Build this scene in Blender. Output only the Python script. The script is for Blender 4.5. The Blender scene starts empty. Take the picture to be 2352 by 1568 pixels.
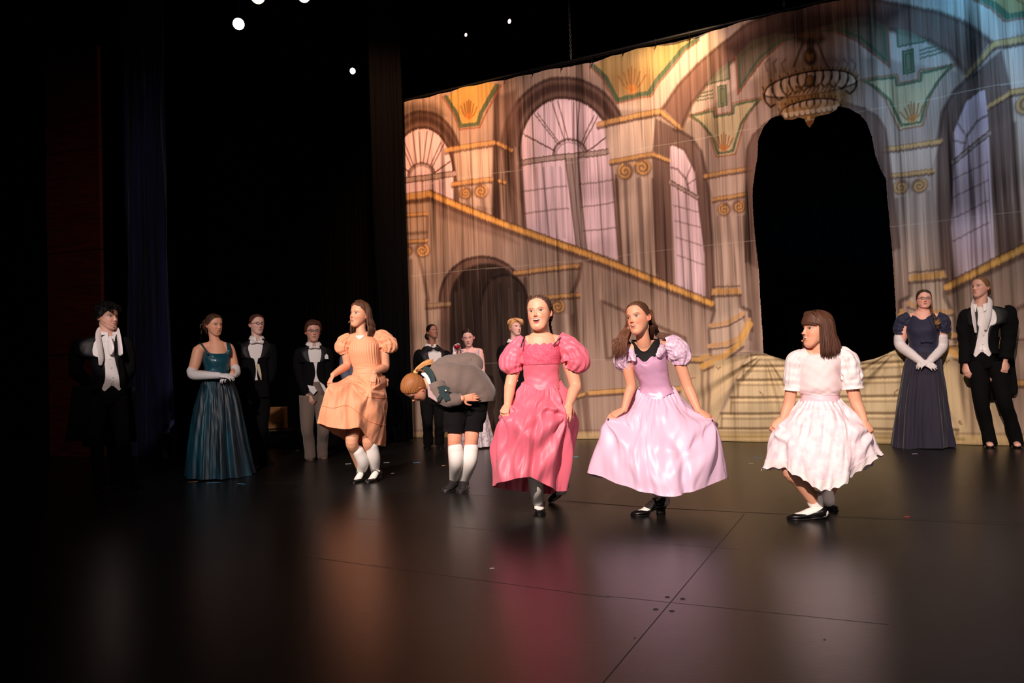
import bpy, math, random
import numpy as np
from mathutils import Vector, Matrix
random.seed(7)
RNG = np.random.RandomState(11)
SC = bpy.context.scene
COL = SC.collection
# ------------------------------------------------------------------ camera
IMW, IMH, FPX = 2352.0, 1568.0, 1690.0
CAM_H = 0.95
PITCH = math.radians(2.07)
ROLL = math.radians(-2.0)
cam_data = bpy.data.cameras.new('camera')
cam_data.sensor_width = 36.0
cam_data.lens = FPX / IMW * 36.0
cam_data.clip_start = 0.05
cam_data.clip_end = 60
cam = bpy.data.objects.new('camera', cam_data)
COL.objects.link(cam)
RM = Matrix.Rotation(math.pi/2 + PITCH, 3, 'X') @ Matrix.Rotation(ROLL, 3, 'Z')
cam.matrix_world = Matrix.Translation((0, 0, CAM_H)) @ RM.to_4x4()
SC.camera = cam
# ------------------------------------------------------------------ view + world
SC.view_settings.view_transform = 'Standard'
SC.view_settings.look = 'None'
SC.view_settings.gamma = 1.0
SC.view_settings.use_curve_mapping = False
SC.view_settings.exposure = 0.0
world = bpy.data.worlds.new('dark_house')
SC.world = world
world.use_nodes = True
world.node_tree.nodes['Background'].inputs[0].default_value = (0.012, 0.011, 0.012, 1)
world.node_tree.nodes['Background'].inputs[1].default_value = 0.45

def spot(name, loc, target, power, color, angle, blend=0.5, radius=0.06):
    d = bpy.data.lights.new(name, 'SPOT')
    d.energy = power; d.color = color
    d.spot_size = math.radians(angle); d.spot_blend = blend
    d.shadow_soft_size = radius
    o = bpy.data.objects.new(name, d); COL.objects.link(o)
    o.location = loc
    o.rotation_euler = (Vector(target) - Vector(loc)).to_track_quat('-Z', 'Y').to_euler()
    return o
WARM = (1.0, 0.80, 0.66)
PINK = (1.0, 0.70, 0.62)
AMBER = (1.0, 0.52, 0.24)
BLUE = (0.22, 0.55, 1.0)
# front of house lamps on the row of bowing children
spot('front_spot', (-2.6, -3.6, 5.6), (1.35, 4.75, 0.75), 5900, (1.0, 0.80, 0.70), 32, 0.7, 0.05)
spot('front_spot', (5.5, -4.2, 5.6), (1.2, 4.9, 0.6), 700, (1.0, 0.78, 0.74), 30, 0.8, 0.05)  # added fill light from the right
spot('front_spot', (-4.4, -2.4, 5.4), (-1.35, 6.3, 0.9), 3800, (1.0, 0.80, 0.68), 14, 0.6, 0.05)
# weaker wash on the people standing at the back
spot('wash_spot', (-1.6, -4.5, 5.8), (-1.2, 8.0, 0.9), 3500, (1.0, 0.84, 0.78), 26, 0.9, 0.1)
spot('wash_spot', (1.2, 1.2, 6.2), (4.8, 6.8, 1.2), 420, (1.0, 0.80, 0.72), 44, 0.8, 0.1)
spot('edge_spot', (-2.0, -3.0, 5.6), (-3.50, 6.47, 1.30), 2300, (1.0, 0.86, 0.80), 3.2, 0.35, 0.03)
spot('side_fill', (-2.5, 2.0, 3.5), (-5.2, 9.2, 1.4), 150, (1.0, 0.75, 0.66), 60, 1.0, 0.2)  # added dim light so the brown panel and navy curtain show
# lamps on the painted cloth
spot('cloth_spot', (3.2, 5.0, 6.3), (3.6, 8.0, 4.4), 60, (1.0, 0.74, 0.66), 40, 1.0, 0.1)  # added weak fill for the dark top centre of the cloth
spot('cloth_spot', (-1.3, 7.6, 6.2), (-1.0, 10.4, 4.0), 1050, (1.0, 0.50, 0.26), 56, 0.9, 0.1)
spot('cloth_spot', (1.0, 4.9, 6.2), (1.3, 9.3, 2.8), 1350, (1.0, 0.70, 0.61), 66, 0.9, 0.1)
spot('cloth_spot', (2.0, 7.75, 5.7), (2.15, 8.9, 4.5), 420, (1.0, 0.66, 0.34), 48, 1.0, 0.05)
spot('cloth_spot', (4.6, 3.6, 6.2), (4.6, 7.7, 1.4), 300, (1.0, 0.93, 0.86), 54, 0.9, 0.1)
spot('cloth_spot', (5.1, 4.6, 6.2), (5.2, 7.3, 4.2), 950, (0.16, 0.52, 1.0), 50, 1.0, 0.05)
# ------------------------------------------------------------------ picture <-> place
def ray(px, py):
    return (RM @ Vector(((px - IMW/2)/FPX, -(py - IMH/2)/FPX, -1.0))).normalized()
def at(px, py, Y):
    r = ray(px, py); t = Y / r.y
    return Vector((r.x*t, Y, CAM_H + r.z*t))
def floor_at(px, py, z=0.0):
    r = ray(px, py); t = (z - CAM_H) / r.z
    return Vector((r.x*t, r.y*t, z))
RT = np.array(RM.transposed())
def project(P):
    """world points (N,3) -> photograph pixels"""
    q = (P - np.array([0, 0, CAM_H])) @ RT.T
    return IMW/2 + FPX*q[:, 0]/(-q[:, 2]), IMH/2 - FPX*q[:, 1]/(-q[:, 2])
def lin(c):
    c = np.asarray(c, float)
    return np.where(c <= 0.04045, c/12.92, ((c+0.055)/1.055)**2.4)
def sstep(a, b, x):
    t = np.clip((x-a)/(b-a), 0, 1)
    return t*t*(3-2*t)
def nv(v):
    v = np.asarray(v, float); n = np.linalg.norm(v)
    return v/n if n > 1e-9 else v
class Wave:
    """smooth pseudo random function of 1-3 variables"""
    def __init__(s, seed, f, n=6, spread=0.6):
        r = np.random.RandomState(seed)
        f = np.atleast_1d(np.asarray(f, float))
        s.k = r.normal(size=(n, len(f)))
        s.k /= np.linalg.norm(s.k, axis=1)[:, None]
        s.k *= (1 + spread*r.uniform(-1, 1, size=(n, 1)))*2*math.pi
        s.k = s.k*f[None, :]
        s.p = r.uniform(0, 6.28, n)
    def __call__(s, *a):
        o = 0
        for k, p in zip(s.k, s.p):
            o = o + np.sin(sum(ki*ai for ki, ai in zip(k, a)) + p)
        return o/math.sqrt(len(s.p))
# ------------------------------------------------------------------ materials
def mat(name, color=None, rough=0.6, metal=0.0, vcol=False, bump=None, sheen=0.0, spec=None,
        emit=None, mix=None, alpha=None, aniso=None, coat=None, sss=None, speck=None):
    m = bpy.data.materials.new(name); m.use_nodes = True
    nt = m.node_tree; N = nt.nodes; L = nt.links
    b = N['Principled BSDF']
    b.inputs['Roughness'].default_value = rough
    b.inputs['Metallic'].default_value = metal
    if spec is not None: b.inputs['Specular IOR Level'].default_value = spec
    if sheen: b.inputs['Sheen Weight'].default_value = sheen
    if coat: b.inputs['Coat Weight'].default_value = coat
    if sss:
        b.inputs['Subsurface Weight'].default_value = sss
        b.inputs['Subsurface Radius'].default_value = (0.012, 0.005, 0.003)
        b.inputs['Subsurface Scale'].default_value = 1.0
    src = None
    if vcol:
        a = N.new('ShaderNodeAttribute'); a.attribute_name = 'Col'; src = a.outputs['Color']
    if color is not None and not vcol:
        c = lin(color); b.inputs['Base Color'].default_value = (c[0], c[1], c[2], 1)
    tc = N.new('ShaderNodeTexCoord')
    def noise(scale, detail=3, vec=None):
        mp = N.new('ShaderNodeMapping'); L.new(tc.outputs['Object'], mp.inputs['Vector'])
        mp.inputs['Scale'].default_value = vec or (1, 1, 1)
        n = N.new('ShaderNodeTexNoise'); n.inputs['Scale'].default_value = scale
        n.inputs['Detail'].default_value = detail
        L.new(mp.outputs[0], n.inputs['Vector']); return n
    if mix:   # (colour2, scale, lo, hi, vec)
        n = noise(mix[1], 4, mix[4] if len(mix) > 4 else None)
        r = N.new('ShaderNodeMapRange'); r.inputs[1].default_value = mix[2]; r.inputs[2].default_value = mix[3]
        L.new(n.outputs['Fac'], r.inputs[0])
        x = N.new('ShaderNodeMix'); x.data_type = 'RGBA'
        L.new(r.outputs[0], x.inputs[0])
        c2 = lin(mix[0]); x.inputs[7].default_value = (c2[0], c2[1], c2[2], 1)
        if src: L.new(src, x.inputs[6])
        else: x.inputs[6].default_value = b.inputs['Base Color'].default_value
        src = x.outputs[2]
    if speck: # (colour, scale, threshold): sequins
        v = N.new('ShaderNodeTexVoronoi'); v.inputs['Scale'].default_value = speck[1]
        L.new(tc.outputs['Object'], v.inputs['Vector'])
        r = N.new('ShaderNodeMath'); r.operation = 'GREATER_THAN'; r.inputs[1].default_value = speck[2]
        L.new(v.outputs['Color'], r.inputs[0])
        x = N.new('ShaderNodeMix'); x.data_type = 'RGBA'; L.new(r.outputs[0], x.inputs[0])
        c2 = lin(speck[0]); x.inputs[7].default_value = (c2[0], c2[1], c2[2], 1)
        if src: L.new(src, x.inputs[6])
        else: x.inputs[6].default_value = b.inputs['Base Color'].default_value
        src = x.outputs[2]
        L.new(r.outputs[0], b.inputs['Metallic'])
    if src: L.new(src, b.inputs['Base Color'])
    if bump:  # (scale, strength, distance, vec)
        n = noise(bump[0], 4, bump[3] if len(bump) > 3 else None)
        bp = N.new('ShaderNodeBump'); bp.inputs['Strength'].default_value = bump[1]
        bp.inputs['Distance'].default_value = bump[2]
        L.new(n.outputs['Fac'], bp.inputs['Height']); L.new(bp.outputs[0], b.inputs['Normal'])
    if emit:
        c = emit[0]; b.inputs['Emission Color'].default_value = (c[0], c[1], c[2], 1)
        b.inputs['Emission Strength'].default_value = emit[1]
    if alpha is not None: b.inputs['Alpha'].default_value = alpha
    return m
# ------------------------------------------------------------------ meshes
class MB:
    """collects geometry that becomes ONE mesh object"""
    def __init__(s): s.v = []; s.f = []; s.m = []; s.c = []; s.n = 0
    def add(s, v, f, mi=0, col=(1, 1, 1)):
        v = np.asarray(v, float)
        s.v.append(v)
        s.f += [tuple(int(i)+s.n for i in q) for q in f]
        s.m += [mi]*len(f)
        col = np.asarray(col, float)
        if col.ndim == 1: col = np.tile(col[:3], (len(v), 1))
        s.c.append(col); s.n += len(v)
        return s
    def mesh(s, name, mats, smooth=True):
        me = bpy.data.meshes.new(name)
        V = np.vstack(s.v)
        me.from_pydata(V.tolist(), [], s.f)
        for mm in mats: me.materials.append(mm)
        me.polygons.foreach_set('material_index', s.m)
        me.polygons.foreach_set('use_smooth', [smooth]*len(s.f))
        C = np.vstack(s.c); C4 = np.ones((len(C), 4), np.float32); C4[:, :3] = C
        at_ = me.attributes.new('Col', 'FLOAT_COLOR', 'POINT')
        at_.data.foreach_set('color', C4.ravel())
        me.update()
        return me
    def build(s, name, mats, parent=None, smooth=True):
        if not isinstance(mats, (list, tuple)): mats = [mats]
        o = bpy.data.objects.new(name, s.mesh(name, mats, smooth))
        COL.objects.link(o)
        if parent is not None: o.parent = parent
        return o
def tag(o, label=None, cat=None, group=None, kind=None):
    if label: o['label'] = label
    if cat: o['category'] = cat
    if group: o['group'] = group
    if kind: o['kind'] = kind
    return o
def empty(name, loc, rz=0.0):
    o = bpy.data.objects.new(name, None); COL.objects.link(o)
    o.location = loc; o.rotation_euler = (0, 0, rz); o.empty_display_size = 0.1
    return o
def box(c, s, R=None):
    v = np.array([[x, y, z] for x in (-.5, .5) for y in (-.5, .5) for z in (-.5, .5)])*np.array(s)
    if R is not None: v = v @ np.array(R).T
    f = [(0, 1, 3, 2), (4, 6, 7, 5), (0, 4, 5, 1), (2, 3, 7, 6), (0, 2, 6, 4), (1, 5, 7, 3)]
    return v+np.array(c), f
def loft(rings, closed=True, cap0=False, cap1=False):
    n = len(rings[0]); K = len(rings)
    v = np.vstack(rings)
    f = []
    m = n if closed else n-1
    for k in range(K-1):
        a = k*n; b = a+n
        for i in range(m):
            j = (i+1) % n
            f.append((a+i, a+j, b+j, b+i))
    if cap0:
        c = len(v); v = np.vstack([v, rings[0].mean(0)])
        f += [(c, (i+1) % n, i) for i in range(n)]
    if cap1:
        c = len(v); v = np.vstack([v, rings[-1].mean(0)]); b = (K-1)*n
        f += [(c, b+i, b+(i+1) % n) for i in range(n)]
    return v, f
def spline(pts, n):
    """Catmull-Rom through pts (K,d) -> (n,d)"""
    P = np.asarray(pts, float); K = len(P)
    if K == 1: return np.tile(P, (n, 1))
    E = np.vstack([2*P[0]-P[1], P, 2*P[-1]-P[-2]])
    t = np.linspace(0, K-1, n); i = np.minimum(t.astype(int), K-2); u = (t-i)[:, None]
    a, b, c, d = E[i], E[i+1], E[i+2], E[i+3]
    return 0.5*((2*b)+(c-a)*u+(2*a-5*b+4*c-d)*u**2+(3*b-a-3*c+d)*u**3)
def frames(P, up=(0, 0, 1)):
    P = np.asarray(P, float)
    T = np.gradient(P, axis=0); T /= np.linalg.norm(T, axis=1)[:, None]+1e-12
    u = nv(np.asarray(up, float) - np.dot(up, T[0])*T[0])
    if np.linalg.norm(u) < 0.1: u = nv(np.cross(T[0], (1, 0.3, 0)))
    U = []
    for k in range(len(P)):
        u = u - np.dot(u, T[k])*T[k]; u = nv(u); U.append(u)
    U = np.array(U); S = np.cross(T, U)
    return T, U, S
def tube(pts, radii, n=16, m=14, up=(0, 0, 1), mod=None, caps=True, rnd=True, smooth=True):
    """tapered tube; radii: list of r or (ru, rs); mod(t, ang)->factor"""
    R = np.array([[r, r] if np.isscalar(r) else list(r) for r in radii], float)
    A = np.hstack([np.asarray(pts, float), R])
    if smooth and len(A) > 2: A = spline(A, n)
    else:
        t = np.linspace(0, len(A)-1, n)
        A = np.array([np.interp(t, range(len(A)), A[:, i]) for i in range(5)]).T
    P, R = A[:, :3], np.maximum(A[:, 3:], 1e-4)
    T, U, S = frames(P, up)
    if rnd:   # round ends
        k = 4
        h0 = []; h1 = []
        for i in range(1, k+1):
            a = math.pi/2*i/k*0.97
            h0.append((P[0]-T[0]*R[0].mean()*math.sin(a), R[0]*math.cos(a)))
            h1.append((P[-1]+T[-1]*R[-1].mean()*math.sin(a), R[-1]*math.cos(a)))
        P = np.vstack([[q[0] for q in h0[::-1]], P, [q[0] for q in h1]])
        R = np.vstack([[q[1] for q in h0[::-1]], R, [q[1] for q in h1]])
        U = np.vstack([np.tile(U[0], (k, 1)), U, np.tile(U[-1], (k, 1))])
        S = np.vstack([np.tile(S[0], (k, 1)), S, np.tile(S[-1], (k, 1))])
    ang = np.linspace(0, 2*math.pi, m, endpoint=False)
    rings = []
    for k in range(len(P)):
        fct = 1.0 if mod is None else mod(k/(len(P)-1), ang)
        rings.append(P[k]+(np.cos(ang)*R[k, 0]*fct)[:, None]*U[k]+(np.sin(ang)*R[k, 1]*fct)[:, None]*S[k])
    return loft(rings, True, caps, caps)
def ellipsoid(c, r, R=None, nu=20, nvv=12):
    th = np.linspace(0, math.pi, nvv+1)[1:-1]; ph = np.linspace(0, 2*math.pi, nu, endpoint=False)
    rings = [np.stack([np.cos(ph)*math.sin(t), np.sin(ph)*math.sin(t), np.full(nu, math.cos(t))], 1) for t in th]
    top = np.array([[0, 0, 1.0]]); bot = np.array([[0, 0, -1.0]])
    v, f = loft(rings)
    a = len(v); v = np.vstack([v, top, bot]); b = (len(rings)-1)*nu
    f += [(a, i, (i+1) % nu) for i in range(nu)] + [(a+1, b+(i+1) % nu, b+i) for i in range(nu)]
    f = [tuple(reversed(q)) for q in f]
    v = v*np.array(r)
    if R is not None: v = v @ np.array(R).T
    return v+np.array(c), f
# ------------------------------------------------------------------ the painted cloth
CL0 = floor_at(950, 1004); CL1 = floor_at(2045, 1019)
CDIR = (CL1-CL0).normalized(); CNOR = Vector((CDIR.y, -CDIR.x, 0))   # towards the audience
if CNOR.y > 0: CNOR = -CNOR
def cloth_hit(px, py):
    r = ray(px, py); o = Vector((0, 0, CAM_H))
    t = (CL0-o).dot(CNOR)/r.dot(CNOR); p = o+r*t
    return (p-CL0).dot(CDIR), p.z
S_L = cloth_hit(927, 245)[0]; Z_TOP = cloth_hit(1500, 103)[1]
S_C = cloth_hit(1888, 700)[0]
print('cloth top z', cloth_hit(927, 245), cloth_hit(1500, 103), cloth_hit(1800, 38), 'centre', S_C)
S_R = 2*S_C - S_L
S_END = S_R
class Paint:
    def __init__(s, px, py, base):
        s.x = px; s.y = py; s.c = np.tile(lin(base), (len(px), 1))
    def put(s, idx, a, col):
        a = a[:, None]; s.c[idx] = s.c[idx]*(1-a)+lin(col)*a
    def box(s, P, pad):
        P = np.asarray(P, float)
        x0, y0 = P.min(0)-pad; x1, y1 = P.max(0)+pad
        return np.nonzero((s.x > x0) & (s.x < x1) & (s.y > y0) & (s.y < y1))[0]
    def segdist(s, idx, P, closed=False):
        x, y = s.x[idx], s.y[idx]; d = np.full(len(idx), 1e9)
        P = np.asarray(P, float); n = len(P)
        for i in range(n if closed else n-1):
            a, b = P[i], P[(i+1) % n]
            ab = b-a; L = ab@ab+1e-9
            t = np.clip(((x-a[0])*ab[0]+(y-a[1])*ab[1])/L, 0, 1)
            d = np.minimum(d, np.hypot(x-a[0]-t*ab[0], y-a[1]-t*ab[1]))
        return d
    def line(s, P, w, col, a=1.0, soft=1.5, closed=False):
        idx = s.box(P, w+soft+2)
        if len(idx) == 0: return
        d = s.segdist(idx, P, closed)
        s.put(idx, a*(1-sstep(w/2-soft/2, w/2+soft, d)), col)
    def poly(s, P, col, a=1.0, soft=2.0):
        idx = s.box(P, soft+2)
        if len(idx) == 0: return
        x, y = s.x[idx], s.y[idx]; P = np.asarray(P, float); n = len(P)
        ins = np.zeros(len(idx), bool)
        for i in range(n):
            (x0, y0), (x1, y1) = P[i], P[(i+1) % n]
            if y0 == y1: continue
            c = ((y0 > y) != (y1 > y)) & (x < (x1-x0)*(y-y0)/(y1-y0)+x0)
            ins ^= c
        d = s.segdist(idx, P, True); sd = np.where(ins, -d, d)
        s.put(idx, a*(1-sstep(-soft, soft, sd)), col)
    def ell(s, c, rx, ry, col, a=1.0, soft=2.0, top=False):
        t = np.linspace(math.pi if top else 0, 2*math.pi, 40)
        P = np.stack([c[0]+rx*np.cos(t), c[1]+ry*np.sin(t)], 1)
        s.poly(P, col, a, soft)
def arc(c, rx, ry, a0, a1, n=24):
    t = np.radians(np.linspace(a0, a1, n))
    return np.stack([c[0]+rx*np.cos(t), c[1]-ry*np.sin(t)], 1)
def z1(*p): return [(900+x/3.136, 140+y/3.136) for x, y in p]
def z2(*p): return [(1300+x/3.136, 60+y/3.136) for x, y in p]
def z3(*p): return [(1650+x/3.135, y/3.135) for x, y in p]
def z4(*p): return [(900+x/3.136, 540+y/3.136) for x, y in p]
def z5(*p): return [(1300+x/3.136, 540+y/3.136) for x, y in p]
HOLE = [(1754, 811), (1752, 760), (1748, 700), (1744, 620), (1737, 560), (1731, 490), (1730, 440), (1735, 400),
        (1741, 365), (1743, 325), (1755, 295), (1772, 275), (1795, 267), (1803, 277), (1820, 278), (1835, 272), (1849, 276),
        (1853, 288), (1860, 296), (1868, 287), (1873, 272), (1885, 268), (1905, 264), (1920, 257), (1926, 247), (1950, 252),
        (1975, 264), (1990, 281), (2003, 315), (2010, 355), (2022, 390), (2035, 412), (2038, 455), (2044, 520), (2051, 600),
        (2056, 680), (2060, 760), (2062, 800), (2040, 812), (2010, 824), (1975, 832), (1935, 838), (1890, 838), (1850, 836),
        (1810, 829), (1780, 820)]
def paint_cloth(px, py):
    WALL = (0.68, 0.59, 0.52); GOLD = (0.80, 0.62, 0.38); GREEN = (0.33, 0.43, 0.31); OL = (0.70, 0.62, 0.38)
    DK = (0.30, 0.20, 0.17); MID = (0.50, 0.39, 0.34); WIN = (0.86, 0.76, 0.78); LITE = (0.80, 0.71, 0.63)
    RED = (0.62, 0.36, 0.24); BRN = (0.42, 0.29, 0.22)
    p = Paint(px, py, WALL)
    L, F, E = p.line, p.poly, p.ell
    def spiral(c, r, w, col=GOLD, sgn=1):
        w = w*.75; t = np.linspace(0, 3.3*math.pi, 44); rr = r*(1-0.86*t/t[-1])
        P = np.stack([c[0]+sgn*rr*np.cos(t-1.2), c[1]+rr*np.sin(t-1.2)], 1)
        E(c, r+3, r+3, (0.50, 0.36, 0.28), 0.8, 4); E(c, r, r, (0.62, 0.47, 0.33), 0.6, 3); L(P, w, col, 0.95, 1.2)
    def bar(a, b, w, col=GOLD):
        L([(a[0], a[1]+w*0.75), (b[0], b[1]+w*0.75)], w*0.8, BRN, 0.75, 3)
        L([a, b], w, col, 0.9, 3.0)
        L([(a[0], a[1]-w*0.55), (b[0], b[1]-w*0.55)], 1.5, BRN, 0.5, 1)
    def acanthus(cx, cy, h, w):
        for i, q in enumerate((-1, -.6, -.25, 0, .25, .6, 1)):
            t = np.linspace(0, 1, 10)
            P = np.stack([cx+q*w*t**0.7+q*2*np.sin(5*t), cy-h*(1-abs(q)*.35)*t], 1)
            L(P, 2.4, (0.60, 0.36, 0.15), 0.75, 1.6)
        E((cx, cy-3), w*.4, h*.22, (0.80, 0.52, 0.25), .6, 4)
    def window(c, rx, ry, sill, bot, cx_small, r_small, ring=1.3, dark=True):
        x0, x1 = c[0]-rx, c[0]+rx
        (sx0, sy0), (sx1, sy1) = sill
        E(c, rx*ring, ry*ring, MID, 1, 3); E(c, rx*ring, ry*ring, DK, 0.0)
        L(arc(c, rx*ring, ry*ring, 0, 180), 5, DK, .75, 4)
        L(arc(c, rx*(ring*.55+.45), ry*(ring*.55+.45), -5, 185), rx*.14, DK, .7, 7)
        L(arc(c, rx*1.04, ry*1.03, -5, 185), 5, DK, .7, 3)
        E(c, rx, ry, WIN, 1, 2)
        F([(sx0, sy0), (sx1, sy1), bot[1], bot[0]], WIN, 1, 2)
        sc = (cx_small, (sy0+sy1)/2-2)
        for a in (18, 47, 76, 104, 133, 162):
            ca, sa = math.cos(math.radians(a)), math.sin(math.radians(a))
            for k in (-4.5, 4.5):
                L([(sc[0]+r_small*ca+k*sa, sc[1]-r_small*sa-k*ca*.3), (c[0]+rx*.98*ca+k*1.6*sa, c[1]-ry*.98*sa-k*ca*.5)], 2.0, BRN, .7, 1.5)
        L(arc(sc, r_small, r_small*1.05, 0, 180), 5, BRN, .75, 2)
        L(arc(sc, r_small*.84, r_small*.86, 0, 180), 2, DK, .5, 2)
        L(sill, 12, (0.70, 0.62, 0.58), 1, 2)
        for k in (-6, 6): L([(sx0, sy0+k), (sx1, sy1+k)], 2, BRN, .75, 1.5)
    # --- big shadowed arch over the hall and its lit face
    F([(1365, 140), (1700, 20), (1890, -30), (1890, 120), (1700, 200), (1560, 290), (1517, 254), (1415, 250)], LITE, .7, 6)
    # --- left window
    window((975, 405), 68, 107, ((928, 418), (1045, 401)), ((928, 470), (1045, 470)), 973, 29, 1.38)
    F(z1((60, 330), (300, 300), (400, 400), (300, 420), (60, 430)), DK, .5, 10)
    for x in (975, 1013): L([(x, 415), (x+1, 462)], 2, BRN, .6)
    # --- large window
    window((1297, 345), 101, 119, ((1192, 375), (1399, 344)), ((1206, 524), (1415, 596)), 1308, 37, 1.42)
    F([(1297, 364), (1324, 360), (1345, 585), (1322, 576)], (0.62, 0.55, 0.52), 1, 2)
    for a, b in (((1297, 364), (1322, 576)), ((1324, 360), (1345, 585)), ((1310, 362), (1333, 580))): L([a, b], 2.5, BRN, .6)
    for a, b in (((1198, 441), (1299, 427)), ((1327, 422), (1403, 411)), ((1203, 491), (1304, 478)), ((1331, 475), (1408, 462)),
                 ((1337, 529), (1412, 521)), ((1366, 350), (1380, 590)), ((1245, 372), (1262, 545))): L([a, b], 2.6, BRN, .5, 2)
    L([(1194, 372), (1207, 530)], 6, BRN, .7, 4); L([(1400, 350), (1420, 600)], 6, BRN, .6, 4)
    for x in (1232, 1248, 1268, 1286): L([(x, 385), (x+10, 545)], 4, (0.45, 0.40, 0.42), .35, 4)
    # --- first pilaster and its shadow strip
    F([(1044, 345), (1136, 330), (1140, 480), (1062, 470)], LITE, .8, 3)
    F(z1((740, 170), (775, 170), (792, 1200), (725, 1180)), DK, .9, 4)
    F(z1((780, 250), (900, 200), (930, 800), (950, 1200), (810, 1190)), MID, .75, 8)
    for i in range(6): L([(1152+i*8, 340), (1156+i*9, 520)], 3, DK if i % 2 else LITE, .4, 3)
    for x, cc in ((1062, LITE), (1078, MID), (1092, LITE), (1112, MID), (1124, LITE)): L([(x, 460), (x+4, 500)], 6, cc, .6, 4)
    bar((1028, 347), (1135, 329), 9); bar((1146, 330), (1174, 345), 7)
    bar((1043, 425), (1130, 413), 8); bar((1149, 416), (1160, 419), 6)
    spiral((1074, 446), 12, 4, sgn=-1); spiral((1108, 441), 14, 4.5)
    # --- first spandrel
    q = z1((400, 262), (470, 370), (512, 490), (640, 472), (665, 390), (765, 170), (600, 150))
    F(q, OL, 1, 2); F(q, (0.80, 0.62, 0.30), .5, 4); L(z1((400, 262), (470, 370), (515, 480), (632, 462), (655, 385), (760, 180)), 8, GREEN, .9, 2)
    L(z1((375, 262), (455, 385), (503, 505), (645, 487), (682, 400), (790, 170)), 3, RED, .8, 1.5); acanthus(1082, 275, 42, 20)
    # --- great pier
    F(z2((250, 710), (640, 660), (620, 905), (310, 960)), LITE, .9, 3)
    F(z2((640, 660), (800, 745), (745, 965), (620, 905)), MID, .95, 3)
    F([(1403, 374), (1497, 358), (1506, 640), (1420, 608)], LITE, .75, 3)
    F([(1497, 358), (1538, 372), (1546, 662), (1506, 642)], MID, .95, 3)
    for x, cc, w in ((1412, MID, 7), (1432, DK, 7), (1447, LITE, 8), (1466, DK, 9), (1486, LITE, 9), (1498, BRN, 3)):
        L([(x, 412), (x+10, 625)], w, cc, .7 if cc is not DK else .5, 5)
    L([(1411, 400), (1425, 610)], 3, BRN, .7, 3)
    bar((1369, 282), (1517, 254), 10); bar((1518, 256), (1564, 292), 9)
    bar((1399, 369), (1498, 353), 8); bar((1499, 354), (1541, 369), 7)
    spiral((1433, 392), 17, 6, sgn=-1); spiral((1474, 384), 18, 6)
    L([(1448, 376), (1462, 374)], 5, GOLD, .9, 2)
    # --- second spandrel
    q = [(1358, 146), (1388, 176), (1415, 228), (1490, 213), (1506, 186), (1567, 108), (1600, 86), (1500, 60)]
    F(q, (0.70, 0.60, 0.38), 1, 2); E((1450, 190), 60, 40, (.60, .45, .28), .5, 20); L(q[:7], 10, GREEN, .9, 2)
    L([(1350, 146), (1380, 178), (1411, 236), (1495, 220), (1512, 190), (1573, 112), (1604, 90)], 3, RED, .8, 1.5); acanthus(1450, 208, 55, 34)
    # --- soffit band of the great arch
    A = [(1520, 248), (1555, 194), (1603, 143), (1660, 101), (1715, 62), (1790, 20), (1890, 0), (1910, 0)]
    B = [(1910, 60), (1890, 62), (1800, 82), (1720, 118), (1676, 150), (1619, 197), (1587, 238), (1565, 290)]
    F(A+B, MID, 1, 3); F(A+B, (0.66, 0.48, 0.40), .35, 8); L(A, 5, BRN, .7, 4); L(B, 6, BRN, .7, 5)
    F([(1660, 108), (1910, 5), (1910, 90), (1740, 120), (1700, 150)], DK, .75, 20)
    # --- small window behind the pier
    q = z2((745, 860), (780, 855), (850, 890), (930, 1050), (955, 1300), (1000, 1640), (1010, 2000), (790, 1900), (745, 1000))
    o = z2((770, 740), (830, 760), (900, 800), (970, 900), (1010, 1060), (1050, 1500), (1075, 2060), (1010, 2000), (1000, 1640), (955, 1300), (930, 1050), (850, 890), (780, 855))
    F(o, MID, .9, 3); L(z2((770, 740), (830, 760), (900, 800), (970, 900), (1010, 1060), (1050, 1500), (1075, 2060)), 5, DK, .6, 4)
    F(q, WIN, .9, 2); L(z2((780, 855), (850, 890), (930, 1050), (955, 1300), (1000, 1640), (1010, 2000)), 4, BRN, .7, 2)
    L(z2((750, 1015), (800, 1030), (860, 1100), (880, 1180)), 4, BRN, .6, 2)
    L(z2((750, 1120), (940, 1230)), 8, (0.68, 0.60, 0.56), .9, 2); L(z2((750, 1110), (940, 1218)), 2, BRN, .7); L(z2((750, 1138), (945, 1250)), 2, BRN, .7)
    for a, b in (((860, 1100), (900, 1000)), ((870, 1140), (930, 1100))): L(z2(a, b), 3, BRN, .5)
    for a, b in (((800, 1150), (850, 1900)), ((860, 1190), (910, 1960)), ((770, 1290), (955, 1340)), ((780, 1400), (965, 1450)), ((790, 1520), (975, 1580)), ((800, 1650), (990, 1720))): L(z2(a, b), 2.5, BRN, .45, 2)
    # --- ornaments of the far wall
    q = z2((870, 640), (1075, 590), (1085, 645), (1195, 625), (1200, 565), (1430, 520), (1360, 590), (1290, 700), (1225, 930), (1085, 945), (1030, 780), (960, 690))
    F(q, (0.74, 0.68, 0.50), .8, 2); L(q, 3, RED, .75, 1.5, True)
    q = z2((900, 640), (1062, 612), (1070, 658), (1210, 636), (1214, 580), (1400, 540), (1330, 620), (1265, 715), (1205, 905), (1095, 920), (1050, 790), (975, 700))
    L(q, 5, GREEN, .85, 1.5, True); acanthus(1663, 345, 38, 24)
    F(z2((1095, 440), (1155, 430), (1163, 575), (1102, 588)), (0.50, 0.52, 0.38), .9, 1.5)
    L(z2((1095, 440), (1155, 430), (1163, 575), (1102, 588)), 2.5, GREEN, .9, 1.5, True); L(z2((1110, 460), (1143, 455), (1148, 560), (1116, 567)), 2, GREEN, .8, 1, True)
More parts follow.
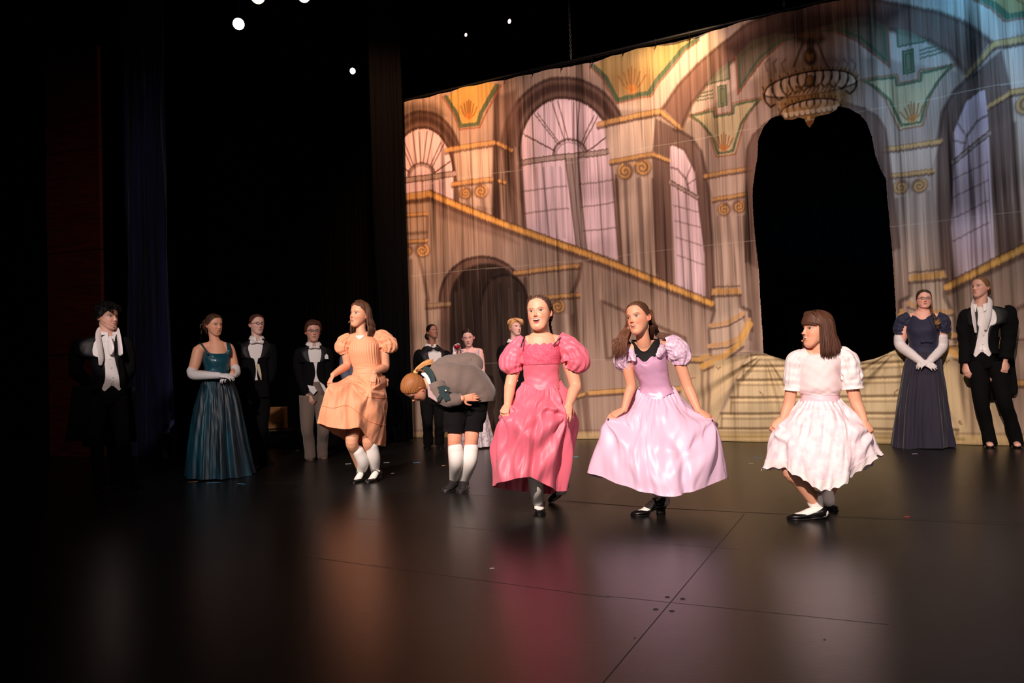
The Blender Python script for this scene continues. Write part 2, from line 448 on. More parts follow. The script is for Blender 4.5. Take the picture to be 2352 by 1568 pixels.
    F(z2((1010, 422), (1180, 388), (1175, 262), (1100, 320)), (0.55, 0.55, 0.44), .8, 2); L(z2((1010, 422), (1180, 388), (1175, 262)), 3, GREEN, .8, 1.5)
    for k in (0, 26, 52): L(z2((960-k*.6, 480+k), (1055, 465+k)), 3, GREEN, .75, 1.5)
    q = z3((130, 420), (145, 690), (210, 600), (330, 440), (480, 310), (560, 255), (420, 250), (250, 300))
    F(q, (0.42, 0.38, 0.28), .8, 3); L(q[:6], 3, RED, .8, 1.5); L(z3((155, 430), (160, 640), (300, 430), (430, 320), (560, 275)), 4, GREEN, .85, 1.5)
    L(z3((560, 255), (640, 240), (760, 245)), 4, BRN, .8, 2)
    F(z3((560, 300), (760, 300), (760, 520), (300, 560), (330, 450), (440, 350)), (0.58, 0.44, 0.38), .5, 12)
    # --- second pilaster beside the opening
    F(z2((1010, 1090), (1325, 1050), (1300, 1210), (1065, 1245)), LITE, .6, 3)
    F(z2((1075, 1260), (1300, 1230), (1340, 1560), (1345, 2350), (1120, 2360), (1085, 1600)), LITE, .45, 4)
    for x, cc in ((1656, MID), (1668, LITE), (1680, MID), (1692, LITE), (1704, MID), (1716, DK)): L([(x-6, 500), (x+9, 780)], 6, cc, .5, 5)
    bar(z2((1000, 1078))[0], z2((1335, 1030))[0], 8); bar(z2((1060, 1250))[0], z2((1305, 1215))[0], 7)
    spiral(z2((1142, 1325))[0], 13, 4.5, sgn=-1); spiral(z2((1250, 1305))[0], 13, 4.5)
    # --- arch band round the opening
    ob = z2((1300, 1700), (1305, 1000), (1310, 900), (1350, 800), (1430, 720), (1520, 660))+[(1820, 255), (1890, 240)]
    F(ob+[(1890, 300), (1800, 300), (1760, 400), (1745, 620)], MID, .85, 4); L(ob, 4, BRN, .6, 3)
    F(z2((1330, 1600), (1320, 2350), (1400, 2350), (1400, 1500)), MID, .6, 5)
    # --- wall under the rail
    F([(990, 455), (1150, 520), (1340, 590), (1640, 705), (1640, 1020), (900, 1020), (900, 460)], (0.66, 0.57, 0.50), 1, 2)
    F([(990, 460), (1150, 525), (1190, 560), (1010, 500)], MID, .5, 8)
    # left post with capital
    F([(925, 450), (988, 448), (984, 545), (925, 545)], (0.70, 0.60, 0.50), 1, 2); F([(925, 545), (975, 545), (1000, 1010), (925, 1010)], (0.72, 0.64, 0.56), .8, 4)
    for a, b, w in (((925, 470), (990, 462), 8), ((930, 540), (984, 535), 5), ((985, 500), (985, 550), 4), ((968, 590), (990, 700), 5), ((950, 600), (962, 1000), 6)): L([a, b], w, BRN, .6, 4)
    bar((925, 456), (996, 446), 14); bar((925, 497), (984, 492), 6); bar((925, 558), (984, 553), 6); spiral((975, 577), 14, 5); spiral((943, 577), 9, 3, sgn=-1)
    # doorway under the stair
    F(arc((1110, 690), 97, 99, 0, 180).tolist()+[(1013, 1010), (1232, 1010)], MID, .95, 3)
    L(arc((1110, 690), 97, 99, -5, 185), 5, DK, .8, 3)
    F(arc((1120, 690), 84, 84, 0, 180).tolist()+[(1036, 1010), (1235, 1010)], (0.24, 0.19, 0.17), .92, 4)
    F(arc((1160, 700), 52, 68, 0, 180).tolist()+[(1108, 1010), (1215, 1010)], (0.33, 0.27, 0.24), .9, 4); L(arc((1160, 700), 52, 68, 0, 180), 4, (0.18, 0.14, 0.13), .8, 3)
    for x in (1050, 1066, 1088, 1104, 1130, 1148, 1170, 1190, 1208): L([(x, 640+abs(x-1120)*.5), (x+12, 1000)], 5, (0.42, 0.36, 0.31) if (x//2) % 2 else (0.17, 0.13, 0.12), .55, 4)
    F([(984, 695), (1014, 695), (1014, 1010), (990, 1010)], (0.70, 0.62, 0.54), .8, 3); bar((985, 703), (1034, 698), 8, (0.66, 0.56, 0.44)); L([(984, 690), (1000, 1005)], 4, BRN, .6, 3)
    # brackets right of the doorway
    F([(1185, 632), (1330, 615), (1318, 680), (1230, 690)], (0.62, 0.54, 0.47), .8, 3)
    bar((1184, 627), (1328, 609), 8); L([(1331, 606), (1326, 640), (1312, 676)], 7, BRN, .7, 4); bar((1240, 684), (1326, 677), 8)
    spiral((1282, 705), 14, 5); L([(1206, 640), (1232, 1005)], 7, DK, .7, 5)
    for x, cc in ((1248, MID), (1262, LITE), (1282, MID), (1300, LITE), (1314, BRN)): L([(x, 725), (x+18, 1000)], 6, cc, .5, 5)
    L([(1317, 680), (1345, 1000)], 6, BRN, .6, 4)
    # panels under the rail
    L([(1375, 691), (1478, 735), (1573, 777), (1578, 812), (1388, 824), (1375, 691)], 6, BRN, .6, 4)
    bar((1351, 903), (1440, 897), 9, (0.80, 0.62, 0.36)); bar((1440, 897), (1560, 893), 9, (0.80, 0.62, 0.36)); bar((1317, 912), (1340, 905), 7, (0.80, 0.62, 0.36))
    L([(1345, 905), (1352, 995)], 5, BRN, .5, 4)
    # newel post and steps
    F([(1566, 830), (1640, 830), (1632, 1010), (1560, 1010)], (0.80, 0.72, 0.55), .6, 4)
    L([(1610, 835), (1618, 1000)], 5, BRN, .5, 4); L([(1625, 840), (1632, 1000)], 5, BRN, .5, 4)
    bar((1560, 823), (1612, 826), 9, (0.80, 0.64, 0.38)); L([(1612, 822), (1650, 812)], 10, (0.80, 0.64, 0.38), .9, 3)
    F([(1636, 670), (1702, 668), (1698, 720), (1722, 760), (1705, 815), (1632, 815), (1628, 760), (1640, 715)], (0.74, 0.66, 0.58), 1, 3)
    L([(1638, 680), (1641, 715), (1628, 760), (1632, 815)], 5, DK, .6, 4); L([(1700, 680), (1702, 705), (1724, 715), (1728, 760)], 6, DK, .6, 4)
    L([(1632, 748), (1670, 742), (1708, 720)], 8, (0.78, 0.62, 0.42), .9, 2); L([(1632, 756), (1672, 750), (1710, 729)], 3, BRN, .7, 2)
    L([(1628, 795), (1670, 790), (1700, 775), (1722, 735)], 9, (0.78, 0.62, 0.42), .9, 2); L([(1628, 803), (1672, 799), (1706, 782), (1729, 742)], 3, BRN, .7, 2)
    L([(1612, 842), (1660, 820), (1700, 790), (1724, 745)], 12, (0.84, 0.66, 0.36), .9, 3); L([(1616, 852), (1665, 830), (1708, 798)], 4, BRN, .7, 3)
    F([(1636, 664), (1700, 662), (1702, 676), (1634, 678)], GOLD, 1, 3); L([(1634, 682), (1702, 679)], 5, BRN, .7, 3); L([(1636, 660), (1700, 658)], 3, BRN, .6, 2)
    F([(1722, 815), (1910, 812), (1910, 1020), (1620, 1020), (1655, 955), (1680, 905), (1695, 870), (1708, 838)], (0.84, 0.77, 0.60), .85, 4)
    F([(1640, 830), (1715, 815), (1700, 850), (1685, 880), (1660, 930), (1640, 990), (1625, 1010)], (0.82, 0.74, 0.57), .9, 5)
    ST = [(1725, 815), (1707, 841), (1694, 873), (1678, 913), (1656, 950), (1643, 984), (1635, 1003)]
    for i, (x, y) in enumerate(ST):
        L([(x, y), (1905, y-1)], 4.5, (0.50, 0.40, 0.27), .75, 3); L([(x+2, y+6), (1905, y+5)], 3, (0.90, 0.82, 0.62), .7, 3); L([(x+3, y+12), (1905, y+11)], 3, (0.55, 0.44, 0.30), .45, 3)
        if i+1 < len(ST): L([(x+2, y), (x+1, ST[i+1][1])], 4, (0.50, 0.40, 0.28), .5, 3)
    for cx, cy in ((1650, 850), (1580, 862), (1640, 968), (1745, 900)):
        P = [(cx, cy)]
        for k in range(6): P.append((P[-1][0]+random.uniform(-4, 7), P[-1][1]+random.uniform(-4, 7)))
        L(P, 1.6, (0.55, 0.33, 0.15), .7, 1)
    # gold rail of the stair, over everything
    R_ = [(990, 446), (1070, 480), (1152, 513), (1240, 545), (1341, 581), (1450, 623), (1560, 667), (1634, 697)]
    L([(x, y+12) for x, y in R_], 9, BRN, .7, 6); L(R_, 13, (0.86, 0.64, 0.32), .97, 2); L([(x, y-8) for x, y in R_], 3, BRN, .6, 2); L([(x, y+1) for x, y in R_], 3, (0.94, 0.76, 0.44), .6, 3)
    F([(900, 992), (1910, 995), (1910, 1030), (900, 1030)], (0.80, 0.70, 0.46), .6, 6); L([(900, 988), (1910, 992)], 3, BRN, .35, 3)
    return p.c
def paint_chandelier(px, py, col):
    p = Paint(px, py, (1, 1, 1)); p.c = col; L, F, E = p.line, p.poly, p.ell
    CH = (0.62, 0.44, 0.22); CD = (0.25, 0.16, 0.11); GL = (0.80, 0.68, 0.56)
    t = lambda x: -.15*(x-1862)
    E((1862, 200), 122, 58, (0.58, 0.42, 0.25), .55, 26); E((1862, 235), 85, 50, (0.66, 0.50, 0.28), .7, 16)
    E((1862, 92), 34, 14, CD, .75, 8); E((1862, 86), 24, 9, CH, .5, 5); E((1862, 134), 15, 20, CD, .85, 4); E((1860, 131), 9, 13, CH, .9, 3); L([(1862, 98), (1862, 120)], 15, CD, .7, 4)
    for sx in (-1, 1):
        L([(1862+sx*18, 104), (1862+sx*38, 156)], 3.5, CD, .7, 3)
        for q in (60, 80, 98): L([(1862+sx*q, 168), (1862+sx*(q+5), 150), (1862+sx*(q-3), 140)], 3, CD, .45, 3)
    def tier(cy, rx, ry, n, drop, w):
        xs = np.linspace(-1, 1, 34); top = [(1862+rx*x, cy+t(1862+rx*x)-ry*math.sqrt(1-x*x)) for x in xs]
        bot = [(1862+rx*x, cy+t(1862+rx*x)+ry*.45*math.sqrt(1-x*x)) for x in xs]
        F(top+bot[::-1], GL, .8, 4); L(bot, w*.9, CD, .75, 2); L([(x, y+drop*.35) for x, y in bot], w*.6, CH, .6, 3)
        for i in range(n):
            x = -0.97+1.94*i/(n-1); X = 1862+rx*x; Y = cy+t(X)-ry*math.sqrt(max(0, 1-x*x)); sg = 1 if x > -.1 else -1
            L([(X, Y), (X+2*sg, Y+drop*.30), (X-3*sg, Y+drop*.62), (X-13*sg, Y+drop*.85), (X-22*sg, Y+drop*.72)], w, CD, .9, 1.6)
            E((X+1*sg, Y+drop*.36), w*.8, w*1.9, CD, .8, 2)
            L([(X-2, Y+2), (X-5, Y-7)], w*.8, CD, .8, 1.4); L([(X+2, Y+2), (X+5, Y-6)], w*.6, CD, .7, 1.4); L([(X, Y), (X, Y-10)], w*.5, (.72, .5, .2), .7, 1.4)
        L(top, w*1.2, CD, .95, 1.8); L([(x, y-2.5) for x, y in top], w*.5, CH, .8, 1.5)
    tier(204, 107, 37, 12, 46, 3.6)
    F([(1800, 205), (1925, 190), (1915, 232), (1812, 240)], CH, .55, 10); E((1862, 190), 13, 15, CD, .75, 3); E((1860, 188), 8, 10, CH, .9, 3)
    for i in range(12): L([(1805+i*10, 222-i), (1812+i*10, 212-i), (1809+i*10, 204-i)], 2.2, CD, .6, 1.6)
    tier(254, 70, 23, 10, 30, 3.0)
    F([(1796, 252), (1930, 234), (1922, 258), (1868, 274), (1805, 276)], (0.72, 0.54, 0.32), .6, 5)
    for i in range(10): E((1806+i*12.5, 268-i*1.9), 7, 6.5, (.86, .76, .62), .75, 2); L(arc((1806+i*12.5, 268-i*1.9), 7, 6.5, 180, 360, 8), 1.8, CD, .7, 1.2)
    E((1861, 276), 12, 10, CH, .95, 2); E((1861, 286), 8, 8, (.58, .34, .14), .95, 2); E((1858, 274), 4, 5, (.88, .70, .45), .7, 2)
    return p.c
def build_cloth():
    NS, NZ = 1250, 560
    s = np.linspace(S_L, S_END, NS); z = np.linspace(0.0, Z_TOP, NZ)
    S, Z = np.meshgrid(s, z); S = S.ravel().copy(); Z = Z.ravel().copy()
    o = np.array(CL0); d = np.array(CDIR); nrm = np.array(CNOR)
    base = o[None, :]+S[:, None]*d[None, :]; base[:, 2] = Z
    rx, ry = project(base)
    Sm = S_C-np.abs(S-S_C)
    bm_ = o[None, :]+Sm[:, None]*d[None, :]; bm_[:, 2] = Z
    mx, my = project(bm_)
    jb = Wave(51, (30, 1.2), 10); jc = Wave(52, (60, 2.5), 8); kb = 0.3+0.7*sstep(0.8, 1.6, Z)
    my = my+kb*(0.75*jb(S, Z)+0.55*jc(S, Z))
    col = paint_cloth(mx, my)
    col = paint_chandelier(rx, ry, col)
    # brushed paint streaks plus wrinkle shading put into the colour, strongest in the upper two thirds
    w1 = Wave(3, (9.0, 0.25)); w2 = Wave(4, (26.0, 0.5)); w3 = Wave(5, (1.2, 0.8))
    k = 0.35+0.65*sstep(0.9, 1.6, Z)
    st = 0.055*w1(S, Z)+0.05*w2(S, Z)+0.04*w3(S, Z)
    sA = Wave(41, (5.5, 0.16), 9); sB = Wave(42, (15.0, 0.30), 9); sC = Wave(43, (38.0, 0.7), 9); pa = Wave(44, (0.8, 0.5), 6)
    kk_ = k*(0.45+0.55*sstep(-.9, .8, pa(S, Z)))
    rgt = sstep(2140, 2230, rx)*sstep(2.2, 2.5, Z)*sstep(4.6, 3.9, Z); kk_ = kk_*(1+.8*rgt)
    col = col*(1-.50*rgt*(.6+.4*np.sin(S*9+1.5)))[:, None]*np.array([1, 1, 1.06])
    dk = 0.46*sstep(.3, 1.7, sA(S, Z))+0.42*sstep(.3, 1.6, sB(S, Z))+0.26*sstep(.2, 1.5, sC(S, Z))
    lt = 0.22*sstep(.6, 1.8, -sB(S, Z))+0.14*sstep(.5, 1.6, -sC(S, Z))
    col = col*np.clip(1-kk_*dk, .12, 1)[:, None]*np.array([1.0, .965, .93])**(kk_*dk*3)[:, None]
    col = col+(lin((.93, .87, .80))-col)*(kk_*lt*.55)[:, None]
    blot = Wave(45, (1.7, 1.5), 8); col = col*(1-.16*sstep(-.2, 1.6, blot(S, Z)))[:, None]*np.array([1., .97, .94])
    col = np.clip(col*(1+st*k)[:, None], 0, 1)
    lum = col.mean(1, keepdims=True); col = np.clip(col*(lum/.40)**.35*1.02, 0, 1)
    for zz in (1.02, 2.32, 3.62):       # sewn seams
        a = (np.abs(Z-zz-0.01*np.sin(S*2)) < 0.006)*0.18
        col = col*(1-a[:, None])+lin((0.85, 0.80, 0.72))*a[:, None]
    # hanging folds
    f1 = Wave(21, (0.55, 0.03)); f2 = Wave(22, (2.3, 0.10)); f3 = Wave(23, (6.5, 0.22)); f4 = Wave(24, (13, 0.6))
    up = sstep(0.2, 1.7, Z)
    disp = 0.05*f1(S, Z)+(0.010*f2(S, Z)+0.0038*f3(S, Z)+0.0013*f4(S, Z))*(0.25+0.75*up)*(0.55+0.45*f1(S*0.7+3, Z*2))
    disp -= 0.05*np.exp(-Z/0.05)*0.5
    # slack cloth under the opening: wrinkles fanning from the two tied corners
    for cx, cz in (cloth_hit(1756, 812), cloth_hit(2062, 801)):
        r = np.hypot(S-cx, Z-cz)+1e-6; a = np.arctan2(Z-cz, (S-cx))
        m = (Z < cz+0.03)*sstep(1.9, 0.3, r)*sstep(0.02, 0.25, r)
        disp += m*0.024*np.sin(a*13+2*np.sin(a*5))
    disp += -0.05*np.exp(-((S-S_C)/0.7)**2)*np.exp(-((Z-0.7)/0.45)**2)
    # hole
    H = np.array(HOLE, float); n = len(H)
    ins = np.zeros(len(S), bool)
    for i in range(n):
        (x0, y0), (x1, y1) = H[i], H[(i+1) % n]
        if y0 == y1: continue
        ins ^= ((y0 > ry) != (y1 > ry)) & (rx < (x1-x0)*(ry-y0)/(y1-y0)+x0)
    # snap the border vertices to the cut edge
    G = ins.reshape(NZ, NS)
    nb = np.zeros_like(G)
    nb[1:] |= ~G[:-1]; nb[:-1] |= ~G[1:]; nb[:, 1:] |= ~G[:, :-1]; nb[:, :-1] |= ~G[:, 1:]
    nb[1:, 1:] |= ~G[:-1, :-1]; nb[:-1, 1:] |= ~G[1:, :-1]; nb[1:, :-1] |= ~G[:-1, 1:]; nb[:-1, :-1] |= ~G[1:, 1:]
    border = (G & nb).ravel()
    HS = np.array([cloth_hit(x, y) for x, y in HOLE])
    bi = np.nonzero(border)[0]
    best = np.full(len(bi), 1e9); bs = S[bi].copy(); bz = Z[bi].copy()
    for i in range(n):
        a, b = HS[i], HS[(i+1) % n]; ab = b-a
        t = np.clip(((S[bi]-a[0])*ab[0]+(Z[bi]-a[1])*ab[1])/(ab@ab), 0, 1)
        qx, qz = a[0]+t*ab[0], a[1]+t*ab[1]; dd = np.hypot(S[bi]-qx, Z[bi]-qz)
        m = dd < best; best[m] = dd[m]; bs[m] = qx[m]; bz[m] = qz[m]
    jit = Wave(31, (30, 30))
    S[bi] = bs+0.002*jit(bs, bz); Z[bi] = bz
    P = o[None, :]+S[:, None]*d[None, :]+disp[:, None]*nrm[None, :]
    # top edge sags a little between the ties, the hem lies on the floor
    P[:, 2] = Z-sstep(Z_TOP-0.5, Z_TOP, Z)*(0.006+0.006*np.cos(2*math.pi*(S-S_L)/0.42))+0.004
    kill = (G & ~nb)
    idx = np.arange(NS*NZ).reshape(NZ, NS)
    a, b, c, e = idx[:-1, :-1], idx[:-1, 1:], idx[1:, 1:], idx[1:, :-1]
    kk = G[:-1, :-1] & G[:-1, 1:] & G[1:, 1:] & G[1:, :-1]
    kk = kk | kill[:-1, :-1] | kill[:-1, 1:] | kill[1:, 1:] | kill[1:, :-1]
    keep = ~kk
    F = np.stack([a[keep], b[keep], c[keep], e[keep]], 1)
    me = bpy.data.meshes.new('painted_backdrop')
    me.vertices.add(len(P)); me.vertices.foreach_set('co', P.astype(np.float32).ravel())
    me.loops.add(F.size); me.loops.foreach_set('vertex_index', F.astype(np.int32).ravel())
    me.polygons.add(len(F)); me.polygons.foreach_set('loop_start', np.arange(0, F.size, 4, dtype=np.int32))
    me.polygons.foreach_set('use_smooth', np.ones(len(F), bool))
    me.update(calc_edges=True)
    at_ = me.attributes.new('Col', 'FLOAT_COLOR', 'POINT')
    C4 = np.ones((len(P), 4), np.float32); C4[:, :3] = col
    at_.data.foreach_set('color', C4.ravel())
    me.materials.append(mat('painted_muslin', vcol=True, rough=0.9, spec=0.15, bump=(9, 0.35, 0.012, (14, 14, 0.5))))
    ob = bpy.data.objects.new('painted_backdrop', me); COL.objects.link(ob)
    tag(ob, 'tall painted cloth of a palace hall with arched opening, stair and windows', 'backdrop')
    return ob
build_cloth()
# ------------------------------------------------------------------ the stage
M_BLACK = mat('black_paint', (0.045, 0.043, 0.045), 0.95, spec=0.1)
M_IRON = mat('black_iron', (0.05, 0.05, 0.05), 0.5, 0.6)
def structure(name, v, f, m):
    o = MB().add(v, f).build(name, m, smooth=False); o['kind'] = 'structure'; return o
def floor_mat():
    m = bpy.data.materials.new('stage_floor'); m.use_nodes = True
    nt = m.node_tree; N = nt.nodes; L = nt.links; b = N['Principled BSDF']
    tc = N.new('ShaderNodeTexCoord')
    n1 = N.new('ShaderNodeTexNoise'); n1.inputs['Scale'].default_value = 1.3; n1.inputs['Detail'].default_value = 6
    L.new(tc.outputs['Object'], n1.inputs['Vector'])
    mp = N.new('ShaderNodeMapping'); mp.inputs['Scale'].default_value = (1, 9, 1); mp.inputs['Rotation'].default_value = (0, 0, 0.44)
    L.new(tc.outputs['Object'], mp.inputs['Vector'])
    n2 = N.new('ShaderNodeTexNoise'); n2.inputs['Scale'].default_value = 14; n2.inputs['Detail'].default_value = 8
    L.new(mp.outputs[0], n2.inputs['Vector'])
    cr = N.new('ShaderNodeValToRGB'); cr.color_ramp.elements[0].color = (0.004, 0.0037, 0.0035, 1); cr.color_ramp.elements[1].color = (0.013, 0.012, 0.011, 1)
    L.new(n1.outputs['Fac'], cr.inputs[0]); 
    # thin scuffs
    v = N.new('ShaderNodeTexNoise'); v.inputs['Scale'].default_value = 3.0; v.inputs['Detail'].default_value = 2; v.inputs['Distortion'].default_value = 1.5
    L.new(tc.outputs['Object'], v.inputs['Vector'])
    sb = N.new('ShaderNodeMath'); sb.operation = 'SUBTRACT'; sb.inputs[1].default_value = 0.5; L.new(v.outputs['Fac'], sb.inputs[0])
    ab = N.new('ShaderNodeMath'); ab.operation = 'ABSOLUTE'; L.new(sb.outputs[0], ab.inputs[0])
    lt = N.new('ShaderNodeMapRange'); lt.inputs[1].default_value = 0.0; lt.inputs[2].default_value = 0.0025; lt.inputs[3].default_value = 1; lt.inputs[4].default_value = 0
    L.new(ab.outputs[0], lt.inputs[0])
    n3 = N.new('ShaderNodeTexNoise'); n3.inputs['Scale'].default_value = 2.1; L.new(tc.outputs['Object'], n3.inputs['Vector'])
    g = N.new('ShaderNodeMapRange'); g.inputs[1].default_value = 0.55; g.inputs[2].default_value = 0.7; L.new(n3.outputs['Fac'], g.inputs[0])
    mu = N.new('ShaderNodeMath'); mu.operation = 'MULTIPLY'; L.new(lt.outputs[0], mu.inputs[0]); L.new(g.outputs[0], mu.inputs[1])
    mu2 = N.new('ShaderNodeMath'); mu2.operation = 'MULTIPLY'; mu2.inputs[1].default_value = 0.35; L.new(mu.outputs[0], mu2.inputs[0])
    mx = N.new('ShaderNodeMix'); mx.data_type = 'RGBA'; L.new(mu2.outputs[0], mx.inputs[0]); L.new(cr.outputs[0], mx.inputs[6]); mx.inputs[7].default_value = (0.10, 0.10, 0.10, 1)
    L.new(mx.outputs[2], b.inputs['Base Color'])
    rr = N.new('ShaderNodeMapRange'); rr.inputs[3].default_value = 0.27; rr.inputs[4].default_value = 0.36
    L.new(n2.outputs['Fac'], rr.inputs[0]); L.new(rr.outputs[0], b.inputs['Roughness'])
    b.inputs['Specular IOR Level'].default_value = 0.42
    bp = N.new('ShaderNodeBump'); bp.inputs['Strength'].default_value = 0.12; bp.inputs['Distance'].default_value = 0.002
    L.new(n2.outputs['Fac'], bp.inputs['Height']); L.new(bp.outputs[0], b.inputs['Normal'])
    return m
def build_floor():
    mb = MB()
    v, f = box((1.0, 6.5, -0.05), (22, 17, 0.1)); mb.add(v, f, 0)
    def strip(a, b, w, mi, z=0.0006):
        a = np.array(floor_at(*a)); b = np.array(floor_at(*b)); t = nv(b-a); s = np.array([-t[1], t[0], 0])*w/2
        q = np.array([a-s, b-s, b+s, a+s]); q[:, 2] = z
        mb.add(q, [(0, 1, 2, 3)], mi)
    strip((1300, 1150), (1500, 1166), 0.012, 1); strip((1500, 1166), (2352, 1207), 0.010, 2); strip((1240, 1150), (1700, 1176), 0.004, 1)
    strip((300, 1088), (1300, 1150), 0.005, 2); strip((1700, 1176), (2352, 1201), 0.004, 2)
    strip((700, 1278), (1400, 1372), 0.003, 1); strip((1390, 1368), (2040, 1434), 0.003, 1)
    strip((1710, 1180), (1385, 1568), 0.0035, 1); strip((1460, 1244), (1700, 1262), 0.003, 1)
    strip((680, 1178), (1160, 1220), 0.003, 2); strip((70, 1212), (620, 1110), 0.004, 2); strip((2020, 1115), (2352, 1122), 0.004, 2)
    strip((1180, 1070), (880, 1075), 0.003, 2)
    m1 = mat('floor_gap', (0.02, 0.02, 0.02), 0.8); m2 = mat('floor_scuffed_edge', (0.17, 0.165, 0.16), 0.6)
    # countersunk screws at the panel corners
    for x, y in ((1533, 1371), (1568, 1375), (1506, 1399), (1543, 1403), (1634, 1265), (1458, 1465), (1894, 1469), (1666, 1267)):
        c = np.array(floor_at(x, y)); r = 0.011 if y > 1300 and x < 1600 and y < 1420 else 0.004
        t = np.linspace(0, 2*math.pi, 20, endpoint=False)
        ring = lambda q, z: np.stack([c[0]+q*np.cos(t), c[1]+q*np.sin(t), np.full(20, z)], 1)
        v, f = loft([ring(r, .0007), ring(r*.8, .0016)]); mb.add(v, f, 2)
        v, f = loft([ring(r*.8, .0016), ring(r*.45, .0009), ring(r*.01, .0009)]); mb.add(v, f, 1)
    o = mb.build('floor', [floor_mat(), m1, m2], smooth=False); o['kind'] = 'structure'
build_floor()
structure('wall_back', *box((1.0, 15.0, 4.0), (22, 0.1, 8.2)), M_BLACK)
structure('wall_left', *box((-10.0, 6.5, 4.0), (0.1, 17, 8.2)), M_BLACK)
structure('wall_right', *box((12.0, 6.5, 4.0), (0.1, 17, 8.2)), M_BLACK)
structure('ceiling', *box((1.0, 8.5, 8.1), (22, 13, 0.1)), M_BLACK)
def drape(name, a, b, z1, m, label, nf=9, amp=0.06, seed=1, flare=0.0, z0=0.01):
    a = np.array(a, float); b = np.array(b, float); t = nv(b-a); s = np.array([-t[1], t[0]]); L = np.linalg.norm(b-a)
    NU, NVz = nf*14, 40
    rings = []
    w = Wave(seed, (0.8, 0.15)); w2 = Wave(seed+1, (3.0, 0.4))
    for k in range(NVz):
        zz = z1+(z0-z1)*k/(NVz-1); u = np.linspace(0, 1, NU); q = k/(NVz-1)
        d = amp*(0.45+0.55*q)*np.sin(2*math.pi*nf*u+1.2*w(u*4, zz))+0.012*w2(u*L*3, zz)
        c = a[None]+(u*L*(1+flare*q)-flare*q*L/2)[:, None]*t[None]+d[:, None]*s[None]
        rings.append(np.column_stack([c, np.full(NU, zz)]))
    v, f = loft(rings, False)
    o = MB().add(v, f).build(name, m); tag(o, label, 'curtain'); return o
# side masking: brown wall panel, blue leg, black legs, black rear curtain
pA, pB = at(118, 1047, 9.7), at(241, 1043, 9.4)
def brown_panel():
    mb = MB()
    a = np.array((pA.x, pA.y)); b = np.array((pB.x, pB.y)); t = nv(b-a); c = (a+b)/2; L = np.linalg.norm(b-a)
    R = np.array([[t[0], -t[1], 0], [t[1], t[0], 0], [0, 0, 1]])
    z = 0.0
    for h in (1.33, 1.33, 1.33, 1.33):
        v, f = box((c[0], c[1], z+h/2), (L, 0.05, h-0.012), R); mb.add(v, f); z += h
    o = mb.build('wall_panel', mat('dark_stained_wood', (0.40, 0.145, 0.07), 0.55, mix=((0.26, 0.09, 0.05), 3, 0.3, 0.7, (1, 1, 9))), smooth=False)
    tag(o, 'tall reddish brown wooden panel at the far left of the stage', 'wall panel')
brown_panel()
M_NAVY = mat('navy_velour', (0.17, 0.20, 0.40), 0.95, sheen=0.3, mix=((0.09, 0.10, 0.20), 2, 0.35, 0.65, (6, 6, 0.3)))
M_BLKV = mat('black_velour', (0.030, 0.029, 0.033), 1.0, spec=0.05)
p0, p1 = at(300, 1050, 9.3), at(392, 1050, 8.9)
drape('stage_curtain', (p0.x, p0.y), (p1.x, p1.y), 6.2, M_NAVY, 'dark navy side curtain hanging in folds behind the leftmost person', 7, 0.035, 5, 0.2)
p0, p1 = at(872, 1010, 9.9), at(946, 1010, 10.3)
drape('stage_curtain', (p0.x, p0.y), (p1.x, p1.y), 6.4, M_BLKV, 'narrow black side curtain touching the left edge of the painted cloth', 6, 0.03, 9)
p0, p1 = at(400, 1010, 12.0), at(880, 1010, 12.2)
drape('stage_curtain', (p0.x, p0.y), (p1.x, p1.y), 7.6, M_BLKV, 'wide black curtain behind the people at the left', 22, 0.07, 13)
drape('stage_curtain', (-1.0, 13.2), (11.5, 11.6), 7.6, M_BLKV, 'black rear curtain seen through the arched opening', 60, 0.07, 15)
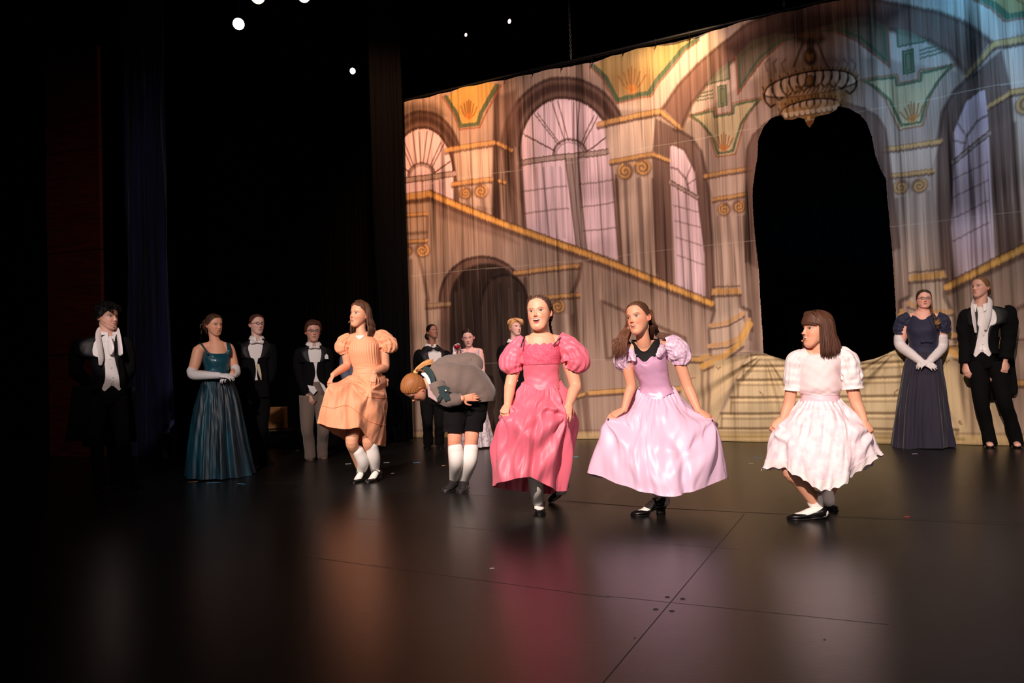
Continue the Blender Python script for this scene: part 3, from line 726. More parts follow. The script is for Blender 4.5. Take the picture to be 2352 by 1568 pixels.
# pipe, ties and chains carrying the cloth
def batten():
    a = np.array(CL0)+np.array(CDIR)*(S_L-0.3); b = np.array(CL0)+np.array(CDIR)*(S_END+0.2)
    a[2] = b[2] = Z_TOP+0.035
    root = empty('cloth_pipe', a)
    v, f = tube([[0, 0, 0], (b-a)/2, b-a], [0.024]*3, 20, 12); MB().add(v, f).build('pipe', M_IRON, root)
    n = int((S_END-S_L)/0.42)
    for i in range(n+1):
        q = np.array(CL0)+np.array(CDIR)*(S_L+0.01+i*0.42); q[2] = Z_TOP+0.035
        tie = MB(); t = np.linspace(0, 2*math.pi, 14, endpoint=False)
        P = q-a+np.outer(np.cos(t), np.array(CNOR))*0.03+np.outer(np.sin(t), [0, 0, 1])*0.042-np.array([0, 0, .012])
        v, f = tube(np.vstack([P, P[:1]]), [0.005]*15, 20, 5, up=tuple(CDIR), rnd=False); tie.add(v, f)
        v, f = tube([q-a-np.array([0, 0, .05]), q-a-np.array([0, 0, .05])-np.array(CDIR)*.02+np.array(CNOR)*.02+[0, 0, -.05]], [0.004, 0.002], 4, 5); tie.add(v, f)
        tie.build('tie_cord', M_IRON, root)
    tag(root, 'long black pipe carrying the painted cloth by small ties', 'pipe')
    for px in (1308, 1802):
        s_, z_ = cloth_hit(px, 40); q = np.array(CL0)+np.array(CDIR)*s_; q[2] = Z_TOP+0.06
        mb = MB()
        for k in range(60):
            c = q-q+np.array([0, 0, 0.02+k*0.034]); t = np.linspace(0, 2*math.pi, 10, endpoint=False)
            ax = np.array(CDIR) if k % 2 else np.array(CNOR)
            P = c+np.outer(np.cos(t), ax)*0.012+np.outer(np.sin(t), [0, 0, 1])*0.022
            v, f = tube(np.vstack([P, P[:1]]), [0.004]*11, 12, 5, up=(0.3, 0.4, 0.1), rnd=False); mb.add(v, f)
        o = mb.build('hanging_chain', mat('steel_chain', (0.42, 0.40, 0.38), 0.4, 0.8)); o.location = q
        tag(o, 'steel chain above the painted cloth, %s of the two' % ('left' if px < 1500 else 'right'), 'chain', 'chains above the cloth pipe')
batten()
# lanterns hanging at the upper left
def lantern(px, py, Y, r, tgt, e, label, col=(1, .93, .88), half=None):
    c = at(px, py, Y); root = empty('stage_light', c)
    d = nv(np.array(tgt)-np.array(c)); up = np.array([0, 0, 1.0]); sx = nv(np.cross(d, up)); uz = np.cross(sx, d)
    prof = [(-0.02, 1.12), (0.0, 1.18), (0.0, 1.02), (-0.03, 1.0)]
    t = np.linspace(0, 2*math.pi, 28, endpoint=False)
    def rg(y, q): return d*y+np.outer(np.cos(t), sx)*q*r+np.outer(np.sin(t), uz)*q*r
    v, f = loft([rg(-3.2*r, .5), rg(-3.0*r, .75), rg(-1.2*r, .85), rg(-1.1*r, 1.1), rg(.15*r, 1.15), rg(.15*r, 1.03), rg(-.3*r, 1.0)], True, True, False)
    MB().add(v, f).build('housing', M_IRON, root)
    rings = [rg(-.05*r+.12*r*math.cos(a), math.sin(a)) for a in np.linspace(0.05, math.pi/2, 7)]
    v, f = loft(rings, True, True, False)
    MB().add(v, f).build('lens', mat('lit_lens', (1, 1, 1), 0.2, emit=(col, e)), root)
    arcp = [sx*1.35*r*math.cos(a)+up*1.9*r*math.sin(a)-d*r for a in np.linspace(0, math.pi, 11)]
    v, f = tube(arcp, [0.006]*11, 20, 6, up=tuple(d)); mb = MB().add(v, f)
    zp = (7.2 if Y > 11 else 6.6 if Y > 10 else 6.0)-.024-c.z; v, f = tube([up*1.9*r-d*r, up*zp-d*r], [.012, .012], 4, 8, rnd=False); mb.add(v, f)
    mb.build('yoke', M_IRON, root)
    tag(root, label, 'stage light', 'lanterns hung above the left of the stage')
TG = (0.0, 2.0, 1.0)
lantern(548, 55, 9.0, 0.068, (-.3, 0, 1.0), 12, 'brightest round stage light at the upper left')
lantern(592, -8, 9.0, 0.085, (1.8, 0, 0.6), 7, 'amber tinted stage light cut off by the top edge', (1, .72, .42))
lantern(698, -9, 9.0, 0.075, (1.6, 0, 0.8), 9, 'white stage light cut off by the top edge beside the amber one')
lantern(810, 163, 10.6, 0.042, (3.5, 0, 1.0), 10, 'small stage light seen half from the side below the others')
lantern(1070, 80, 11.5, 0.028, (7.5, 4, 1.0), 3, 'tiny pinkish stage light seen edge on, lower of the two', (1, .6, .55))
lantern(1170, 49, 11.5, 0.036, (7.5, 4, 1.0), 3, 'tiny pinkish stage light seen edge on, upper of the two', (1, .6, .55))
def light_pipe(x0, x1, Y, z, lab):
    v, f = tube([(0, 0, 0), (x1-x0, 0, 0)], [.024]*2, 6, 10, rnd=False)
    o = MB().add(v, f).build('lighting_pipe', M_IRON); o.location = (x0, Y, z); tag(o, lab, 'pipe')
light_pipe(-5.2, -1.6, 9.06, 6.0, 'black pipe above the three bright upper left stage lights')
light_pipe(-4.0, 0.8, 10.635, 6.6, 'black pipe above the small single stage light')
light_pipe(-2.2, 2.4, 11.52, 7.2, 'black pipe above the two tiny pinkish stage lights')
# spike tape marks and scraps on the floor
def tape(px, py, L, w, a, col, nm='tape_mark', lab=None):
    c = floor_at(px, py); o = MB().add(*box((0, 0, 0.0008), (L, w, 0.0012))).build(nm, mat('tape', col, 0.6), smooth=False)
    o.location = (c.x, c.y, 0.0004); o.rotation_euler = (0, 0, a)
    tag(o, lab, 'tape')
TB, TW, TO = (0.45, 0.75, 0.95), (0.85, 0.85, 0.88), (0.95, 0.65, 0.25)
tape(490, 1108, .12, .014, .1, TB, lab='blue tape strip in front of the teal gown hem')
tape(554, 1111, .10, .016, -.6, TB, lab='bent blue tape scrap right of the teal gown hem')
tape(443, 1106, .08, .012, .3, TO, lab='dull orange tape scrap left of the teal gown hem')
tape(670, 1035, .16, .012, .1, TW, lab='thin pale tape line left of the brown trousers')
tape(800, 1065, .06, .016, .1, TW, lab='short white tape left of the peach dressed girl\'s socks')
tape(888, 1062, .06, .016, .1, TW, lab='short white tape just right of the peach dressed girl\'s socks')
tape(957, 1062, .075, .018, .3, TB, lab='blue white tape mark left of the bowing boy\'s socks')
tape(1019, 1069, .035, .02, .7, TO, lab='small orange tape scrap beside the bowing boy\'s socks')
tape(900, 1087, .05, .012, .8, TW, lab='faint grey tape scrap right of the peach dressed girl\'s shoes')
tape(1322, 1049, .06, .02, -.2, (0.4, 0.8, 0.9), lab='turquoise tape scrap right of the pink dress')
tape(1739, 1051, .09, .012, 0, (0.45, 0.6, 0.9), lab='thin blue tape line left of the pale pink lace skirt')
tape(1725, 1064, .045, .016, .1, (0.9, 0.8, 0.72), lab='cream tape scrap left of the pale pink lace skirt')
tape(2101, 1042, .05, .016, 0, TW, lab='short white tape below the navy gown')
tape(2083, 1187, .03, .014, .2, (0.75, 0.25, 0.2), lab='tiny red scrap on the floor right of the rightmost girl')
tape(1130, 1305, .022, .012, .1, (0.6, 0.58, 0.55), lab='pale speck of tape in front of the pink dress')
# plywood backed chair in the dark
def ply_chair():
    c = floor_at(640, 1022); root = empty('plywood_chair', c); Y = c.y
    s = FPX/Y; w = 44/s; zt = at(643, 934, Y).z; zb = at(643, 983, Y).z
    MB().add(*box((0.0, 0, (zt+zb)/2), (w, .018, zt-zb))).build('backrest', mat('plywood', (0.62, 0.40, 0.16), 0.6, mix=((0.48, 0.30, 0.12), 6, .3, .7, (1, 1, 6))), root, False)
    MB().add(*box((0.0, .2, zb-.03), (w, .38, .02))).build('seat', mat('plywood_dark', (0.30, 0.19, 0.09), 0.6), root, False)
    for sx in (-1, 1):
        for y in (0.02, .36):
            v, f = tube([(sx*(w/2-.01), y, zb+.02 if y < .1 else zb-.03), (sx*(w/2+.02), y, 0.012)], [.010, .009], 4, 8, up=(1, 0, 0)); MB().add(v, f).build('leg', M_IRON, root)
    tag(root, 'plywood chair standing in the dark left of the brown trousers', 'chair')
ply_chair()
# ------------------------------------------------------------------ bodies, heads, hands
def rotz(a): c, s = math.cos(a), math.sin(a); return np.array([[c, -s, 0], [s, c, 0], [0, 0, 1.]])
def rotx(a): c, s = math.cos(a), math.sin(a); return np.array([[1, 0, 0], [0, c, -s], [0, s, c]])
def roty(a): c, s = math.cos(a), math.sin(a); return np.array([[c, 0, s], [0, 1, 0], [-s, 0, c]])
HZ = [-.5, -.48, -.44, -.38, -.30, -.20, -.10, 0, .15, .30, .40, .47, .5]
HW = [0, .10, .16, .205, .245, .280, .303, .318, .328, .305, .25, .14, 0]
HF = [.22, .300, .335, .350, .358, .362, .368, .368, .362, .325, .25, .10, -.03]
HB = [-.16, -.10, -.04, .06, .18, .28, .36, .41, .43, .40, .33, .18, .03]
class Head:
    """head in units of its own height, face towards -Y; E = expression settings"""
    def __init__(s, **E):
        s.E = dict(open=0.0, smile=0.2, mw=0.088, eye=1.0, gaze=0.0, brow=0.0, plump=0.0, jaw=0.0, nose=1.0, lipc=(0.72, 0.36, 0.33), iris=(0.22, 0.14, 0.09), teeth=False)
        s.E.update(E)
    def base(s, th, ph):
        if not hasattr(Head, 'tab'):
            tf = np.linspace(0, math.pi, 721); tt = np.arccos(np.clip(2*np.array(HZ), -1, 1))[::-1]
            k = np.exp(-np.linspace(-2.2, 2.2, 61)**2); k /= k.sum(); Head.tf = tf; Head.tab = []
            for T, odd in ((HW, 1), (HF, 0), (HB, 0)):
                v = np.interp(tf, tt, np.array(T)[::-1]); d = v[1:] if 0 else v
                if odd: e = np.concatenate([-v[30:0:-1], v, -v[-2:-32:-1]])
                else: e = np.concatenate([2*v[0]-v[30:0:-1], v, 2*v[-1]-v[-2:-32:-1]])
                Head.tab.append(np.convolve(e, k, 'valid'))
        z = .5*np.cos(th)
        f = lambda i: np.interp(th, Head.tf, Head.tab[i])
        w = np.maximum(f(0), 0)*s.E.get('width', 1.0); yf = f(1); yb = f(2)
        pl = s.E['plump']; w = w*(1+pl*sstep(.1, -.3, z))
        c = (yb-yf)/2; d = (yb+yf)/2
        x = w*np.sin(ph); cy = np.cos(ph)
        ex = np.where(cy > 0, 0.86, 1.0)
        y = c-d*np.sign(cy)*np.abs(cy)**ex
        j = s.E['jaw']+s.E['open']*0.6
        z2 = z-j*sstep(-.2, -.42, z)*sstep(-.4, .4, cy)
        return np.stack([x, y, z2], -1)
    def grid(s, nt, npz, wa=0.55):
        tf = np.linspace(0, math.pi, 2000); den = 1+(1.4 if wa > .2 else 0)*(sstep(1.25, 1.45, tf)*sstep(2.35, 2.1, tf))
        cu = np.concatenate([[0], np.cumsum((den[1:]+den[:-1])/2)]); cu /= cu[-1]
        th = np.interp(np.linspace(0, 1, nt), cu, tf)
        u = np.linspace(-1, 1, npz, endpoint=False)
        ph = math.pi*((1-wa)*u+wa*u**3)
        T, P = np.meshgrid(th, ph, indexing='ij')
        return T, P
    def face(s, P, skin):
        E = s.E; x, y, z = P[..., 0], P[..., 1], P[..., 2]
        fr = sstep(-.08, -.22, y); g = lambda X, Z, sx, sz: np.exp(-((X/sx)**2+(Z/sz)**2))
        ax = np.abs(x); d = np.zeros_like(x)
        EX, EZ = .140, .020
        d += -.052*g(ax-EX, z-EZ-.005, .085, .052)                # sockets
        d += .012*g(ax-.13, z-.085, .10, .03)                     # brow ridge
        d += .016*g(ax-.17, z+.15, .08, .07)*(1+E['smile'])        # cheeks
        d += -.012*g(ax-.10, z+.235, .03, .06)*E['smile']*1.6      # smile folds
        NT = -.128                                                 # nose tip height
        t = np.clip((.06-z)/(.06-NT), 0, 1.12); nw = .025+.020*np.minimum(t, 1)**2
        prof = (.012+.070*t**1.45)*sstep(NT-.052, NT+.004, z)*sstep(.13, .03, z)
        d += E['nose']*prof*np.exp(-(x/nw)**2*1.1)
        d += .024*E['nose']*g(x, z-NT-.006, .038, .032)
        d += .026*g(ax-.042, z-NT+.008, .021, .020)
        d += .020*g(x, z+.435, .075, .045)
        d += -.010*g(x, z+.345, .08, .018)
        d += .022*g(x, z+.255, .11, .065)
        mw = E['mw']*(1+.22*E['smile']); op = E['open']; MZ = -.240
        zc = MZ+E['smile']*.034*(x/mw)**2
        q = np.sqrt(np.clip(1-(x/mw)**2, 0, 1))
        up = (op*.25*q) if op > 0 else 0*q
        dn = op*q*(1-.0*q)
        ul = up+(.018-.005*g(x, 0*x, .010, 1)+.003*g(ax-.02, 0*x, .014, 1))*q**.7
        ll = dn+.027*q**.9
        dz = z-zc
        sf = lambda v, e=.0035: sstep(-e, e, v)
        inm = sf(mw-np.abs(x))
        inside = sf(up-dz)*sf(dz+dn)*inm if op > 0 else 0*x
        lips = sf(ul-dz)*sf(dz+ll)*inm*(1-inside)
        lm = sstep(.02, 0, np.maximum(dz-ul, -ll-dz))*inm*q
        d += .013*lm
        if op == 0: d += -.010*np.exp(-(dz/.006)**2)*q
        teeth = inside*sf(dz-up+min(.030, op*.8)) if E['teeth'] else 0*x
        d = d*(1-inside)+inside*(d-(teeth*.016+(1-teeth)*.06))
        # eyes
        EW = E.get('ew', .066); EH = E.get('eh', .034)*E['eye']
        ex = ax-EX; ez = z-EZ-ex*.10
        k = np.clip(1-np.abs(ex/EW)**2.2, 0, 1)
        eu = EH*k; el = -.55*EH*k-.004*k
        eye = sf(eu-ez, .0025)*sf(ez-el, .0025)*sf(EW-np.abs(ex))
        d += .024*g(ex, ez, .055, .036)
        d += .008*np.exp(-((ez-EH*k-.013)/.009)**2)*(np.abs(ex) < EW*1.1)
        d += -.005*np.exp(-((ez-EH*k-.030)/.007)**2)*(np.abs(ex) < EW*1.0)*k
        P = P.copy(); P[..., 1] -= d*fr
        sk = lin(skin); C = np.tile(sk, x.shape+(1,))
        def mixc(m, c):
            nonlocal C
            m = np.clip(m*fr, 0, 1)[..., None]; C = C*(1-m)+lin(c)*m
        bl = (skin[0]*.97, skin[1]*.78, skin[2]*.74)
        mixc(.6*g(ax-.17, z+.12, .08, .07), bl); mixc(.45*g(x, z-NT, .05, .04), bl)
        mixc(.40*g(ex, ez-.02, .085, .045), (skin[0]*.80, skin[1]*.64, skin[2]*.58))
        mixc(.30*g(ex, ez+.055, .07, .02), (skin[0]*.85, skin[1]*.70, skin[2]*.66))
        mixc(.85*g(ax-.021, z-NT+.026, .013, .008), (.25, .10, .08))
        mixc(.35*g(ax-.10-(-NT-z)*.18, 0*z, .010, 1)*sstep(-.26, -.22, z)*sstep(-.10, -.15, z)*E['smile'], (skin[0]*.72, skin[1]*.52, skin[2]*.46))
        mixc(lips*.9, E['lipc'])
        mixc(.35*np.exp(-((dz+ll+.006)/.006)**2)*inm*q, (skin[0]*.75, skin[1]*.55, skin[2]*.5))
        if op == 0: mixc(np.exp(-(dz/.006)**2)*inm*.85, (.35, .13, .12))
        else: mixc(inside, (.15, .04, .04)); mixc(teeth, (.93, .89, .84)); mixc(inside*sf(-dz-dn*.55)*.8, (.66, .28, .27))
        mixc(eye, (.84, .80, .77))
        gx = np.where(x > 0, ex-E['gaze']*.02, ex+E['gaze']*.02)
        rr = np.hypot(gx, ez-.005)
        mixc(eye*sf(.032-rr, .002), tuple(.55*q for q in E['iris'])); mixc(eye*sf(.015-rr, .002), (.02, .02, .02)); mixc(eye*sf(.006-np.hypot(gx+.010, ez-.016), .002), (.95, .95, .95))
        lash = np.exp(-((ez-eu-.002)/.0058)**2)*sf(EW*1.08-np.abs(ex))
        mixc(lash*.95, (.11, .07, .06)); mixc(np.exp(-((ez-el+.001)/.004)**2)*sf(EW-np.abs(ex))*.5, (.35, .2, .16))
        mixc(np.exp(-((ez-EH*k-.024)/.005)**2)*sf(EW-np.abs(ex))*.45, (.45, .26, .20))
        bz = z-EZ-.088-E['brow']+3.2*(ex-.005)**2
        mixc(np.exp(-(bz/.0125)**2)*sstep(.092, .06, np.abs(ex))*.85, E.get('browc', (.28, .18, .12)))
        return P, C
def xform(P, M, c, H): return (P*H) @ M.T+c
def head_matrix(yaw, pitch, roll):
    return rotz(math.radians(yaw)) @ roty(math.radians(roll)) @ rotx(math.radians(-pitch))
def ear_geom(side, skin):
    """ear in head units"""
    nr, na = 12, 26; V = []; C = []
    for i in range(nr):
        r = i/(nr-1)
        for j in range(na):
            a = 2*math.pi*j/na; ca, sa = math.cos(a), math.sin(a)
            u = .055*r*ca*(1.0+.22*sa); v = .100*r*sa
            rim = .030*math.exp(-((r-.84)/.12)**2)*(1.0 if ca > -.5 else .55)
            dent = -.010*math.exp(-((r-.5)/.25)**2)+.010*math.exp(-(r/.3)**2)*(ca < 0)
            out = .020+rim+dent-.055*sstep(.90, 1.0, r)+u*.45
            V.append((side*(.305+out), .060+u*.9+.10*v, -.045+v)); C.append(lin((skin[0], skin[1]*.84, skin[2]*.80))*(.72 if .3 < r < .66 else 1.0))
    f = []
    for i in range(nr-1):
        for j in range(na):
            k = (j+1) % na; q = (i*na+j, i*na+k, (i+1)*na+k, (i+1)*na+j)
            f.append(q if side > 0 else q[::-1])
    return np.array(V), f, np.array(C)
SKINM = mat('skin', vcol=True, rough=0.52, sss=0.0, bump=(90, 0.05, 0.001))
HAIRM = mat('hair', vcol=True, rough=0.55, spec=0.35)
def fuse(parts, voxel, smooth=4):
    """closed shells -> one continuous surface"""
    mb = MB()
    for v, f in parts: mb.add(v, f)
    me = mb.mesh('tmp', [SKINM]); o = bpy.data.objects.new('tmp', me); COL.objects.link(o)
    r = o.modifiers.new('r', 'REMESH'); r.mode = 'VOXEL'; r.voxel_size = voxel; r.use_smooth_shade = True
    if smooth:
        q = o.modifiers.new('s', 'SMOOTH'); q.factor = 0.5; q.iterations = smooth
    dg = bpy.context.evaluated_depsgraph_get(); e = o.evaluated_get(dg); m2 = e.to_mesh()
    n = len(m2.vertices); V = np.empty(n*3, np.float32); m2.vertices.foreach_get('co', V); V = V.reshape(-1, 3).astype(float)
    F = [tuple(p.vertices) for p in m2.polygons]
    e.to_mesh_clear(); bpy.data.objects.remove(o); bpy.data.meshes.remove(me)
    return V, F
def hand(w, d, nrm, size=1.0, side=1, curl=(.3, .4, .3), thumb=(.5, .3), spread=.06, pinch=0.0, fat=1.0, curls=None):
    """w wrist, d direction of the palm, nrm back of the hand, side=+1 thumb on +cross(d,nrm)"""
    w = np.asarray(w, float); d = nv(d); nrm = nv(np.asarray(nrm)-np.dot(nrm, d)*d); l = np.cross(d, nrm)*side
    s = size; parts = []
    palm = [w, w+d*.045*s, w+d*.085*s]
    parts.append(tube(palm, [(.014*s, .022*s), (.0145*s*fat, .034*s*fat), (.012*s, .037*s*fat)], 8, 14, up=nrm))
    L = [.040, .045, .042, .033]; 
    for i in range(4):
        off = l*(.027-.0185*i)*s
        b = w+d*(.086-.004*abs(i-1.2))*s+off
        a0 = spread*(1.5-i)
        dd = nv(d+l*a0); cur = curl if curls is None else curls[i]
        P = [b-dd*.02*s, b]; ang = 0; r0 = .0088*s*fat*(1 if i < 3 else .88)
        for k in range(3):
            ang += cur[k]
            v = dd*math.cos(ang)-nrm*math.sin(ang)
            P.append(P[-1]+v*L[i]*s*(1, .62, .5)[k])
        parts.append(tube(P, [r0*.9, r0, r0*.98, r0*.90, r0*.74], 18, 10, up=nrm, smooth=False))
    b = w+d*.022*s+l*.020*s-nrm*.004*s
    t1 = nv(d*.62+l*thumb[0]*1.5-nrm*thumb[1]); t2 = nv(d*.9+l*(thumb[0]*.5)-nrm*(thumb[1]*1.2)+0*l)
    P = [b, b+t1*.042*s, b+t1*.042*s+t2*.032*s, b+t1*.042*s+t2*.032*s+nv(t2-nrm*pinch-l*.2)*.026*s]
    parts.append(tube(P, [.0135*s*fat, .0112*s*fat, .0100*s, .0080*s], 14, 10, up=nrm, smooth=False))
    return parts
def limb(pts, radii, n=18, m=16, up=(0, 1, 0.1)): return tube(pts, radii, n, m, up=up)

class Person:
    def __init__(s, foot, label, skin=(0.93, 0.70, 0.58)):
        s.base = np.array(floor_at(*foot)); s.Y = s.base[1]; s.sc = FPX/s.Y
        s.root = empty('person', s.base)
        tag(s.root, label, 'person'); s.skin = skin; s.parts = []; s.extra = []
        s.off = math.degrees(math.atan2(s.base[0], s.base[1]))
    def J(s, px, py, dy=0.0):
        """point on the upright plane through the feet that faces the camera, moved dy away from it"""
        r = ray(px, py); D = math.hypot(s.base[0], s.base[1]); a = math.radians(s.off)
        t = (D+dy)/(r.x*math.sin(a)+r.y*math.cos(a))
        return np.array([r.x*t, r.y*t, CAM_H+r.z*t])-s.base
    def R(s, v): return rotz(math.radians(-s.off)) @ np.asarray(v, float)
    def G(s, px, py, z=0.0): return np.array(floor_at(px, py, z))-s.base
    def m(s, px): return px/s.sc
    # ---- head
    def head(s, px, py, H, yaw=0, pitch=0, roll=0, dy=0.0, hi=True, **E):
        s.H = H; s.hc = s.J(px, py, dy)
        s.M = head_matrix(yaw-s.off, pitch, roll)
        s.hd = Head(**E)
        nt, npz = (300, 420) if hi else (190, 270)
        T, P = s.hd.grid(nt, npz); B = s.hd.base(T, P)
        B, C = s.hd.face(B, s.skin)
        V = xform(B.reshape(-1, 3), s.M, s.hc, H)
        idx = np.arange(nt*npz).reshape(nt, npz); r = np.roll(idx, -1, 1)
        F = np.stack([idx[:-1], idx[1:], r[1:], r[:-1]], -1).reshape(-1, 4)
        s.headmesh = (V, F.tolist(), C.reshape(-1, 3))
        s.ears = []
        for sd in (-1, 1):
            v, f, c = ear_geom(sd, s.skin); s.ears.append((xform(v, s.M, s.hc, H), f, c))
        return s.hc
    def hp(s, x, y, z): return xform(np.array([[x, y, z]], float), s.M, s.hc, s.H)[0]
    def neck(s, chest, r=.052, r2=None):
        a = s.hp(0, .09, -.15); b = s.hp(0, .06, -.40)*.62+np.asarray(chest)*.38
        s.add(tube([a, b, chest], [r*.95, r*.93, (r2 or r*1.15)], 12, 20, up=(0, 1, 0)))
    def add(s, *p): s.parts += list(p)
    def arm(s, sh, el, wr, r=(.046, .043, .037, .040, .025), up=(0, 1, .1)):
        sh, el, wr = map(np.asarray, (sh, el, wr))
        s.add(limb([sh, sh*.5+el*.5, el, el*.62+wr*.38, wr], r, 22, 16, up))
    def leg(s, hip, kn, an, r=(.078, .066, .050, .052, .033)):
        hip, kn, an = map(np.asarray, (hip, kn, an))
        s.add(limb([hip, hip*.5+kn*.5, kn, kn*.66+an*.34, an], r, 24, 16, (1, 0, 0)))
    def finish(s, voxel=.0045, smooth=4):
        mb = MB()
        V, F = fuse(s.parts, voxel, smooth)
        c = np.tile(lin(s.skin), (len(V), 1))
        mb.add(V, F, 0, c)
        mb.add(*s.headmesh[:2], 0, s.headmesh[2])
        for v, f, c in s.ears: mb.add(v, f, 0, c)
        s.body = mb.build('body', SKINM, s.root)
        return s.root
    # ---- hair
    def hair(s, col, line=None, thick=.030, axis=(0, 1, -.1), fr=60, wav=.25, noise=0.0, seed=1, part=None, contrast=.45, tz=None, name='hair', extra=None, build=True):
        line = line or [.36, .31, .13, .0, -.04, -.24, -.36]
        A = np.radians([0, 38, 58, 76, 96, 118, 180])
        nt, npz = 170, 260
        T, P = s.hd.grid(nt, npz, 0.1); B = s.hd.base(T, P)
        x, y, z = B[..., 0], B[..., 1], B[..., 2]
        az = np.abs(np.arctan2(x, -y))
        zh = np.interp(az, A, line)
        w = Wave(seed, (6, 6, 6))
        mk = sstep(-.012, .035, z-zh+.008*w(x, y, z))
        ax = nv(axis); r = np.stack([x, y+.02, z], -1); r /= np.linalg.norm(r, axis=-1)[..., None]+1e-9
        e1 = nv(np.cross(ax, (1, 0, .02))); e2 = np.cross(ax, e1)
        t = np.arctan2(r @ e2, r @ e1); rad = np.arccos(np.clip(r @ ax, -1, 1))
        w1 = Wave(seed+1, (fr/6.28, .8)); w2 = Wave(seed+2, (fr/2.2, 1.5))
        st = w1(t+wav*np.sin(rad*3), rad)*.6+w2(t+wav*np.sin(rad*3), rad)*.6
        w3 = Wave(seed+3, (3.5, 3.5, 3.5))
        th = thick*(1+.16*st)+noise*np.maximum(w3(x, y, z), -.6)
        if tz is not None: th = th+tz(x, y, z, az)
        if part is not None:   # parting line x = part, front to crown
            th = th-.014*np.exp(-((x-part)/.012)**2)*(y < .05)*(z > .1)
        d = B-np.array([0, .03, -.02]); d /= np.linalg.norm(d, axis=-1)[..., None]+1e-9
        off = -.035+(th+.035)*mk
        Q = B+d*off[..., None]
        c = lin(col); C = c[None, None]*(1+contrast*st)[..., None]
        if part is not None: 
            pm = (np.exp(-((x-part)/.007)**2)*(y < .05)*(z > .1)*.6)[..., None]; C = C*(1-pm)+lin(s.skin)*.8*pm
        V = xform(Q.reshape(-1, 3), s.M, s.hc, s.H)
        idx = np.arange(nt*npz).reshape(nt, npz); rr = np.roll(idx, -1, 1)
        keep = (mk[:-1] > .01) | (mk[1:] > .01)
        F = np.stack([idx[:-1][keep], idx[1:][keep], rr[1:][keep], rr[:-1][keep]], -1)
        mb = MB(); mb.add(V, F.tolist(), 0, np.clip(C.reshape(-1, 3), .002, 1))
        if extra: extra(mb)
        if build: return mb.build(name, HAIRM, s.root)
        return mb
    def strand(s, mb, pts, r, col, jit=.3, flat=.55, n=14, m=6, local=True):
        """one lock; pts in head units (local) or person space"""
        P = [s.hp(*p) for p in pts] if local else [np.asarray(p, float) for p in pts]
        k = len(P); rr = [r*(.8+.2*math.sin(math.pi*min(1, i/(k-1)+.1))) for i in range(k)]; rr[0] *= .8; rr[-1] *= .22
        v, f = tube(P, [(q*flat, q) for q in rr], n, m, up=nv(np.asarray(P[0])-s.hc+1e-3), rnd=False)
        c = lin(col)*(1+jit*RNG.uniform(-1, 1)); mb.add(v, f, 0, np.clip(c, .002, 1))
    def braid(s, mb, pts, r, col, n=9, tail=True):
        """plait of overlapping lobes along a path in person space"""
        P = spline(pts, 60); L = np.concatenate([[0], np.cumsum(np.linalg.norm(np.diff(P, axis=0), axis=1))])
        T, U, S = frames(P, (1, .2, 0))
        for i in range(n*2):
            q = (i+.5)/(n*2)*L[-1]; k = np.searchsorted(L, q); k = min(k, 59)
            sg = 1 if i % 2 else -1; rr = r*(1-.45*q/L[-1])
            c = P[k]+S[k]*sg*rr*.42
            Rm = np.stack([nv(S[k]+T[k]*sg*.7), U[k], nv(T[k]-S[k]*sg*.7)], 1)
            v, f = ellipsoid(c, (rr*.62, rr*.62, rr*1.25), Rm, 10, 8); mb.add(v, f, 0, np.clip(lin(col)*(1+.25*RNG.uniform(-1, 1)), .002, 1))
        if tail:
            for j in range(7):
                e = P[-1]+T[-1]*r*2.6+RNG.uniform(-1, 1, 3)*r*.7
                s.strand(mb, [P[-2], P[-1]+T[-1]*r*.8+RNG.uniform(-1, 1, 3)*r*.3, e], r*.30, col, local=False, n=6)
    def glasses(s, w=.070, h=.046, col=(.12, .07, .06), z=.0, x=.118, yy=-.408, thick=.0035/.22):
        mb = MB(); t = np.linspace(0, 2*math.pi, 26)
        for sd in (-1, 1):
            P = [s.hp(sd*x+w*math.copysign(abs(math.cos(a))**.8, math.cos(a)), yy+.045*abs(math.cos(a)*.5+sd*0)*(1 if sd*math.cos(a) > 0 else .2), z+h*math.copysign(abs(math.sin(a))**.8, math.sin(a))) for a in t]
            v, f = tube(P, [thick*.5*s.H]*26, 40, 6, rnd=False); mb.add(v, f)
            v, f = tube([s.hp(sd*(x+w), yy+.03, z+.015), s.hp(sd*.325, -.20, z+.01), s.hp(sd*.345, .03, z+.01)], [thick*.5*s.H]*3, 10, 6); mb.add(v, f)
        v, f = tube([s.hp(-x+w, yy, z+.012), s.hp(0, yy-.012, z+.022), s.hp(x-w, yy, z+.012)], [thick*.5*s.H]*3, 8, 6); mb.add(v, f)
        o = mb.build('glasses', mat('spectacle_frame', col, .35), s.root)
        lm = bpy.data.materials.get('spectacle_lens')
        if lm is None:
            lm = mat('spectacle_lens', (1, 1, 1), 0.02); b_ = lm.node_tree.nodes['Principled BSDF']; b_.inputs['Alpha'].default_value = 0.12
        for sd in (-1, 1):
            rg = [s.hp(sd*x, yy+.006, z)]+[s.hp(sd*x+w*.95*math.cos(a), yy+.006, z+h*.95*math.sin(a)) for a in t[:-1]]
            MB().add(np.array(rg), [(0, 1+i, 1+(i+1) % 25) for i in range(25)]).build('lens', lm, o)
    def mic(s, sd=-1, x=.15, y=-.33, z=-.30):
        mb = MB()
        v, f = tube([s.hp(sd*.34, .0, -.08), s.hp(sd*.30, -.16, -.20), s.hp(sd*x, y, z)], [.0012]*3, 10, 5); mb.add(v, f)
        v, f = ellipsoid(s.hp(sd*x, y, z), (.005, .005, .006)); mb.add(v, f)
        mb.build('headset_microphone', mat('beige_microphone', (.85, .62, .48), .6), s.root)
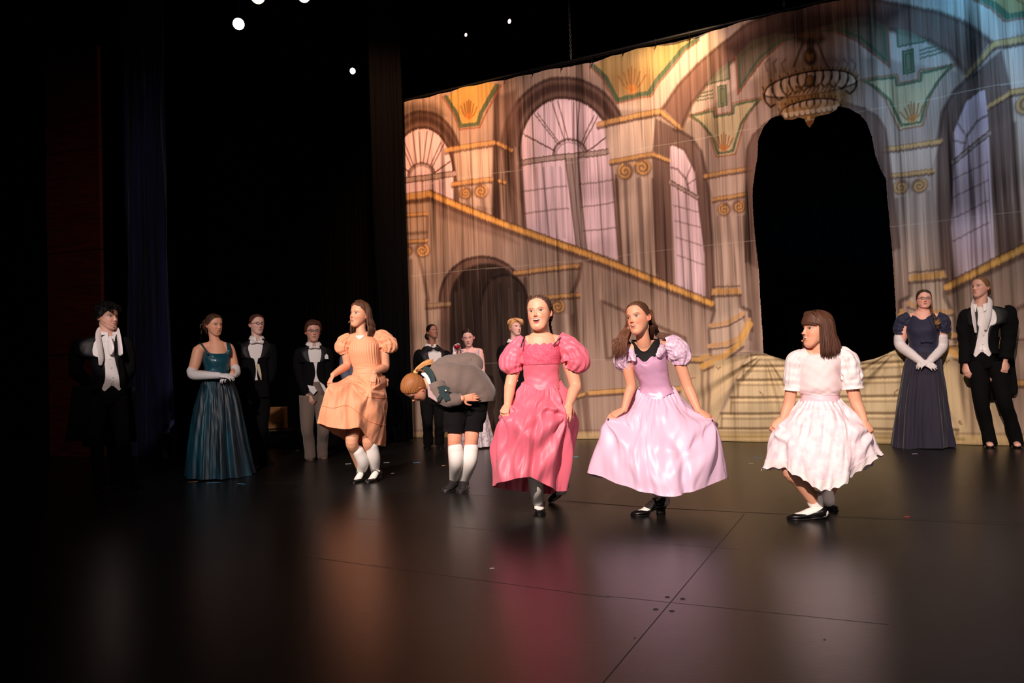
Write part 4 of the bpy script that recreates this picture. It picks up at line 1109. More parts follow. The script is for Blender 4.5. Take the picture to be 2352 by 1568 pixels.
    # ---- clothes
    def ringset(s, levels, n, m, yaw, opening=None, e=2.3, mod=None, tilt=None):
        """levels: (point, half width, half depth[, opening half angle]) -> n rings of m points; angle 0 faces yaw"""
        A = np.array([list(l[0])+list(l[1:3])+[l[3] if len(l) > 3 else 0] for l in levels], float)
        A = spline(A, n); yw = math.radians(yaw-s.off)
        fx = np.array([math.sin(yw), -math.cos(yw), 0]); sx = np.array([math.cos(yw), math.sin(yw), 0])
        if tilt is None: T = None
        rings = []
        for k in range(n):
            g = max(A[k, 5], 0)
            if opening: ang = np.linspace(g, 2*math.pi-g, m)
            else: ang = np.linspace(0, 2*math.pi, m, endpoint=False)
            c, q = np.cos(ang), np.sin(ang)
            ff = 1.0 if mod is None else mod(k/(n-1), ang)
            cx = np.sign(c)*np.abs(c)**(2/e); sq = np.sign(q)*np.abs(q)**(2/e)
            rings.append(A[k, :3]+np.outer(cx*A[k, 4]*ff, fx)+np.outer(sq*A[k, 3]*ff*math.cos(math.radians(s.off)), sx))
        return rings, A, fx, sx
    def shell(s, name, levels, m_, yaw=0, n=40, m=72, opening=False, e=2.3, mod=None, cap=False, parent=None, mb=None, mi=0):
        rings, A, fx, sx = s.ringset(levels, n, m, yaw, opening, e, mod)
        v, f = loft(rings, not opening, cap, cap)
        f = [q[::-1] for q in f]
        if mb is not None: mb.add(v, f, mi); return rings
        o = MB().add(v, f).build(name, m_, parent or s.root); return o
    def sleeve(s, pts, radii, m_, n=34, m=28, fold=.06, seed=1, name='sleeve', mb=None, parent=None, freq=9, rnd=False):
        w = Wave(seed, (1.2, freq*.35)); w2 = Wave(seed+1, (.6, freq))
        mod = lambda t, a: 1+fold*(w(np.sin(a)+.3*a*0, t+0*a)+.6*w2(np.cos(a), t+0*a))
        v, f = tube(pts, radii, n, m, up=(0, 1, .1), mod=mod, rnd=rnd)
        if mb is not None: mb.add(v, f); return
        return MB().add(v, f).build(name, m_, parent or s.root)
    def puff(s, pts, radii, m_, nf=13, amp=.10, n=40, m=96, seed=1, name='puff_sleeve', parent=None):
        w = Wave(seed, (1.0, 1.6))
        def mod(t, a):
            e = np.clip(1-np.sin(math.pi*t)*.75, 0, 1)
            return 1+amp*e*np.sin(nf*a+2.0*w(np.cos(a), t+0*a))+.07*w(1.4*np.sin(a)+.3, 1.6*t+0*a)+.05*w(2.1*np.cos(a), 3.1*t+0*a)
        v, f = tube(pts, radii, n, m, up=(0, 1, .1), mod=mod, rnd=False, caps=False)
        return MB().add(v, f).build(name, m_, parent or s.root)
    def skirt(s, prof, m_, n=60, m=200, folds=(14, .02), seed=3, name='skirt', waves=(), parent=None, power=1.6, tens=None, hem=None, extra=None, kfold=None, lie=.5):
        """prof: {angle: [points waist..hem]}; angle 0 = picture right, 90 = away, 180 = left, 270 = front"""
        ks = sorted(prof); K = np.array([spline(np.array(prof[k], float), n) for k in ks])   # (A,n,3)
        ang = np.linspace(0, 360, m, endpoint=False); an = np.array(ks, float)
        E = np.concatenate([an[-2:]-360, an, an[:2]+360]); KK = np.concatenate([K[-2:], K, K[:2]])
        out = np.empty((n, m, 3))
        for j, a in enumerate(ang):
            i = np.searchsorted(E, a, side='right')-1; i = min(max(i, 1), len(E)-3)
            u = (a-E[i])/(E[i+1]-E[i]); p0, p1, p2, p3 = KK[i-1], KK[i], KK[i+1], KK[i+2]
            h = E[i+1]-E[i]; m1 = (p2-p0)/(E[i+1]-E[i-1])*h; m2 = (p3-p1)/(E[i+2]-E[i])*h
            out[:, j] = (2*u**3-3*u*u+1)*p1+(u**3-2*u*u+u)*m1+(-2*u**3+3*u*u)*p2+(u**3-u*u)*m2
        c = out.mean(1, keepdims=True); d = out-c; d[..., 2] = 0; d /= np.linalg.norm(d, axis=-1, keepdims=True)+1e-6
        t = np.linspace(0, 1, n)[:, None]; a = np.radians(ang)[None]
        w = Wave(seed, (1.0, .5)); w2 = Wave(seed+5, (2.0, 1.6)); w3 = Wave(seed+9, (5, 2.2))
        nf, am = folds
        ph = 1.6*w(np.cos(a)*1.0+.5, np.sin(a)+t*lie)
        sh = np.sin(nf*a+ph); sh = np.sign(sh)*np.abs(sh)**.8
        disp = am*sh*(t**power)*(1+.35*w2(np.cos(a), np.sin(a)))
        disp += am*.35*np.sin(nf*2.3*a+1.7+ph*1.4)*(t**.6)*(1-t*.5)
        disp += am*.5*w2(np.cos(a)*1.2+t*1.6*lie, np.sin(a)*1.2+t*3*lie)*sstep(0, .2, t)
        if kfold: disp += kfold[0]*np.sin(kfold[1]*a+.8*np.sin(3*a))*np.exp(-t/.14)
        disp += am*.12*w3(np.cos(a)*1.5, np.sin(a)*1.5+t*2)*sstep(0, .15, t)
        out = out+d*disp[..., None]
        if tens:    # pulls: radiating tension folds from held points: (angle, t, strength, count)
            P = out.copy()
            for A0, t0, st, cnt in tens:
                da = (np.radians(ang)[None]-math.radians(A0)+math.pi) % (2*math.pi)-math.pi
                dt = (t-t0)*2.2; r = np.hypot(da, dt)+1e-6; q = np.arctan2(dt, da)
                am_ = st*np.exp(-((r-.55)/.55)**2)*sstep(.0, .22, r)
                P += d*(am_*np.sin(cnt*q+.6*np.sin(3*q)))[..., None]
            out = P
        if hem: out[..., 2] += hem(t, a)*np.ones_like(out[..., 2])
        rings = [out[k] for k in range(n)]
        v, f = loft(rings, True)
        mb = MB().add(v, f)
        if extra: extra(mb, out)
        return mb.build(name, m_, parent or s.root), out
    def jacket(s, levels, m_, m_lapel, yaw=0, lap=(.0, .55), lw=.30, n=44, name='jacket', fold=.010, seed=1, sleeves=(), tails=None, pocket=None):
        w = Wave(seed, (1.3, 1.1)); w2 = Wave(seed+3, (2.5, 3.5))
        mod = lambda t, a: 1+fold*1.6*w(np.sin(a), t*3+0*a)*sstep(.1, .3, t)+fold*w2(np.cos(a)*1.2, t*2+np.sin(a)*.5)
        mb = MB()
        rings = s.shell(name, levels, m_, yaw, n, 84, True, 2.35, mod, mb=mb)
        # turned front edges give the cloth thickness
        for pts, radii in sleeves: s.sleeve(pts, radii, m_, seed=seed+int(abs(pts[0][0])*50), mb=mb, fold=.045)
        if tails: mb.add(*tails)
        o = mb.build(name, m_, s.root)
        c = np.array([r.mean(0) for r in rings])
        k0, k1 = int(lap[0]*(n-1)), int(lap[1]*(n-1))
        for sd in (0, 1):
            R1 = []
            for k in range(k0, k1+1):
                t = (k-k0)/(k1-k0); r = rings[k] if sd == 0 else rings[k][::-1]
                wid = lw*(.30+.95*t/.32 if t < .32 else 1.25*(1-(t-.32)/.68*.97))*1.0
                if .30 < t < .36: wid *= 1.0
                cols = np.linspace(0, 1, 7)
                seg = np.concatenate([[0], np.cumsum(np.linalg.norm(np.diff(r, axis=0), axis=1))])
                q = cols*wid*.22
                P = np.stack([np.interp(q, seg, r[:, i]) for i in range(3)], 1)
                out = P-c[k]; out[:, 2] = 0; out /= np.linalg.norm(out, axis=1)[:, None]+1e-6
                P = P+out*(.0045+.0035*np.sin(cols*math.pi))[:, None]
                R1.append(P)
            v, f = loft(R1, False)
            MB().add(v, f if sd else [q[::-1] for q in f]).build('lapel', m_lapel, o)
        return o, rings
    def shoe(s, heel, toe, m_, L=None, w=.040, h=.055, opening=(.12, .62), heelh=.012, kind='flat', name='shoe', strap=False, sock=None, pitch=0.0, rl=0.0):
        """heel/toe: person-space points on the ground"""
        heel = np.asarray(heel, float); toe = np.asarray(toe, float); d = toe-heel; L = L or np.linalg.norm(d); d = nv(d)
        lat = nv(np.cross((0, 0, 1), d)); up = np.cross(d, lat)
        mb = MB(); K = 26; rings = []
        for k in range(K):
            t = k/(K-1)
            wd = w*(0.62+.38*sstep(0, .2, t)) if t < .2 else w*(1.0-.16*math.sin(math.pi*sstep(.2, .7, t)*.999)*1+.06*sstep(.45, .7, t))
            wd *= math.sqrt(max(0, 1-max(0, (t-.70)/.302)**2)); wd = max(wd, .002)
            if t < .06: wd *= .55+.45*t/.06
            hh = h*(1-.55*sstep(.15, .85, t))*math.sqrt(max(.02, 1-max(0, (t-.80)/.21)**2))
            sole = heelh*(1-sstep(.25, .55, t))
            o0, o1 = opening
            op = 0.0 if (t < o0 or t > o1) else 1.15*math.sin(math.pi*(t-o0)/(o1-o0))**.5
            if t < .1: op = max(op, .35)
            a = np.linspace(op, 2*math.pi-op, 24)
            x = np.sin(a)*wd; z = np.cos(a); z = np.where(z > 0, z*hh*.55+.45*hh, z*.45*hh+.45*hh); z = np.maximum(z, 0)
            zb = sole+.004
            rings.append(heel+d*(t*L)+np.outer(x, lat)+np.outer(z+zb, up))
        v, f = loft(rings, False); f = [q for q in f]; mb.add(v, f)
        for q0 in (rings[0], rings[-1]):
            c = q0.mean(0); vv = np.vstack([q0, c]); mb.add(vv, [(i, i+1, len(q0)) for i in range(len(q0)-1)])
        # sole and heel block
        so = []
        for k in range(0, K):
            t = k/(K-1); r = rings[k]; x = np.abs((r-heel) @ lat).max()*1.04+.001; sole = heelh*(1-sstep(.25, .55, t))
            c = heel+d*(t*L*1.0)
            so.append(np.array([c+lat*x+up*(sole+.006), c-lat*x+up*(sole+.006), c-lat*x+up*(sole+.0005), c+lat*x+up*(sole+.0005)]))
        v, f = loft(so, True, True, True); mb.add(v, f, 0)
        if heelh > .008:
            hw = w*.62*(1 if heelh < .02 else .8); b = []
            for zz, k in ((heelh+.006, 1.0), (heelh*.4, .82), (.0, .9)):
                t = np.linspace(0, 2*math.pi, 14, endpoint=False)
                b.append(heel+d*(.16*L*.9)+np.outer(np.cos(t)*.15*L*k, d)+np.outer(np.sin(t)*hw*k, lat)+up*zz)
            v, f = loft(b, True, True, True); mb.add(v, f)
        o = mb.build(name, m_, s.root)
        if strap:
            c = heel+d*L*(.30 if strap is True else strap); t = np.linspace(-.15*math.pi, 1.15*math.pi, 14)
            P = [c+lat*math.cos(a)*w*.98+up*(heelh+h*.42+math.sin(a)*h*.62) for a in t]
            v, f = tube(P, [(.0018, .0065)]*14, 24, 6, up=tuple(up), rnd=False); MB().add(v, f).build('strap', m_, o)
        if sock is not None:
            v, f = tube([heel+d*L*.10+up*(heelh+.030), heel+d*L*.35+up*(heelh*.7+.034), heel+d*L*.62+up*.024, heel+d*L*.82+up*.018], [(.030, .026), (.030, .031), (.020, .032), (.012, .022)], 14, 16, up=tuple(up))
            if sock is True: s.add((v, f))
            else: MB().add(v, f).build('sock_foot', sock, s.root)
        return o
    def collar(s, m_, c, r=.062, h=.045, yaw=0, spread=.25, name='collar', drop=.06, pitchd=0.25):
        """turned down shirt collar: band plus two pointed leaves"""
        yw = math.radians(yaw-s.off); fx = np.array([math.sin(yw), -math.cos(yw), 0]); sx = np.array([math.cos(yw), math.sin(yw), 0])
        a = np.linspace(spread, 2*math.pi-spread, 40); rg = []
        fr_ = sstep(1.3, .3, np.minimum(a, 2*math.pi-a))
        for k in range(7):
            t = k/6
            if t < .4: rr = r*(1-.04*math.sin(t*4)); zz = h*(t/.4)+0*a
            else:
                u = (t-.4)/.6; rr = r*(1.03+.22*u)+.012*u; zz = h-u*(h*.9+drop*fr_)
            zz = zz+.018*(1-np.cos(a))*.5*(h/.045)
            rg.append(c+np.outer(np.cos(a)*rr*1.02, fx)+np.outer(np.sin(a)*rr, sx)+np.outer(zz, [0, 0, 1]))
        v, f = loft(rg, False); return MB().add(v, f).build(name, m_, s.root)
    def bow(s, m_, c, w=.055, h=.026, yaw=0, name='bow_tie'):
        yw = math.radians(yaw-s.off); fx = np.array([math.sin(yw), -math.cos(yw), 0]); sx = np.array([math.cos(yw), math.sin(yw), 0]); z = np.array([0, 0, 1.])
        mb = MB()
        for sd in (-1, 1):
            v, f = tube([c+sx*sd*.006, c+sx*sd*w*.5+fx*.004, c+sx*sd*w], [(.009, .007), (h*.75, .009), (h, .010)], 10, 16, up=tuple(z), rnd=True); mb.add(v, f)
        v, f = ellipsoid(c+fx*.006, (.010, .010, .012)); mb.add(v, f)
        return mb.build(name, m_, s.root)
M_TUX = mat('black_wool', (0.05, 0.048, 0.055), 0.92, spec=.12, bump=(60, .1, .001))
M_SATIN = mat('black_satin_lapel', (0.10, 0.095, 0.11), 0.55, spec=.3)
M_TRS = mat('black_trousers', (0.045, 0.044, 0.048), 0.92, spec=.12)
M_WHITE = mat('white_cotton', (0.93, 0.91, 0.90), 0.75, bump=(70, .1, .001))
M_WSATIN = mat('white_satin', (0.93, 0.90, 0.90), 0.35)
M_SHOE = mat('black_leather', (0.06, 0.055, 0.055), 0.32)
M_SOCK = mat('white_sock', (0.94, 0.92, 0.90), 0.9, bump=(1, .3, .002, (160, 160, 4)))
M_GLOVE = mat('white_glove', (0.90, 0.89, 0.90), 0.6, bump=(30, .2, .002))
M_BLACKTOP = mat('black_jersey', (0.06, 0.055, 0.06), 0.8)
# ------------------------------------------------------------------ girl in the long bright pink dress
def girl_pink():
    p = Person((1240, 1186), 'girl in a long bright pink puff sleeved dress with braided hair, singing', (0.91, 0.665, 0.545))
    J, G = p.J, p.G
    p.head(1238, 718, .222, yaw=-16, pitch=3, roll=-3, open=.075, smile=1.0, teeth=True, mw=.092, plump=.07, browc=(.45, .32, .24), iris=(.25, .17, .12), lipc=(.80, .42, .40), eye=.82)
    p.neck(J(1243, 786, .03), .050)
    # torso under the dress
    for sx, pts in ((-1, [(1243, 784, .03), (1212, 786, .03), (1194, 800, .02)]), (1, [(1243, 784, .03), (1278, 784, .03), (1298, 798, .02)])):
        p.add(tube([J(*q) for q in pts], [.050, .044, .046], 12, 18, up=(0, 1, 0)))
    v, f = tube([J(1244, 790, .02), J(1243, 822, .01), J(1244, 872, .02), J(1245, 920, .02)], [(.075, .105), (.078, .112), (.075, .098), (.09, .12)], 16, 24, up=(0, 1, 0)); p.add((v, f))
    p.arm(J(1194, 800, .02), J(1172, 884, .0), J(1166, 929, -.12), (.043, .041, .037, .034, .024))
    p.arm(J(1297, 800, .02), J(1322, 884, .0), J(1307, 928, -.10), (.045, .044, .039, .036, .025))
    p.add(*hand(J(1166, 926, -.12), nv(J(1156, 951, -.19)-J(1166, 926, -.12)), (-.25, -.80, .45), .84, -1, thumb=(.30, .75), pinch=.5, curls=[(.75, .9, .5), (.85, 1.0, .5), (.95, 1.0, .5), (1.0, 1.0, .5)]))
    p.add(*hand(J(1307, 925, -.10), nv(J(1302, 950, -.15)-J(1307, 925, -.10)), (.05, -.95, .25), .84, -1, thumb=(.4, .7), pinch=.3, spread=.10, curls=[(.35, .75, .5), (.4, .9, .5), (.45, .95, .5), (.5, .9, .5)]))
    # legs: front foot flat towards the audience, back foot on its toes
    fa = G(1237, 1176); fb = G(1244, 1190)
    p.leg(J(1230, 930, .03), J(1228, 1060, -.08), fa+[0, .02, .075], (.08, .07, .052, .050, .034))
    ra = G(1272, 1152)
    p.leg(J(1262, 930, .05), J(1268, 1060, .08), J(1290, 1118, .34), (.08, .07, .052, .048, .034))
    p.finish(.0034, 3)
    # white stockings over both calves
    for q in (([J(1228, 1066, -.08), J(1232, 1120, -.03), fa+[0, .02, .06]], [.054, .046, .037]), ([J(1269, 1066, .09), J(1280, 1095, .22), J(1290, 1124, .33)], [.053, .050, .038])):
        MB().add(*tube(*q, 20, 20, rnd=True)).build('stocking', M_SOCK, p.root)
    p.shoe(G(1237, 1170), G(1245, 1199), M_SHOE, .205, .038, .058, heelh=.028, strap=.34, sock=M_SOCK)
    # back shoe: toe on the floor, heel up
    o = p.shoe(np.zeros(3), np.array([0, -.205, 0.]), M_SHOE, .205, .037, .056, heelh=.03, strap=.34)
    toe = G(1264, 1154); hl = J(1304, 1122, .33); d = nv(toe-hl)
    Rm = Matrix(np.stack([nv(np.cross(-d, (0, 0, 1))), -d, np.cross(nv(np.cross(-d, (0, 0, 1))), -d)], 1).tolist()).to_4x4()
    o.matrix_local = Matrix.Translation((toe-d*.205).tolist()) @ Rm
    v, f = tube([hl+d*.03+[0, 0, .035], toe-d*.10+[0, 0, .035], toe-d*.04+[0, 0, .018]], [.030, .030, .022], 10, 14); MB().add(v, f).build('sock_foot', M_SOCK, p.root)
    # hair
    HC = (.33, .235, .185)
    def ex(mb):
        pass
    p.hair(HC, [.37, .345, .22, .05, -.03, -.20, -.34], .024, axis=(0, 1, -.3), fr=70, part=0.02, seed=5, contrast=.45)
    for sd in (-1, 1):   # plaits lying along the skull, the left one then hanging behind the shoulder
        mb = MB()
        pts = [p.hp(sd*.16, -.22, .40), p.hp(sd*.27, -.05, .36), p.hp(sd*.335, .12, .22), p.hp(sd*.335, .26, .02), p.hp(sd*.29, .30, -.20)]
        p.braid(mb, pts, .017, HC, 9, False)
        if sd > 0:
            pts = [p.hp(.27, .27, -.16), J(1263, 738, .09), J(1265, 756, .085), J(1270, 772, .10), J(1276, 792, .12)]
            p.braid(mb, pts, .017, (.20, .13, .10), 9)
        mb.build('braid', HAIRM, p.root)
    # dress
    PK = (0.90, 0.43, 0.52)
    M_PINK = mat('pink_taffeta', PK, 0.46, sheen=.2, spec=.45, bump=(7, .25, .006))
    M_LACE = mat('pink_lace_yoke', (0.90, 0.40, 0.50), 0.7, mix=((0.80, 0.28, 0.40), 150, .42, .6), bump=(140, .7, .003))
    w = Wave(8, (1.5, 2.0)); 
    md = lambda t, a: 1+.022*w(np.sin(a), t*2.5+np.cos(a)*.5)
    def scal(t, a): return 1+0*a
    rings, A, fx, sx = p.ringset([(J(1243, 792, .02), .118, .088), (J(1243, 812, .01), .124, .100), (J(1243, 835, .01), .121, .098), (J(1244, 862, .02), .113, .090), (J(1245, 880, .02), .116, .095), (J(1245, 893, .02), .124, .105)], 40, 96, -6, False, 2.3, md)
    ang = np.linspace(0, 2*math.pi, 96, endpoint=False)
    for k in range(4):      # scalloped top edge
        rings[k][:, 2] += (1-k/4)*(.014*np.abs(np.sin(ang*9))-.022*np.sin(ang*.5)**8*0-.004)
    for k in range(28, 40):  # pointed waist
        rings[k][:, 2] -= .030*((k-28)/12)*np.exp(-((np.minimum(ang, 2*math.pi-ang))/.45)**2)
    v, f = loft(rings); MB().add(v, [q[::-1] for q in f]).build('bodice', M_PINK, p.root)
    yk = [r[np.r_[73:96, 0:24]] for r in rings[:17]]
    yo = []
    for r in yk:
        c = r.mean(0); o_ = r-np.array([c[0], r[:, 1].max(), 0]); o_[:, 2] = 0; o_ /= np.linalg.norm(o_, axis=1)[:, None]
        yo.append(r+o_*.004)
    # lower edge of the lace yoke dips at the sides
    v, f = loft(yo, False); MB().add(v, [q[::-1] for q in f]).build('lace_yoke', M_LACE, p.root)
    D = J
    prof = {270: [D(1243, 896, -.10), D(1238, 930, -.165), D(1232, 962, -.235), D(1224, 1030, -.24), D(1216, 1096, -.25)],
            225: [D(1218, 886, -.075), D(1200, 922, -.13), D(1186, 956, -.20), D(1166, 1030, -.19), D(1166, 1104, -.19)],
            180: [D(1202, 878, .01), D(1188, 912, -.03), D(1157, 950, -.11), D(1137, 1020, -.07), D(1131, 1113, -.04)],
            135: [D(1220, 872, .08), D(1203, 906, .11), D(1184, 945, .09), D(1158, 1030, .13), D(1163, 1124, .16)],
            90: [D(1245, 870, .11), D(1253, 908, .17), D(1260, 960, .20), D(1256, 1040, .23), D(1232, 1131, .24)],
            45: [D(1270, 870, .08), D(1296, 905, .13), D(1318, 958, .13), D(1310, 1040, .15), D(1268, 1134, .15)],
            0: [D(1288, 874, .01), D(1304, 905, .0), D(1316, 948, -.02), D(1312, 1030, -.01), D(1299, 1118, .0)],
            315: [D(1270, 886, -.07), D(1284, 920, -.115), D(1298, 956, -.17), D(1288, 1040, -.17), D(1284, 1128, -.13)]}
    p.skirt(prof, M_PINK, 80, 260, (9, .018), 4, kfold=(.006, 26), tens=[(182, .50, .020, 7), (318, .50, .020, 7), (250, .62, .012, 4)])
    # sleeves
    p.puff([J(1208, 782, .03), J(1190, 802, .02), J(1176, 834, .0), J(1182, 856, .0)], [(.045, .052), (.066, .066), (.078, .080), (.047, .046)], M_PINK, 12, .07, seed=3)
    p.puff([J(1280, 780, .03), J(1302, 796, .02), J(1322, 828, .0), J(1313, 851, .0)], [(.046, .054), (.074, .074), (.088, .088), (.052, .050)], M_PINK, 12, .07, seed=6)
    for pts in ([J(1205, 772, .0), J(1200, 785, -.06), J(1197, 797, -.08)], [J(1290, 772, .0), J(1280, 783, -.06), J(1271, 793, -.085)]):
        MB().add(*tube(pts, [(.004, .0016)]*3, 10, 8, up=(1, 0, 0))).build('black_strap', M_BLACKTOP, p.root)
girl_pink()
# ------------------------------------------------------------------ people in black evening dress
def gent(foot, label, head, neck, shL, shR, armL, armR, waist, hem, legs, skin=(.90, .70, .62), yaw=0, style='tux', open_=(.50, .42, .34, .04, .15),
         E={}, hair=None, depth=.115, trousers=None, vpts=None, shoes=None, hands=(None, None), handsize=.95, tails=None, lap=(.04, .60), lw=.36, dys=(0, 0), legr=.082, hi=False, lean=0.0, jm=None, slr=1.0):
    p = Person(foot, label, skin); J, G = p.J, p.G
    px, py, H, hy, hpi, hr = head
    p.head(px, py, H, yaw=hy, pitch=hpi, roll=hr, hi=hi, **E)
    k = p.sc; hw = (shR[0]-shL[0])/2/k; cx = (shL[0]+shR[0])/2; sy = (shL[1]+shR[1])/2
    nk = J(*neck); cf = math.cos(math.radians(p.off)); upv = tuple(p.R((0, 1, 0)))
    chest = J(cx, sy+.06*k, .02)
    p.neck(J(neck[0], neck[1]+.04*k, .02), .056*H/.22)
    p.add(tube([J(cx, sy+.085*k, .02), J(cx, sy+.16*k, .02), J(waist[0], waist[1], .02), J(hem[0], hem[1]-.05*k, .02)], [(.055, hw*.46*cf), (.066, hw*.48*cf), (.062, waist[2]*.62*cf), (.05, waist[2]*.45*cf)], 16, 20, up=upv))
    for sd, ar, sh in ((-1, armL, shL), (1, armR, shR)):
        P = [J(sh[0]-sd*.054*k, sh[1]+.078*k, dys[0 if sd < 0 else 1]*.3)]+[J(*q) for q in ar]
        hh = list(hands)+[None]
        if (hh[0] if sd < 0 else hh[1]) is None: P[2] = P[1]*.45+P[2]*.55
        p.arm(P[0], P[1], P[2], (.034, .034, .034, .032, .025))
    for h_ in hands:
        if h_ is None: continue
        w_, d_, n_, side, cur = h_[:5]; d_ = p.R(d_); n_ = p.R(n_); th = h_[5] if len(h_) > 5 else (.5, .4)
        p.add(*hand(J(*w_), d_, n_, handsize, side, cur, th))
    for L in legs:
        hp_, kn, an = L[0], L[1], L[2]
        p.leg(J(hp_[0], hp_[1]+.14*k, .01), J(*kn), G(*an)+[0, 0, .08], (.055, .055, .046, .043, .033))
    # jacket
    jm = jm or M_TUX; jb = [.072, hw*.86, hw*.93, waist[2], hem[2]]
    o = open_
    lv = [(nk+[0, .028, .0], .078, .075, o[0]), (J((cx+neck[0])/2, sy-.005*k, .025), hw*.62, .095, (o[0]+o[1])/2), (J(cx, sy+.045*k, .02), hw*.90, .108, o[1]), (J(cx, sy+.15*k, .01), hw*.92, depth, o[2]),
          (J((cx*.4+waist[0]*.6), sy*.45+waist[1]*.55, .01), waist[2]*1.01, depth, (o[2]+o[3])*.40), (J(waist[0], waist[1], .01), waist[2], depth*.98, o[3]), (J(hem[0], hem[1], .01), hem[2], depth*1.08, o[4])]
    sl = []
    for sd, ar, sh in ((-1, armL, shL), (1, armR, shR)):
        a = [J(sh[0]-sd*.085*k, sh[1]+.050*k, .015), J(sh[0]-sd*.052*k, sh[1]+.062*k, .012)]
        q = [J(*z) for z in ar]
        sl.append((a+[a[1]*.5+q[0]*.5+[sd*.006, 0, 0], q[0], q[0]*.5+q[1]*.5, q[1]], [.056*slr**.3, .064*slr**.6, .066*slr, .058*slr, .056*slr, .050*slr]))
    jk, rings = p.jacket(lv, jm, M_SATIN, yaw, lap, lw, sleeves=sl, seed=int(foot[0]) % 17, name='tailcoat' if style == 'tails' else 'dinner_jacket')
    # shirt and waistcoat
    wcol = M_WSATIN if style == 'tails' else M_WHITE
    nl = len(lv)
    def inset(q, j): return (lv[j][0], lv[j][1]*q-.004, lv[j][2]*q-.004)
    lv2 = [(nk+[0, .03, -.01], .056, .058)]+[inset(.93, j) for j in range(1, 6)]+[(J(waist[0], waist[1]+.07*k, .01), waist[2]*.92, depth*.88)]
    p.shell('shirt', lv2, M_WHITE, yaw, 30, 60)
    w_ = Wave(int(foot[0]) % 13+2, (2.0, 3.0))
    if style == 'tails':
        yw = math.radians(yaw-p.off)
        wl = [inset(.965, 2)+(.42,), inset(.965, 3)+(.24,), inset(.965, 4)+(.03,), inset(.965, 5)+(.0,), (J(waist[0], waist[1]+.05*k, .01), waist[2]*.96, depth*.94, .02), (J(waist[0], waist[1]+.075*k, .01), waist[2]*.96, depth*.94, .10)]
        R, A, fx, sx = p.ringset(wl, 40, 72, yaw, True, 2.35, lambda t, a: 1+.008*w_(np.sin(a), t*3+0*a))
        ang = np.linspace(0, 2*math.pi, 72); aa = np.minimum(ang, 2*math.pi-ang)
        for i in range(30, 40): R[i][:, 2] -= .040*((i-29)/10)*np.exp(-((aa-.32)/.22)**2)
        v, f = loft(R, False); wc = MB().add(v, [q[::-1] for q in f]).build('waistcoat', M_WSATIN, p.root)
        for i in (15, 19, 23, 27, 31):
            c = (R[i][0]+R[i][-1])/2+fx*.004; v, f = ellipsoid(c+sx*.006, (.0055, .0055, .0055), None, 10, 6); MB().add(v, f).build('button', M_WSATIN, wc)
    elif vpts:
        pass
    # trousers
    tm = trousers or M_TRS; mb = MB()
    v, f = tube([J(waist[0], waist[1]+.02*k, .01), J(waist[0], waist[1]+.12*k, .01), J(waist[0], (waist[1]*.25+legs[0][0][1]*.75), .01), J((legs[0][0][0]+legs[1][0][0])/2, max(legs[0][0][1], legs[1][0][1])+.05*k, .01)], [(depth*.84, waist[2]*.88*cf), (depth*.84, waist[2]*.88*cf), (depth*.92, waist[2]*.95*cf), (depth*.7, waist[2]*.7*cf)], 18, 30, up=upv, rnd=False); mb.add(v, f)
    for i, L in enumerate(legs):
        hp_, kn, an = J(*L[0]), J(*L[1]), G(*L[2]); wv = Wave(i+4+int(foot[0]) % 7, (1.1, 4.5))
        md = lambda t, a: 1+.035*wv(np.sin(a), t+0*a)*(0.5+1.6*sstep(.6, .95, t))
        v, f = tube([hp_+[0, 0, .02], hp_*.5+kn*.5, kn, kn*.5+(an+[0, 0, .1])*.5, an+[0, -.005, .028]], [(legr*1.05, legr*1.1), legr, legr*.82, legr*.76, (legr*.80, legr*.72)], 44, 28, up=(0, 1, 0), mod=md, rnd=False); mb.add(v, f)
    mb.build('trousers', tm, p.root)
    if shoes:
        for h_, t_ in shoes: p.shoe(G(*h_), G(*t_), M_SHOE, None, .042, .062, opening=(.10, .42), heelh=.014)
    p.finish(.006)
    if tails:
        for P0, P1, wd in tails:
            R = []
            for t in np.linspace(0, 1, 16):
                c = np.array(P0)*(1-t)+np.array(P1)*t; c2 = c+[0, .012*math.sin(5*t), 0]; n = 12; u = np.linspace(-1, 1, n)
                R.append(c2+np.outer(u*wd*(1-.25*t)*.5, sx_(yaw-p.off))+np.outer(.02*(1-u**2)+.010*np.sin(u*6+3*t), [0, 1, 0]))
            v, f = loft(R, False); q = MB().add(v, f).build('coat_tail', jm, jk)
            mo = q.modifiers.new('t', 'SOLIDIFY'); mo.thickness = .006
    return p
def sx_(y): y = math.radians(y); return np.array([math.cos(y), math.sin(y), 0])
def short_hair(p, col, line, thick, noise, seed, tufts=0, tz=None, axis=(0, .2, 1), contrast=.5, length=.10, front=None, fr=70):
    mb = p.hair(col, line, thick, axis=axis, fr=fr, noise=noise, seed=seed, contrast=contrast, tz=tz, build=False)
    r = np.random.RandomState(seed)
    for i in range(tufts):
        a = r.uniform(-math.pi, math.pi); th = abs(r.normal(0, .65)); z0 = .5*math.cos(th)
        b = p.hd.base(np.array([th]), np.array([a]))[0]
        if z0 < np.interp(abs(a), np.radians([0, 38, 58, 76, 96, 118, 180]), line)+.02: continue
        d = nv(b-np.array([0, .03, -.02])); tdir = nv(np.cross(d, r.normal(size=3)))+np.array([0, -.2, -.35])
        l = length*r.uniform(.6, 1.3)
        s0 = b+d*thick*.6; p.strand(mb, [s0, s0+d*l*.35+tdir*l*.35, s0+d*l*.30+tdir*l*.9], .009*r.uniform(.6, 1.3)*p.H/.22, col, .35, n=8)
    return mb
